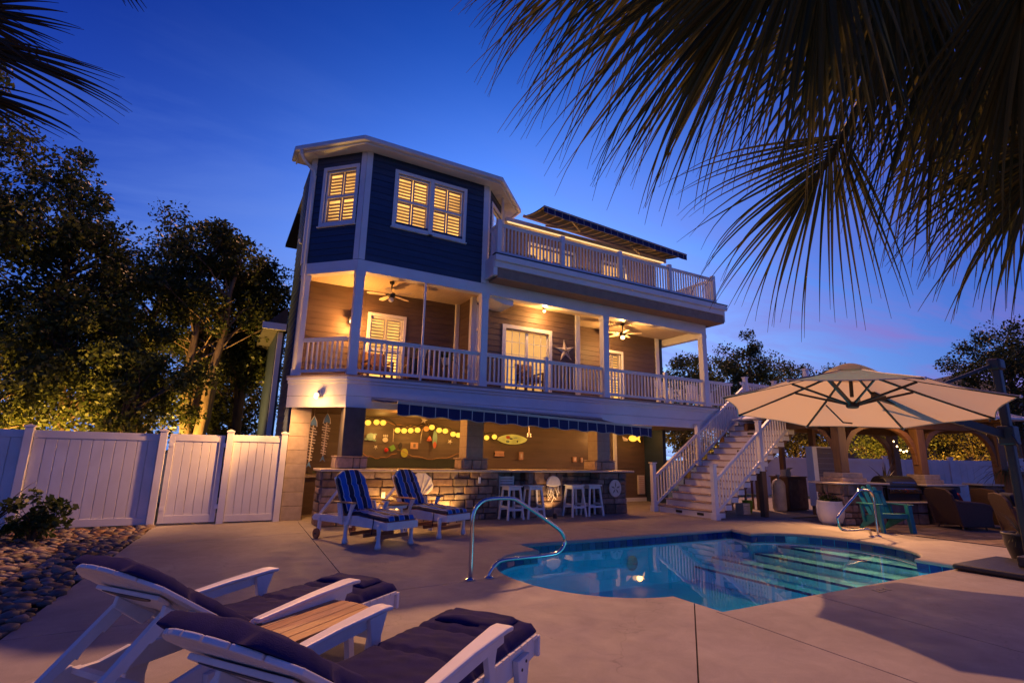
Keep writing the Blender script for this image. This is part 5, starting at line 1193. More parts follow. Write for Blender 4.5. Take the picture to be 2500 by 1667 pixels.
def lounger_stripe(loc, rz, label):
    r = root('striped_lounger', label, 'lounger', loc, rz, 'striped loungers by the bar'); A = dict(local=True); W = 'white_plastic'
    PX, PZ = -1.10, .40; HX, HZ = -1.52, 1.17
    for s in (-1, 1):
        y = s*.32; P = [(0, .40), (0, .29), (-.5, .29), (-1.2, .30), (-1.95, .30), (-2.0, .34), (-1.93, .41), (-1.2, .42), (-.75, .46), (-.4, .435)]
        obj('side_rail', MB().extr([(a, y-.018, c) for a, c in P], (0, .036, 0)), W, r, bev=.006, **A)
        for x0 in (-.14, -.98):
            obj('leg', MB().lathe([(.048, 0), (.052, .03), (.034, .10), (.030, .2), (.040, .30), (.040, .36), (0, .36)], (x0, s*.355, 0), 12), W, r, smooth=True, **A)
        obj('leg', MB().box(-1.78, -1.72, s*.34-.02, s*.34+.02, .12, .36), W, r, **A)
        wh = obj('wheel', MB().lathe([(0, -.02), (.085, -.02), (.09, -.01), (.09, .01), (.085, .02), (0, .02)], (-1.75, s*.385, .09), 18, Matrix.Rotation(R(90), 3, 'X')), 'teak_red', r, smooth=False, **A); obj('axle_cap', MB().lathe([(0, -.03), (.02, -.03), (.02, .03), (0, .03)], (-1.75, s*.385, .09), 8, Matrix.Rotation(R(90), 3, 'X')), 'dark_paint', wh, local=True)
        ya = s*.41; obj('arm', MB().extr([(-.72, ya-.05, .655), (-.72, ya+.05, .655), (-1.28, ya+.04, .655), (-1.28, ya-.04, .655)], (0, 0, .024)), 'teak', r, bev=.008, **A)
        obj('arm_post', MB().extr([(-.76, s*.37-.017, .654), (-.86, s*.37-.017, .654), (-.90, s*.37-.017, .52), (-.99, s*.37-.017, .30), (-.90, s*.37-.017, .30), (-.84, s*.37-.017, .52)], (0, .034, 0)), W, r, bev=.005, **A)
        obj('rear_arm_post', MB().extr([(-1.14, s*.37-.017, .654), (-1.24, s*.37-.017, .654), (-1.14, s*.37-.017, .30), (-1.04, s*.37-.017, .30)], (0, .034, 0)), W, r, bev=.005, **A)
        obj('prop', MB().beam((-1.36, s*.27, .86), (-1.86, s*.27, .40), .03, .05), W, r, **A); obj('back_stile', MB().beam((PX, s*.29, PZ), (-1.46, s*.29, 1.06), .04, .05), W, r, **A)
    for x in (-.2, -.55, -.9): obj('stretcher', MB().box(x-.02, x+.02, -.32, .32, .13, .19), 'teak_red', r, **A)
    obj('foot_board', MB().box(-.001, .03, -.34, .34, .29, .41), W, r, bev=.006, **A); obj('end_board', MB().box(-1.99, -1.95, -.30, .30, .31, .38), W, r, **A)
    for i in range(11): x = -.06 - .093*i; z = .405 + .045*math.exp(-((x+.75)/.3)**2); obj('slat', MB().box(x-.036, x+.036, -.31, .31, z, z+.02), 'teak_red', r, **A)
    d = Vector((HX-PX, 0, HZ-PZ)); bl = d.length; d.normalize(); nrm = Vector((d.z, 0, -d.x))
    P = [Vector((PX, y, PZ)) + d*t_ for t_, y in [(0, -.33), (0, .33)] + [(bl-.24 + .25*math.sin(R(a)), .33*math.cos(R(a))) for a in range(0, 181, 15)]]
    obj('back_panel', MB().extr(P, nrm*.025), 'teak', r, bev=.006, **A)
    pa = [(.0, .425), (-.3, .44), (-.75, .475), (-1.02, .455), (-1.07, .475), (PX + d.x*.10 + nrm.x*.03, PZ + d.z*.10 + nrm.z*.03), (PX + d.x*bl + nrm.x*.03, PZ + d.z*bl + nrm.z*.03)]
    obj('cushion', cushion_mesh(pa, .305, .055, 22, 70, tuft=(.95, 1.10, 1.38, 1.62), edge=.05, puff=.018, crown=lambda t_, hw: hw*(1 if t_ < .87 else math.sqrt(max(.12, 1-((t_-.87)/.135)**2)))), 'stripe_cushion', r, smooth=True, local=True)
    for x, y in ((-.30, .345), (-.30, -.345), (-1.12, .35)): obj('tie', MB().tube([(x, y, .47), (x+.01, y*1.03, .38), (x-.01, y*1.04, .2)], .008, 5), 'navy_cloth', r, local=True)
    return r
lounger_stripe((2.86, 8.74, 0), R(-65), 'white lounger with blue striped cushion and wheels standing nearer the gate'); lounger_stripe((4.16, 9.42, 0), R(-62), 'white lounger with blue striped cushion nearer the bar stools')
r = root('round_side_table', 'small round teak topped table between the striped loungers', 'side table', (3.12, 10.1, 0))
obj('top', MB().lathe([(0, .555), (.26, .555), (.27, .57), (.26, .585), (0, .585)], (3.12, 10.05, 0), 26), 'teak', r); obj('rim', MB().lathe([(.22, .50), (.235, .50), (.235, .554), (.22, .554)], (3.12, 10.05, 0), 22), 'white_plastic', r)
for k in range(4): a = k*math.pi/2 + .5; obj('leg', MB().beam((3.12 + .18*math.cos(a), 10.05 + .18*math.sin(a), .52), (3.12 + .24*math.cos(a), 10.05 + .24*math.sin(a), 0), .04, .04, (0, 1, 0)), 'white_plastic', r)

# ================================================================ pool handrails
def handrail(pts, label):
    r = root('handrail', label, 'handrail', pts[0]); obj('tube', MB().tube(smooth_path(pts), .0245, 14), 'steel', r, smooth=True)
    for p in (pts[0], pts[-1]): obj('flange', MB().lathe([(0, 0), (.062, 0), (.058, .012), (.03, .02), (.026, .03), (0, .03)], (p[0], p[1], 0.001), 20), 'steel', r, smooth=True)
handrail([(2.95, 6.23, 0), (2.95, 6.23, .4), (2.96, 6.23, .76), (3.05, 6.23, .90), (3.20, 6.23, .95), (3.50, 6.23, .95), (3.68, 6.23, .88), (4.20, 6.23, .57), (4.33, 6.23, .46), (4.36, 6.23, .34), (4.26, 6.23, .235), (4.05, 6.23, .205), (3.45, 6.23, .195), (3.30, 6.23, .15), (3.215, 6.23, .04), (3.21, 6.23, 0)], 'curved stainless handrail at the near left corner of the pool')
handrail([(12.40, 6.28, 0), (12.40, 6.28, .4), (12.40, 6.28, .76), (12.34, 6.28, .88), (12.22, 6.28, .93), (11.90, 6.28, .94), (11.80, 6.28, .88), (11.05, 6.28, .47), (11.0, 6.28, .38), (11.03, 6.28, .26), (11.14, 6.28, .19), (11.5, 6.28, .165), (12.02, 6.28, .16), (12.10, 6.28, .11), (12.16, 6.28, 0)], 'curved stainless handrail at the far right end of the pool')

# ================================================================ cantilever umbrella
UC = Vector((7.61, 3.977, 2.249)); un = Vector((.122, .0246, 1)).normalized(); ux = (Vector((1, 0, 0)) - un*un.x).normalized(); uy = un.cross(ux)
ub = root('cantilever_umbrella', 'large beige cantilever umbrella with dark ribs over the right of the pool', 'umbrella', (10.35, 3.25, 0))
UR = 1.70; rot0 = 3.249
def up_(rad, ang, h): return UC + ux*rad*math.cos(ang) + uy*rad*math.sin(ang) + un*h
def ch(t_): return .57*(1-t_)**1.10                    # height of the cloth over the rim plane
V = []; F = []; nseg = 8*6; nr = 12
for j in range(nr+1):
    t_ = .10 + .90*j/nr
    for k in range(nseg):
        fr_ = (k % 6)/6; a = rot0 + 2*math.pi*k/nseg; chord = math.cos(math.pi/8)/math.cos((fr_-.5)*math.pi/4); scal = 1 - .045*math.sin(math.pi*fr_)*t_
        V.append(up_(UR*t_*chord*scal, a, ch(t_) - .03*math.sin(math.pi*fr_)*t_*(1-t_)*2))
for j in range(nr):
    for k in range(nseg): F.append((j*nseg+k, j*nseg+(k+1) % nseg, (j+1)*nseg+(k+1) % nseg, (j+1)*nseg+k))
mb = MB(); mb.add(V, F)
m = bpy.data.materials.new('umbrella_cloth'); m.use_nodes = True; t = m.node_tree; p_ = t.nodes['Principled BSDF']; p_.inputs['Base Color'].default_value = (.50, .42, .33, 1); p_.inputs['Roughness'].default_value = .85
tl_ = t.nodes.new('ShaderNodeBsdfTranslucent'); tl_.inputs[0].default_value = (1.0, .80, .40, 1); ms_ = t.nodes.new('ShaderNodeMixShader'); ms_.inputs[0].default_value = .62
wv_ = t.nodes.new('ShaderNodeTexNoise'); wv_.inputs['Scale'].default_value = 160; tcn_ = t.nodes.new('ShaderNodeTexCoord'); t.links.new(tcn_.outputs['Object'], wv_.inputs['Vector']); bp_ = t.nodes.new('ShaderNodeBump'); bp_.inputs['Strength'].default_value = .2; bp_.inputs['Distance'].default_value = .003; t.links.new(wv_.outputs[0], bp_.inputs['Height']); t.links.new(bp_.outputs[0], p_.inputs['Normal'])
t.links.new(p_.outputs[0], ms_.inputs[1]); t.links.new(tl_.outputs[0], ms_.inputs[2]); t.links.new(ms_.outputs[0], t.nodes['Material Output'].inputs[0]); M['umbrella_cloth'] = m
can = obj('canopy', mb, 'umbrella_cloth', ub, smooth=False, fix=False)
V = []; F = []
for j in range(5):
    t_ = .01 + .20*j/4
    for k in range(16): V.append(up_(UR*t_, rot0 + 2*math.pi*k/16, ch(t_*.6) + .055 - .10*(j/4)**2))
for j in range(4):
    for k in range(16): F.append((j*16+k, j*16+(k+1) % 16, (j+1)*16+(k+1) % 16, (j+1)*16+k))
obj('vent_cap', MB().add(V, F), 'umbrella_cloth', can, fix=False)
hem = [up_(UR*math.cos(math.pi/8)/math.cos(((k % 6)/6-.5)*math.pi/4)*(1-.045*math.sin(math.pi*(k % 6)/6))*1.001, rot0 + 2*math.pi*k/nseg, -.004) for k in range(nseg+1)]
obj('hem', MB().tube(hem, .007, 5), 'canvas', can, smooth=True)
hub = UC + un*.02; obj('hub', MB().lathe([(0, -.03), (.07, -.03), (.085, 0), (.07, .03), (.035, .05), (0, .05)], hub, 16, Matrix((ux, uy, un)).transposed()), 'bronze', ub); obj('centre_pole', MB().tube([hub + un*.12, up_(0, 0, ch(.05))], .024, 10), 'bronze', ub)
tips = []
for k in range(8):
    a = rot0 + k*math.pi/4; e = up_(UR*.995, a, ch(1)-.012); top = up_(UR*.06, a, ch(.06)-.02); mid_ = up_(UR*.5, a, ch(.5)-.012)
    rb = obj('rib', MB().tube([top, mid_, e], .018, 6), 'bronze', ub); obj('strut', MB().tube([hub, up_(UR*.45, a, ch(.45)-.03)], .016, 6), 'bronze', rb); obj('rib_tip', MB().ball(e + (e-UC).normalized()*.015, .018, 8, 5), 'white_plastic', rb)
mx_, my_ = 10.35, 3.25
# main boom: under the canopy from the hub out to the sliding handle on the mast, and the upper stay
slide = Vector((mx_, my_, 1.93)); boom_out = up_(UR*1.02, rot0 + math.pi + .20, -.10)
obj('boom', MB().beam(up_(UR*.36, rot0 + math.pi - .05, ch(.36)-.05), slide, .06, .11), 'bronze', ub)
for s in (-1, 1): obj('fork', MB().beam(hub + un*.0, up_(UR*.40, rot0 + math.pi + .25*s + (math.pi if s < 0 else 0)*0, ch(.40)-.07), .03, .05), 'bronze', ub)
obj('fork', MB().beam(hub, up_(UR*.44, rot0 + .03, ch(.44)-.06), .03, .05), 'bronze', ub)
obj('mast', MB().beam((mx_, my_, .06), (mx_, my_, 2.98), .105, .13), 'bronze', ub, bev=.02); obj('mast_head', MB().box(mx_-.11, mx_+.11, my_-.085, my_+.085, 2.93, 3.10), 'bronze', ub, bev=.03)
obj('stay', MB().beam((mx_-.05, my_, 3.02), up_(UR*.66, rot0 + math.pi + .05, ch(.66)+.03), .03, .045), 'bronze', ub)
sl_ = obj('slider', MB().box(mx_-.11, mx_+.11, my_-.10, my_+.10, 1.80, 2.08), 'bronze', ub, bev=.02); obj('lever', MB().tube([(mx_-.13, my_-.08, 1.94), (mx_-.20, my_-.16, 1.78), (mx_-.19, my_-.16, 1.62)], .014, 8), 'bronze', sl_)
obj('tension_strap', MB().tube([(up_(UR*.52, rot0 + math.pi + .78, ch(.52)-.06)), up_(UR*.70, rot0 + math.pi + .50, .0), up_(UR*.80, rot0 + math.pi + .40, .02)], .012, 6), 'bronze', ub)
bs = obj('base', MB().box(9.62, 11.1, 2.62, 3.92, .012, .095), 'black_metal', ub, bev=.03, seg=3)
for x in (9.75, 10.95):
    for y in (2.75, 3.78): obj('foot', MB().lathe([(0, 0), (.05, 0), (.05, .013), (0, .013)], (x, y, 0), 10), 'black_metal', bs)
obj('mast_foot', MB().box(mx_-.13, mx_+.13, my_-.12, my_+.12, .094, .24), 'bronze', ub, bev=.02)

# ================================================================ right-hand corner: kitchen, pavilion, seats
kit = root('outdoor_kitchen', 'stone outdoor kitchen counter carrying the pavilion post on the right', 'outdoor kitchen', (15, 8, 0))
kd = Vector((.955, -.297, 0)).normalized(); kp = Vector((13.66, 7.62, 0))
def kq(s, t_=0): q = kp + kd*s + Vector((-kd.y, kd.x, 0))*t_; return (q.x, q.y)
def kblock(s0, s1, t0, t1, z, seed, cap=True, cz=.045):
    P = [kq(s0+.03, t0+.03), kq(s1-.03, t0+.03), kq(s1-.03, t1), kq(s0+.03, t1)]; c = obj('core', MB().extr([(x, y, 0) for x, y in P], (0, 0, z)), 'mortar', kit)
    stones(c, Fr(kq(s0, t0), kq(s1, t0)), 0, s1-s0, 0, z, seed); stones(c, Fr(kq(s0, t1), kq(s0, t0)), 0, t1-t0, 0, z, seed+1)
    if cap: obj('countertop', MB().extr([(x, y, z+.001) for x, y in [kq(s0-.25, t0-.12), kq(s1+.12, t0-.12), kq(s1+.12, t1), kq(s0-.25, t1)]], (0, 0, cz)), 'counter', kit, bev=.01)
kblock(0, 1.2, 0, .8, .97, 60); kblock(1.36, 2.54, .05, .8, .52, 62, cz=.04); kblock(2.70, 3.6, 0, .8, .95, 64)
def stone_post(s, t_, z, w=.36):
    c = obj('post_base', MB().extr([(*kq(s-w, t_-w), z), (*kq(s+w, t_-w), z), (*kq(s+w, t_+w), z), (*kq(s-w, t_+w), z)], (0, 0, .10)), 'stone_cap', kit, bev=.012)
    obj('post_base_cap', MB().extr([(*kq(s-w*.85, t_-w*.85), z+.101), (*kq(s+w*.85, t_-w*.85), z+.101), (*kq(s+w*.85, t_+w*.85), z+.101), (*kq(s-w*.85, t_+w*.85), z+.101)], (0, 0, .13)), 'stone_cap', c, bev=.012)
stone_post(.45, .40, 1.017); stone_post(2.98, .40, .997, .30)
pv = root('pavilion', 'timber pavilion with curved braces and metal roof over the outdoor kitchen', 'pavilion', (17, 7, 0))
A_ = Vector((*kq(.45, .40), 0)); dA = kd; dB = Vector((-kd.y, kd.x, 0)); ZPT = 2.42
B_ = A_ + dA*2.5; C_ = A_ + dA*5.2; E_ = A_ + dB*3.2; F_ = C_ + dB*3.2
zb_ = {0: 1.251, 1: .231, 2: 0, 3: 0}
def brace(p, d, nm='brace'):
    u = Vector((0, 0, 1)); P = []; Q = []
    for i in range(7):
        a = R(90*i/6); P.append(p + d*(.09 + .85*(1-math.cos(a))) + u*(ZPT - .80 + .80*math.sin(a))); Q.append(p + d*(.09 + .27 + .58*(1-math.cos(a))) + u*(ZPT - .80 + .56*math.sin(a)))
    poly = [p + d*.09 + u*(ZPT-.95)] + Q[0:0] + [p + d*.16 + u*(ZPT-.95)] + [p + d*(.16 + .80*(1-math.cos(R(a)))) + u*(ZPT-.90 + .88*math.sin(R(a))) for a in range(0, 91, 15)] + [p + d*.62 + u*ZPT, p + d*.36 + u*(ZPT-.10), p + d*.20 + u*(ZPT-.30), p + d*.10 + u*(ZPT-.55)]
    s = d.cross(u).normalized(); return obj(nm, MB().extr([q - s*.06 for q in poly], s*.12), 'wood_beam', pv, bev=.01)
for p, z0 in ((A_, 1.25), (B_, 1.23), (C_, 0), (E_, 0), (F_, 0)): obj('post', MB().beam(p + Vector((0, 0, z0)), p + Vector((0, 0, ZPT)), .24, .24, dA), 'wood_post', pv, bev=.012)
brace(A_, dA); brace(B_, -dA); brace(B_, dA); brace(C_, -dA); brace(A_, dB); brace(E_, dA); brace(F_, -dA)
for a, b in ((A_ - dA*.4, C_ + dA*.5), (E_ - dA*.4, F_ + dA*.5), (A_ - dB*.4 + Vector((0, 0, .001)), E_ + dB*.4 + Vector((0, 0, .001))), (C_ - dB*.4 + Vector((0, 0, .001)), F_ + dB*.4 + Vector((0, 0, .001)))): obj('beam', MB().beam(a + Vector((0, 0, ZPT+.12)), b + Vector((0, 0, ZPT+.12)), .18, .235), 'wood_beam', pv, bev=.01)
ce = (A_ + F_)/2
for k in range(9): q = A_ + dA*(.15 + .61*k); obj('rafter', MB().beam(q - dB*.5 + Vector((0, 0, ZPT+.30)), q + dB*3.6 + Vector((0, 0, ZPT+.30)), .05, .12), 'wood_beam', pv)
e4 = [E_ - dA*.55 + dB*.55, F_ + dA*.75 + dB*.55, C_ + dA*.75 - dB*.55, A_ - dA*.55 - dB*.55]; r1 = (A_ + E_)/2 + dA*1.2; r2 = (C_ + F_)/2 - dA*1.0; ze, zr = ZPT + .37, ZPT + 1.15
V = [(p.x, p.y, ze) for p in e4] + [(r1.x, r1.y, zr), (r2.x, r2.y, zr)] + [(p.x, p.y, ze-.05) for p in e4]
rf_ = obj('roof', MB().add(V, [(0,1,5,4), (1,2,5), (2,3,4,5), (3,0,4), (9,8,7,6), (0,6,7,1), (1,7,8,2), (2,8,9,3), (3,9,6,0)]), 'metal_roof', pv)
for (a, b, c, d_) in ((e4[3], e4[2], r1, r2), (e4[0], e4[1], r1, r2)):
    for i in range(1, 14):
        t_ = i/14; q = a.lerp(b, t_); f0, f1 = .27, .73
        if t_ < f0: q2 = a.lerp(c, t_/f0); zz = ze + (zr-ze)*t_/f0
        elif t_ > f1: q2 = b.lerp(d_, (1-t_)/(1-f1)); zz = ze + (zr-ze)*(1-t_)/(1-f1)
        else: q2 = c.lerp(d_, (t_-f0)/(f1-f0)); zz = zr
        obj('roof_seam', MB().beam((q.x, q.y, ze+.02), (q2.x, q2.y, zz+.02), .03, .04), 'metal_roof', rf_)
# string lights under the pavilion
sl2 = root('string_lights', 'string of small warm bulbs hanging under the pavilion beams', 'string lights', (17, 7, 2.4)); pts_ = []
for i in range(25): t_ = i/24; q = B_.lerp(F_, t_); pts_.append(Vector((q.x, q.y, ZPT - .02 - .5*math.sin(t_*math.pi))))
obj('cable', MB().tube(pts_, .006, 5), 'dark_paint', sl2)
for i in range(1, 25, 3): obj('bulb', MB().ball(pts_[i] - Vector((0, 0, .05)), .028, 8, 6), 'bulb', sl2, smooth=True)
lamp('string_light', 'POINT', (15.3, 6.7, 2.25), 60, WARM, sl2, .3)
fl_ = A_ - dA*.40 - dB*.45 + Vector((0, 0, ZPT+.22)); fo_ = obj('added_eave_lamp', MB().lathe([(0, 0), (.05, 0), (.07, -.09), (.06, -.09), (0, -.06)], fl_ + Vector((0, 0, .07)), 12), 'bronze', pv)
lamp('eave_fill_light', 'SPOT', fl_ - Vector((0, 0, .05)), 760, (1.0, .47, .16), pv, .06, (12.0, 6.7, 0), 92, 1.0)  # housing and spot added at the eave to warm patio and stairs
# grill on the low counter
gp = kq(1.95, .36); r = root('barbecue_grill', 'black gas grill with rounded lid set into the stone kitchen', 'grill', (gp[0], gp[1], .565)); g0 = Vector((gp[0], gp[1], 0)); gm = Matrix((kd, Vector((-kd.y, kd.x, 0)), Vector((0, 0, 1)))).transposed()
obj('firebox', MB().obox(g0 + Vector((0, 0, .74)), (.98, .52, .34), gm), 'black_metal', r, bev=.02)
P = [g0 - kd*.48 + gm @ Vector((0, .26*math.cos(R(a)), .915 + .27*math.sin(R(a)))) for a in range(0, 181, 15)]; ld = obj('lid', MB().extr(P, kd*.96), 'black_metal', r, bev=.02)
obj('handle', MB().tube([g0 + gm @ Vector((-.35, -.29, 1.02)), g0 + gm @ Vector((.35, -.29, 1.02))], .014, 8), 'steel', ld); obj('control_panel', MB().obox(g0 + gm @ Vector((0, -.29, .82)), (.94, .06, .12), gm), 'steel', r, bev=.008)
for i in range(5): obj('knob', MB().lathe([(0, 0), (.026, 0), (.022, .03), (0, .03)], g0 + gm @ Vector((-.38 + .19*i, -.32, .82)), 10, gm @ Matrix.Rotation(R(90), 3, 'X')), 'black_metal', r)
for s in (-1, 1): obj('side_shelf', MB().obox(g0 + gm @ Vector((s*.585, 0, .90)), (.18, .45, .03), gm), 'black_metal', r, bev=.006)
for s in (-1, 1): obj('side_bracket', MB().obox(g0 + gm @ Vector((s*.52, 0, .72)), (.05, .40, .30), gm), 'black_metal', r)
# white round planter with mixed flowers
r = root('planter', 'large round white planter with mixed flowers beside the stone kitchen', 'planter', (13.62, 7.98, 0)); px_, py_ = 13.60, 7.92
obj('pot', MB().lathe([(0, 0), (.20, 0), (.27, .08), (.315, .25), (.31, .42), (.285, .54), (.295, .56), (.26, .56), (.25, .50), (0, .49)], (px_, py_, 0), 30), 'pot_white', r, smooth=True); obj('soil', MB().lathe([(0, .50), (.255, .50), (.255, .505), (0, .51)], (px_, py_, 0), 20), 'soil', r)
def leaves(mb, c, rad, n, size, rnd, flat=.7, up=.3):
    for i in range(n):
        v = Vector((rnd.gauss(0, 1), rnd.gauss(0, 1), rnd.gauss(0, 1))); v.normalize(); v *= rnd.random()**.4; p = Vector(c) + Vector((v.x*rad[0], v.y*rad[1], v.z*rad[2]))
        d = Vector((rnd.gauss(0, 1), rnd.gauss(0, 1), rnd.gauss(up, flat))).normalized(); s = d.orthogonal().normalized(); q = d.cross(s); a = rnd.uniform(0, 6.28); u = s*math.cos(a) + q*math.sin(a); w = d.cross(u); L_ = size*rnd.uniform(.6, 1.3)
        mb.add([p - u*L_*.5, p + w*L_*.26, p + u*L_*.5, p - w*L_*.26], [(0,1,2,3)])
mb = MB(); rn = random.Random(11); fronds(mb, Vector((px_, py_, .52)), 40, .30, .6, .012, rn, 2.0); leaves(mb, (px_, py_, .60), (.24, .24, .10), 350, .06, rn); obj('foliage', mb, 'leaf_bush', r, fix=False)
mb = MB(); leaves(mb, (px_, py_, .68), (.22, .22, .08), 70, .045, rn); obj('flowers', mb, 'flower', r, fix=False)
# teal adirondack chair
r = root('adirondack_chair', 'teal plastic adirondack chair in front of the stone kitchen', 'chair', (13.62, 6.72, 0), R(-28)); A = dict(local=True)
for i in range(5):
    y = 0; x0 = -.26 + .106*i; top = .98 - .05*abs(i-2)**1.4; sp = (i-2)*.018
    obj('back_slat', MB().extr([(x0, .10, .30), (x0+.098, .10, .30), (x0+.098+sp*1.4, .40, top), (x0+.05+sp, .405, top+.02), (x0+sp*1.4, .40, top)], (0, .022, 0)), 'teal', r, bev=.006, **A)
obj('back_rail', MB().beam((-.28, .24, .52), (.28, .24, .52), .03, .07), 'teal', r, **A); obj('back_rail', MB().beam((-.28, .37, .84), (.28, .37, .84), .025, .05), 'teal', r, **A)
for i in range(5): t_ = i/4; obj('seat_slat', MB().box(-.27, .27, -.36 + .11*i, -.36 + .11*i + .10, .385 - .085*t_, .405 - .085*t_), 'teal', r, bev=.006, **A)
for s in (-1, 1):
    obj('arm', MB().extr([(s*.345-.07, -.42, .585), (s*.345+.07, -.42, .585), (s*.345+.06, .10, .575), (s*.345+.03, .38, .565), (s*.345-.03, .38, .565), (s*.345-.06, .10, .575)], (0, 0, .022)), 'teal', r, bev=.008, **A)
    obj('leg', MB().extr([(s*.30-.02, -.40, .584), (s*.30-.02, -.28, .584), (s*.30-.02, -.31, .30), (s*.30-.02, -.36, 0), (s*.30-.02, -.46, 0), (s*.30-.02, -.42, .30)], (s*.07+.02, 0, 0)), 'teal', r, bev=.008, **A)
    obj('leg', MB().extr([(s*.29-.02, -.36, .40), (s*.29-.02, -.36, .32), (s*.29-.02, .36, 0), (s*.29-.02, .46, 0), (s*.29-.02, .12, .33)], (.035, 0, 0)), 'teal', r, bev=.006, **A)
    obj('arm_support', MB().extr([(s*.34-.015, .20, .56), (s*.34-.015, .28, .56), (s*.34-.015, .22, .18), (s*.34-.015, .14, .18)], (.03, 0, 0)), 'teal', r, **A)
obj('front_apron', MB().box(-.30, .30, -.375, -.362, .30, .40), 'teal', r, bev=.004, **A)
# wicker armchairs with dark cushions
def wicker_chair(loc, rz, label, w=.78):
    r = root('wicker_armchair', label, 'armchair', loc, rz, 'wicker armchairs under the pavilion'); A = dict(local=True)
    P = [(-w/2+.02, .26, .10), (w/2-.02, .26, .10), (w/2+.02, .46, .80), (w/2-.10, .49, .92), (0, .50, .95), (-w/2+.10, .49, .92), (-w/2-.02, .46, .80)]
    obj('back', MB().extr(P, (0, .07, .01)), 'wicker', r, bev=.025, seg=3, **A)
    for s_ in (-1, 1):
        P = [(.36, .08), (.48, .70), (.30, .62), (-.22, .585), (-.36, .55), (-.41, .46), (-.38, .28), (-.41, .08)]
        obj('side', MB().extr([(s_*(w/2-.005)-.04, y, z) for y, z in P], (.08, 0, 0)), 'wicker', r, bev=.02, seg=2, **A); obj('arm_roll', MB().tube([(s_*(w/2-.005), .44, .66), (s_*(w/2-.005), .28, .625), (s_*(w/2-.005), -.22, .59), (s_*(w/2-.005), -.36, .55), (s_*(w/2-.005), -.41, .45)], .05, 8), 'wicker', r, smooth=True, **A)
    obj('seat_base', MB().box(-w/2+.05, w/2-.05, -.26, .30, .10, .30), 'wicker', r, bev=.02, **A)
    obj('seat_cushion', MB().box(-w/2+.06, w/2-.06, -.32, .26, .301, .44), 'navy_cloth', r, bev=.04, seg=3, **A); obj('back_cushion', MB().obox((0, .28, .70), (w-.20, .14, .52), Matrix.Rotation(R(-14), 3, 'X')), 'navy_cloth', r, bev=.05, seg=3, **A)
    for s in (-1, 1):
        for y in (-.24, .28): obj('leg', MB().tube([(s*(w/2-.06), y, .12), (s*(w/2-.03), y + (.03 if y > 0 else -.03), 0)], .022, 8), 'wood_post', r, **A)
    obj('throw_pillow', MB().obox((.05, .06, .66), (.40, .13, .36), Matrix.Rotation(R(-24), 3, 'X')), 'red_cloth', r, bev=.05, seg=3, **A)
    return r
wicker_chair((15.95, 6.15, 0), R(62), 'brown wicker armchair with navy back cushion seen from behind, nearer the teal chair')
wicker_chair((16.9, 5.55, 0), R(58), 'dark wicker armchair with upright red pillow nearer the umbrella mast', .85)
wicker_chair((14.6, 4.45, 0), R(40), 'low dark wicker armchair half hidden behind the umbrella mast', .75)
# small stone block wall and urn at the far right
r = root('stone_counter', 'stone counter with pale top behind the wicker chairs', 'counter', (19.2, 6.1, 0)); fr_ = Fr((18.6, 6.55), (20.2, 5.75)); mb = MB(); fr_.box(mb, .02, 1.78, -.5, -.02, 0, .95); c = obj('core', mb, 'mortar', r); stones(c, fr_, 0, 1.8, 0, .95, 70); mb = MB(); fr_.box(mb, -.12, 1.92, -.55, .10, .952, 1.0); obj('countertop', mb, 'counter', r, bev=.01)
def urn(x, y, h, rad, label, mpot, nfr, lfr, seed, mfol='grass_blade', w=.022, up=1.6, droop=.9):
    r = root('potted_plant', label, 'potted plant', (x, y, 0)); obj('pot', MB().lathe([(0, 0), (rad*.55, 0), (rad*.7, h*.12), (rad*.95, h*.6), (rad, h*.9), (rad*1.08, h*.93), (rad*1.08, h), (rad*.9, h), (rad*.85, h*.93), (0, h*.92)], (x, y, 0), 22), mpot, r, smooth=True)
    mb = MB(); fronds(mb, Vector((x, y, h*.94)), nfr, lfr, droop, w, random.Random(seed), up); obj('foliage', mb, mfol, r, fix=False)
q = at(2482, 1378, Z=0); urn(11.35, 3.62, .46, .24, 'dark pot of grass standing by the umbrella base', 'black_metal', 60, .30, 21, w=.012, up=2.2, droop=1.0)
urn(19.3, 6.2, 1.35, .30, 'tall dark pot with spreading palm leaves behind the wicker chairs', 'wood_post', 46, 1.1, 22, w=.035, up=1.0)
urn(19.2, 9.3, .95, .20, 'pot with striped upright leaves behind the grill', 'wood_post', 18, .5, 23, 'leaf_warm', .04, 2.4, .3)
# grey screen with trash and tank under the stairs
sc = root('utility_screen', 'grey slatted screen with pale post beside the stairs', 'screen', (16.2, 9.4, 0)); S0, S1 = Vector((15.55, 9.45, 0)), Vector((17.35, 9.55, 0))
obj('post', MB().beam(S0 + Vector((0, 0, .25)), S0 + Vector((0, 0, 1.95)), .22, .22, (1, 0, 0)), 'white', sc, bev=.01); obj('post_foot', MB().box(15.47, 15.63, 9.37, 9.53, 0, .249), 'wood_post', sc)
for i in range(11): z = .22 + .155*i; obj('slat', MB().beam(S0 + Vector((.12, 0, z+.075)), S1 + Vector((0, 0, z+.075)), .025, .15), 'panel_grey', sc)
obj('end_trim', MB().beam(S1 + Vector((.03, 0, .2)), S1 + Vector((.03, 0, 1.93)), .05, .05, (1, 0, 0)), 'white', sc); obj('top_rail', MB().beam(S0 + Vector((.12, 0, 1.94)), S1 + Vector((.05, 0, 1.94)), .06, .03), 'white', sc); obj('end_foot', MB().box(17.33, 17.43, 9.5, 9.6, 0, .2), 'wood_post', sc)
tp = at(1912, 1240, Z=0); tp = Vector((15.4, 10.5, 0)); r = root('propane_tank', 'tall pale gas bottle under the stairs', 'gas bottle', tp)
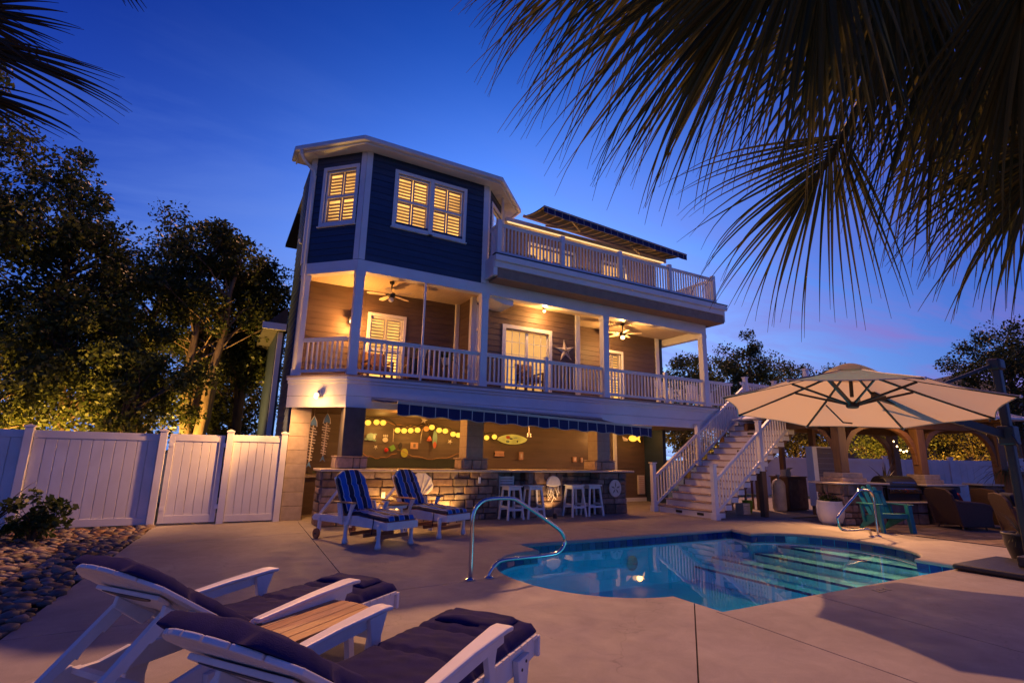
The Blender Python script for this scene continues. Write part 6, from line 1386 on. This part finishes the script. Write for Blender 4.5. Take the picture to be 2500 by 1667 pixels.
obj('bottle', MB().lathe([(0, .0), (.17, .0), (.19, .06), (.19, .78), (.15, .90), (.07, .96), (0, .97)], tp, 20), 'tank', r, smooth=True); obj('valve', MB().lathe([(.03, .96), (.03, 1.04), (.06, 1.05), (.06, 1.09), (0, 1.09)], tp, 10), 'steel', r); obj('foot_ring', MB().lathe([(.14, 0), (.16, 0), (.16, .03), (.14, .03)], tp, 16), 'steel', r)
bx_ = Vector((16.2, 10.7, 0)); r = root('storage_cabinet', 'dark brick red cabinet beside the gas bottle', 'cabinet', bx_); obj('body', MB().box(15.75, 16.7, 10.4, 11.0, .02, 1.0), 'wood_post', r, bev=.01); obj('top', MB().box(15.72, 16.73, 10.37, 11.03, 1.001, 1.04), 'plank', r); obj('plinth', MB().box(15.8, 16.65, 10.45, 10.95, 0, .02), 'dark_paint', r)
for i in range(2): obj('door', MB().box(15.78 + .46*i, 16.22 + .46*i, 10.385, 10.399, .08, .94), 'paver', r)
r = root('shelf_bench', 'wooden work shelf under the stairs', 'shelf', (14.5, 10.9, 0)); obj('top', MB().box(14.1, 15.2, 10.7, 11.3, 1.18, 1.22), 'teak', r)
for x in (14.13, 15.13):
    for y in (10.73, 11.23): obj('leg', MB().box(x, x+.05, y, y+.05, 0, 1.18), 'wood_post', r)
r = root('water_jug', 'blue water jug standing on the work shelf', 'jug', (14.7, 10.95, 1.22)); obj('body', MB().lathe([(0, 1.221), (.15, 1.221), (.17, 1.26), (.17, 1.50), (.10, 1.58), (.05, 1.60), (.05, 1.66), (0, 1.66)], (14.7, 10.95, 0), 16), 'trash', r, smooth=True); obj('cap', MB().lathe([(0, 1.661), (.055, 1.661), (.05, 1.70), (0, 1.70)], (14.7, 10.95, 0), 10), 'white', r)
r = root('paper_box', 'small white box on the cabinet under the stairs', 'box', (15.95, 10.6, 1.04)); obj('box', MB().box(15.85, 16.08, 10.5, 10.7, 1.042, 1.24), 'shell_white', r); obj('flap', MB().extr([(15.85, 10.5, 1.241), (16.08, 10.5, 1.241), (16.10, 10.42, 1.30), (15.83, 10.42, 1.30)], (0, 0, .004)), 'shell_white', r)
bn = Vector((13.95, 10.55, 0)); r = root('bucket', 'bright green bucket under the stairs', 'bucket', bn); obj('body', MB().lathe([(0, 0), (.11, 0), (.15, .34), (.16, .35), (.145, .34), (0, .06)], bn, 16), 'bright_green', r, smooth=True); obj('handle', MB().tube([bn + Vector((-.15, 0, .33)), bn + Vector((-.1, -.02, .42)), bn + Vector((.1, -.02, .42)), bn + Vector((.15, 0, .33))], .006, 6), 'steel', r)
r = root('planter_box', 'small pale crate under the lowest stair treads', 'crate', (13.35, 10.25, 0))
for i in range(4): obj('slat', MB().box(13.2, 13.5, 10.13, 10.15, .02 + .075*i, .085 + .075*i), 'fish_bone', r); obj('slat', MB().box(13.2, 13.5, 10.37, 10.39, .02 + .075*i, .085 + .075*i), 'fish_bone', r)
for x in (13.2, 13.47): obj('end', MB().box(x, x+.03, 10.15, 10.37, 0, .31), 'fish_bone', r)
obj('bottom', MB().box(13.23, 13.47, 10.15, 10.37, .01, .03), 'fish_bone', r)
# ================================================================ trees, palms and shrubs
import numpy as np
def leaf_mesh(name, cen, rad, per, size, seed, m, squash=.8, up=.35):
    rg = np.random.default_rng(seed); cen = np.asarray(cen, float); K = len(cen); n = K*per
    v = rg.normal(size=(n, 3)); v /= np.linalg.norm(v, axis=1)[:, None]; v *= (rg.random(n)**.45)[:, None]; v[:, 2] *= squash
    p = np.repeat(cen, per, 0) + v*np.repeat(np.asarray(rad, float), per)[:, None]
    d = rg.normal(size=(n, 3)); d[:, 2] += up; d /= np.linalg.norm(d, axis=1)[:, None]
    a = rg.normal(size=(n, 3)); u = np.cross(d, a); u /= np.linalg.norm(u, axis=1)[:, None]; w = np.cross(d, u)
    L_ = size*rg.uniform(.55, 1.35, n)[:, None]
    q = np.empty((n, 4, 3)); q[:, 0] = p - u*L_*.5; q[:, 1] = p + w*L_*.30 - u*L_*.05; q[:, 2] = p + u*L_*.5; q[:, 3] = p - w*L_*.30 - u*L_*.05
    me = bpy.data.meshes.new(name); me.vertices.add(4*n); me.vertices.foreach_set('co', q.ravel()); me.loops.add(4*n); me.loops.foreach_set('vertex_index', np.arange(4*n)); me.polygons.add(n); me.polygons.foreach_set('loop_start', np.arange(n)*4); me.polygons.foreach_set('loop_total', np.full(n, 4)); me.update(); me.materials.append(M[m]); return me
def tree(x, y, h, rx, rz, zc, nclump, per, size, label, seed, leaf='leaf', bark='bark', stems=1, name='broadleaf_tree', ry=None, cr=.55):
    rnd = random.Random(seed); r = root(name, label, 'tree', (x, y, -.06)); tr = MB(); cen = []; rad = []; ry = ry or rx
    tops = []
    for s in range(stems):
        a = rnd.uniform(0, 6.28) if stems > 1 else 0; sp = .45 if stems > 1 else .12; P = [Vector((x + (.12*math.cos(a) if stems > 1 else 0), y + (.12*math.sin(a) if stems > 1 else 0), -.06))]
        for i in range(1, 7):
            t_ = i/6; P.append(Vector((x + sp*rx*t_*math.cos(a + .3*t_) + rnd.uniform(-.08, .08), y + sp*rx*t_*math.sin(a) + rnd.uniform(-.08, .08), (zc + rz*.35)*t_)))
        r0 = .055*h/ (2.6 if stems > 1 else 2.1); tr.tube(P, [r0*(1-.82*i/6) for i in range(7)], 7); tops.append(P)
    for k in range(nclump):
        while True:
            v = Vector((rnd.uniform(-1, 1), rnd.uniform(-1, 1), rnd.uniform(-1, 1)))
            if .18 < v.length < 1: break
        v *= (.62 + .38*rnd.random())/max(.55, v.length)**.35
        w = 1.0 + .25*noise.noise(v*2.2 + Vector((seed, 0, 0)))
        c = Vector((x + v.x*rx*w, y + v.y*ry*w, zc + v.z*rz*w)); cen.append(tuple(c)); rad.append(cr*rnd.uniform(.6, 1.35))
        P = tops[k % stems]; zt = min(P[-1].z*.96, max(zc - rz*.9, c.z - rnd.uniform(.4, 1.4))); 
        for i in range(6):
            if P[i].z <= zt <= P[i+1].z: b = P[i].lerp(P[i+1], (zt-P[i].z)/(P[i+1].z-P[i].z)); break
        else: b = P[-1]
        mid_ = b.lerp(c, .5) + Vector((rnd.uniform(-.15, .15), rnd.uniform(-.15, .15), rnd.uniform(-.05, .25))); tr.tube([b, mid_, c], [.034, .022, .006], 5, cap=False)
        for q in range(2): e = c + Vector((rnd.uniform(-1, 1), rnd.uniform(-1, 1), rnd.uniform(-.4, 1)))*rad[-1]*.9; tr.tube([mid_.lerp(c, .6), e], [.012, .003], 4, cap=False)
    obj('trunk', tr, bark, r, smooth=True, fix=False); obj('crown', leaf_mesh('crown', cen, rad, per, size, seed, leaf), None, r)
    return r
LT = 'broadleaf tree beyond the left fence, '
tree(-6.8, 15.5, 12, 2.7, 4.5, 7.6, 110, 250, .12, 'tallest ' + LT + 'cut by the picture edge', 1, 'leaf', cr=.68)
tree(-4.3, 17.6, 9.8, 2.3, 3.6, 6.2, 105, 250, .12, 'wide dark ' + LT + 'with rounded top', 2, 'leaf_dark')
tree(-2.3, 19.6, 9.2, 1.9, 3.4, 5.8, 85, 230, .115, 'thin topped ' + LT + 'between the two bigger ones', 3, 'leaf_dark', cr=.5)
tree(-.55, 17.2, 9.0, 1.75, 2.9, 6.1, 90, 230, .115, 'tree with several pale lit stems nearest the left side of the house', 4, 'leaf_dark', 'bark_pale', 4, cr=.5)
tree(-1.6, 15.4, 4.4, 1.5, 1.35, 2.75, 42, 230, .115, 'low lit tree behind the white gate', 5, 'leaf', stems=2, cr=.45)
tree(-4.6, 15.0, 4.6, 1.9, 1.5, 2.6, 48, 230, .115, 'low lit tree behind the long white fence', 6, 'leaf', stems=2, cr=.5)
tree(.35, 20.5, 6.0, 1.3, 2.3, 3.2, 44, 230, .115, 'leafy tree in the gap beside the left house wall', 7, 'leaf', cr=.5)
tree(-2.9, 16.6, 6.2, 1.9, 2.2, 3.6, 60, 230, .115, 'mid height lit tree between the gate and the long fence', 30, 'leaf', stems=2, cr=.5)
tree(-6.9, 17.4, 6.4, 2.1, 2.4, 3.6, 56, 230, .115, 'mid height lit tree at the left end of the long fence', 31, 'leaf', cr=.6)
tree(-.2, 22.5, 7.0, 1.8, 2.6, 4.2, 50, 230, .115, 'dark tree filling the gap left of the house', 32, 'leaf_dark', cr=.6)
tree(.75, 18.6, 8.2, 1.25, 2.7, 5.4, 70, 230, .115, 'slim leafy tree touching the left edge of the house', 33, 'leaf_dark', stems=2, cr=.5)
tree(-8.6, 19.5, 9.5, 2.4, 3.6, 5.2, 60, 230, .115, 'dark tree at the far left behind the tallest one', 8, 'leaf_dark', cr=.7)
RT = 'tree beyond the right end of the house, '
tree(24.5, 22.5, 8.6, 2.9, 3.2, 5.3, 64, 200, .16, 'leafy ' + RT + 'behind the last porch column', 9, 'leaf_dark', cr=.8)
tree(30.8, 22.5, 11.2, 2.6, 4.6, 6.4, 76, 200, .17, 'tallest pointed ' + RT + 'above the stairs', 10, 'leaf_dark', cr=.8)
tree(36.5, 22.6, 9.2, 4.2, 3.0, 6.0, 80, 200, .17, 'spreading ' + RT + 'above the umbrella', 11, 'leaf_dark', cr=.9)
tree(28.5, 8.6, 7.6, 2.3, 2.6, 5.0, 70, 200, .125, 'dark leafy tree behind the umbrella mast at the right edge', 12, 'leaf_dark', cr=.6)
for k, (x, y, h, rx, lab) in enumerate(((21.5, 18.6, 4.6, 2.0, 'low warm lit tree seen under the stair landing'), (26.0, 16.6, 5.0, 2.3, 'low warm lit tree left of the middle pavilion post'), (29.5, 14.6, 5.0, 2.4, 'low warm lit tree right of the middle pavilion post'), (32.0, 11.8, 4.8, 2.2, 'low warm lit tree near the mast behind the far fence'), (18.6, 21.5, 5.4, 2.0, 'low warm lit tree seen below the porch deck'))):
    tree(x, y, h, rx, h*.40, h*.56, 46, 190, .14, lab, 20+k, 'leaf_warm' if k != 2 else 'leaf', stems=2, cr=.65)
# uplights in the planting behind the fences
def uplight(x, y, to, pw, label, spot=110):
    r = root('garden_uplight', label, 'lamp', (x, y, -.05)); obj('spike', MB().lathe([(0, -.05), (.012, -.05), (.012, .05), (0, .05)], (x, y, 0), 8), 'black_metal', r); obj('can', MB().lathe([(0, .05), (.045, .05), (.05, .16), (.04, .155), (0, .14)], (x, y, 0), 12), 'black_metal', r); lamp('uplight', 'SPOT', (x, y, .2), pw, (1.0, .52, .10), r, .05, to, spot, .7)
uplight(-1.0, 16.3, (-.6, 17.2, 3.6), 2600, 'garden uplight below the pale stemmed tree'); uplight(-3.2, 14.4, (-3.6, 16.5, 3.2), 2000, 'garden uplight behind the long fence'); uplight(-5.6, 14.3, (-5.6, 16.5, 4.0), 2500, 'garden uplight at the left end of the long fence')
uplight(22.6, 15.4, (22.5, 18.4, 2.6), 1900, 'garden uplight behind the far fence, left'); uplight(26.0, 13.6, (27.5, 15.8, 2.8), 2200, 'garden uplight behind the far fence, middle'); uplight(29.0, 11.0, (31.0, 12.6, 2.8), 1900, 'garden uplight behind the far fence, right'); uplight(17.6, 18.6, (18.6, 21.4, 2.6), 1300, 'garden uplight below the porch deck')
# shrub and flax by the fence
r = root('shrub', 'leafy shrub on the stone bed in front of the long white fence', 'shrub', (-2.35, 11.35, -.04)); rn = random.Random(4); cen = []; rad = []; st_m = MB()
for k in range(26):
    a = rn.uniform(0, 6.28); q = rn.uniform(.05, .5); c = (-2.35 + q*math.cos(a), 11.35 + q*.8*math.sin(a), .12 + rn.random()*.66*(1-q*.5)); cen.append(c); rad.append(.16); st_m.tube([(-2.35, 11.35, -.04), (-2.35 + q*.3*math.cos(a), 11.35 + q*.3*math.sin(a), c[2]*.6), c], [.012, .008, .003], 4, cap=False)
obj('stems', st_m, 'bark', r, fix=False); obj('foliage', leaf_mesh('foliage', cen, rad, 34, .115, 5, 'leaf_bush', up=.9), None, r)
r = root('flax_plant', 'dark flax plant with long sword leaves at the left picture edge', 'plant', (-3.05, 11.2, -.04)); rn = random.Random(8)
for k in range(15):
    a = rn.uniform(-2.4, 2.0); d_ = Vector((math.cos(a), math.sin(a), 0)); s = Vector((-d_.y, d_.x, 0)); L_ = rn.uniform(.8, 1.45); e = rn.uniform(1.2, 2.2); V = []; F = []
    for i in range(9):
        t_ = i/8; p = Vector((-3.0, 11.2, -.04)) + d_*L_*.55*t_ + Vector((0, 0, L_*(e*t_ - .75*t_*t_)*.62)); w = .040*(1-t_)**.7*(.5+.5*min(1, t_*5)) + .001; V += [p - s*w, p - Vector((0, 0, w*.5)), p + s*w]
    for i in range(8): F += [(3*i, 3*i+1, 3*i+4, 3*i+3), (3*i+1, 3*i+2, 3*i+5, 3*i+4)]
    obj('leaf', MB().add(V, F), 'flax', r, smooth=True, fix=False)
r = root('low_plant', 'small broad leaved plant at the foot of the flax', 'plant', (-2.75, 10.9, -.04)); mb = MB(); fronds(mb, Vector((-2.8, 10.9, 0)), 34, .38, .8, .035, random.Random(3), 1.6); obj('foliage', mb, 'leaf_bush', r, fix=False)

# ---- fan palms whose fronds hang into the picture
def pray(px, py, dist):
    d = (CAMX*((px-1250)/1270) - CAMU*((py-833.5)/1270) + CAMF).normalized(); return Vector((0, 0, CAM_H)) + d*dist
def frond(parent, crown, hub, tip, n, spread, m, seed, droop=.28, wid=.017, twist=0, name='frond', rag=.15):
    rnd = random.Random(seed); ax = tip - hub; L_ = ax.length; ax.normalize(); view = (hub - Vector((0, 0, CAM_H))).normalized()
    nrm = (view + Vector((rnd.uniform(-.35, .35), rnd.uniform(-.35, .35), rnd.uniform(-.1, .5)))); nrm = (nrm - ax*nrm.dot(ax)).normalized(); sd_ = ax.cross(nrm); sd_ = (sd_*math.cos(twist) + nrm*math.sin(twist)).normalized(); nrm = ax.cross(sd_)
    mb = MB()
    for k in range(n):
        u = -1 + 2*(k+.5)/n + rnd.uniform(-.02, .02); ph = R(spread/2)*u; cost = .34*L_*(1-abs(u))**1.3
        base_ = hub + ax*cost*.9 + nrm*(.02*abs(u)); dr = (ax*math.cos(ph) + sd_*math.sin(ph) + nrm*rnd.uniform(-.10, .10)).normalized(); l_ = (L_ - cost*.75)*(1 - .18*abs(u)**2)*rnd.uniform(.86, 1.06)
        dk = droop*rnd.uniform(.4, 2.1); pr_ = None; V = []; F = []; wob = rnd.uniform(0, 6.28); l_ *= 1.08; cur = dr.copy(); p = base_.copy(); ns_ = 11
        for i in range(ns_+1):
            t_ = i/ns_; w = wid*.72*(.35 + .65*min(1, t_*5))*(1 - max(0, (t_-.22)/.78))**1.15 + .0009
            s = cur.cross(nrm); s = s.normalized() if s.length > 1e-4 else sd_; fold = nrm*w*.75
            V += [p - s*w - fold, p, p + s*w - fold]
            cur = (cur + Vector((0, 0, -1))*dk*.34*t_**1.6 + s*rag*.05*math.sin(wob + t_*5) ).normalized(); p = p + cur*l_/ns_
        for i in range(ns_): F += [(3*i, 3*i+1, 3*i+4, 3*i+3), (3*i+1, 3*i+2, 3*i+5, 3*i+4)]
        mb.add(V, F)
    f_ = obj(name, mb, m, parent, smooth=False, fix=False)
    mid_ = crown.lerp(hub, .55) + Vector((0, 0, .25)); obj('petiole', MB().tube(smooth_path([crown, mid_, hub, hub + ax*.30*L_], 5), [.022]*11 + [.022 - .004*i for i in range(5)], 6), m, f_, smooth=True, fix=False)
    return f_
def palm(label, crown, fr_list, m, tz=.16):
    r = root('fan_palm', label, 'palm tree', (crown.x, crown.y, -.05)); P = [Vector((crown.x + .05*math.sin(i), crown.y, -.05 + (crown.z+.05)*i/8)) for i in range(9)]
    obj('trunk', MB().tube(P, [tz*1.15] + [tz]*7 + [tz*1.1], 12), 'bark', r, smooth=True, fix=False)
    bt = random.Random(2)
    for k in range(34):
        a = k*2.4; z = crown.z - .1 - .05*k; d_ = Vector((math.cos(a), math.sin(a), 0)); obj('boot', MB().beam(Vector((crown.x, crown.y, z)) + d_*(tz*.8), Vector((crown.x, crown.y, z+.22)) + d_*(tz*1.7), .06, .025, d_), 'bark', r)
    for k, (hx, hy, hd, tx, ty, td, n, sp, dr, w) in enumerate(fr_list): frond(r, crown, pray(hx, hy, hd), pray(tx, ty, td), n, sp, m, 100+k+len(fr_list), dr, w)
    return r
C0 = pray(2640, -420, 4.3)
palm('fan palm whose long drooping fronds fill the upper right of the picture', C0, [
    (2080, -330, 3.4, 1290, 250, 3.3, 44, 62, .62, .017), (2000, -260, 3.0, 1500, 420, 2.9, 36, 50, .55, .017), (2060, 330, 3.6, 1790, 730, 3.6, 44, 120, .45, .0115),
    (2020, -320, 2.8, 1980, 430, 2.6, 34, 48, .35, .018), (2330, -80, 3.6, 2230, 600, 3.6, 42, 66, .45, .015), (2620, 300, 3.6, 2310, 720, 3.6, 48, 120, .5, .0125),
    (2330, -330, 4.4, 1720, 330, 4.4, 46, 80, .55, .017), (2540, -200, 3.2, 2400, 560, 3.2, 42, 64, .42, .015), (2240, -140, 3.9, 1850, 430, 4.0, 44, 84, .5, .015), (2480, 100, 4.6, 2150, 540, 4.6, 46, 120, .5, .016),
    (1760, -260, 3.5, 1170, 90, 3.5, 40, 66, .8, .0135), (1560, -200, 3.8, 1160, 20, 3.8, 30, 70, .8, .0125), (2560, 100, 4.0, 2420, 680, 4.0, 44, 96, .5, .0145), (2180, -220, 3.4, 2130, 420, 3.3, 38, 60, .45, .015), (2720, 60, 3.9, 2480, 560, 3.9, 46, 120, .5, .0145), (2420, -260, 5.0, 2080, 260, 5.0, 46, 100, .5, .018), (1850, -330, 4.2, 1420, 180, 4.2, 40, 70, .6, .016)], 'palm_leaf')
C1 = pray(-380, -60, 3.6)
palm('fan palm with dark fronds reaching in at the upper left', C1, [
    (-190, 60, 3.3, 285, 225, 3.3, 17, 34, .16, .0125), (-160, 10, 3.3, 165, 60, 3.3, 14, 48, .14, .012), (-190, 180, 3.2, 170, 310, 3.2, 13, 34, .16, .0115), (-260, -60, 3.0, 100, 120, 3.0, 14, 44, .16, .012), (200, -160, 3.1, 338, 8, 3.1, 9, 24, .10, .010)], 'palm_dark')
# neighbour's house beyond the fence on the right
p0 = at(2285, 958, Y=17.0); p1 = at(2400, 905, Y=17.0); nx, ny = p0.x, 17.0
nh = root('neighbour_house', 'low brown roofed house far behind the pavilion on the right', 'house', (nx+8, ny, 0)); zt = p1.z; ze_ = p0.z - .4
obj('wall', MB().box(nx+.6, nx+18, ny-4, ny+8, 0, ze_), 'taupe', nh)
V = [(nx, ny-5, ze_), (nx+19, ny-5, ze_), (nx+19, ny+9, ze_), (nx, ny+9, ze_), (p1.x + .5, ny+2, zt), (nx+14, ny+2, zt)]
obj('roof', MB().add(V, [(0,1,5,4), (1,2,5), (2,3,4,5), (3,0,4), (3,2,1,0)]), 'shingle', nh)
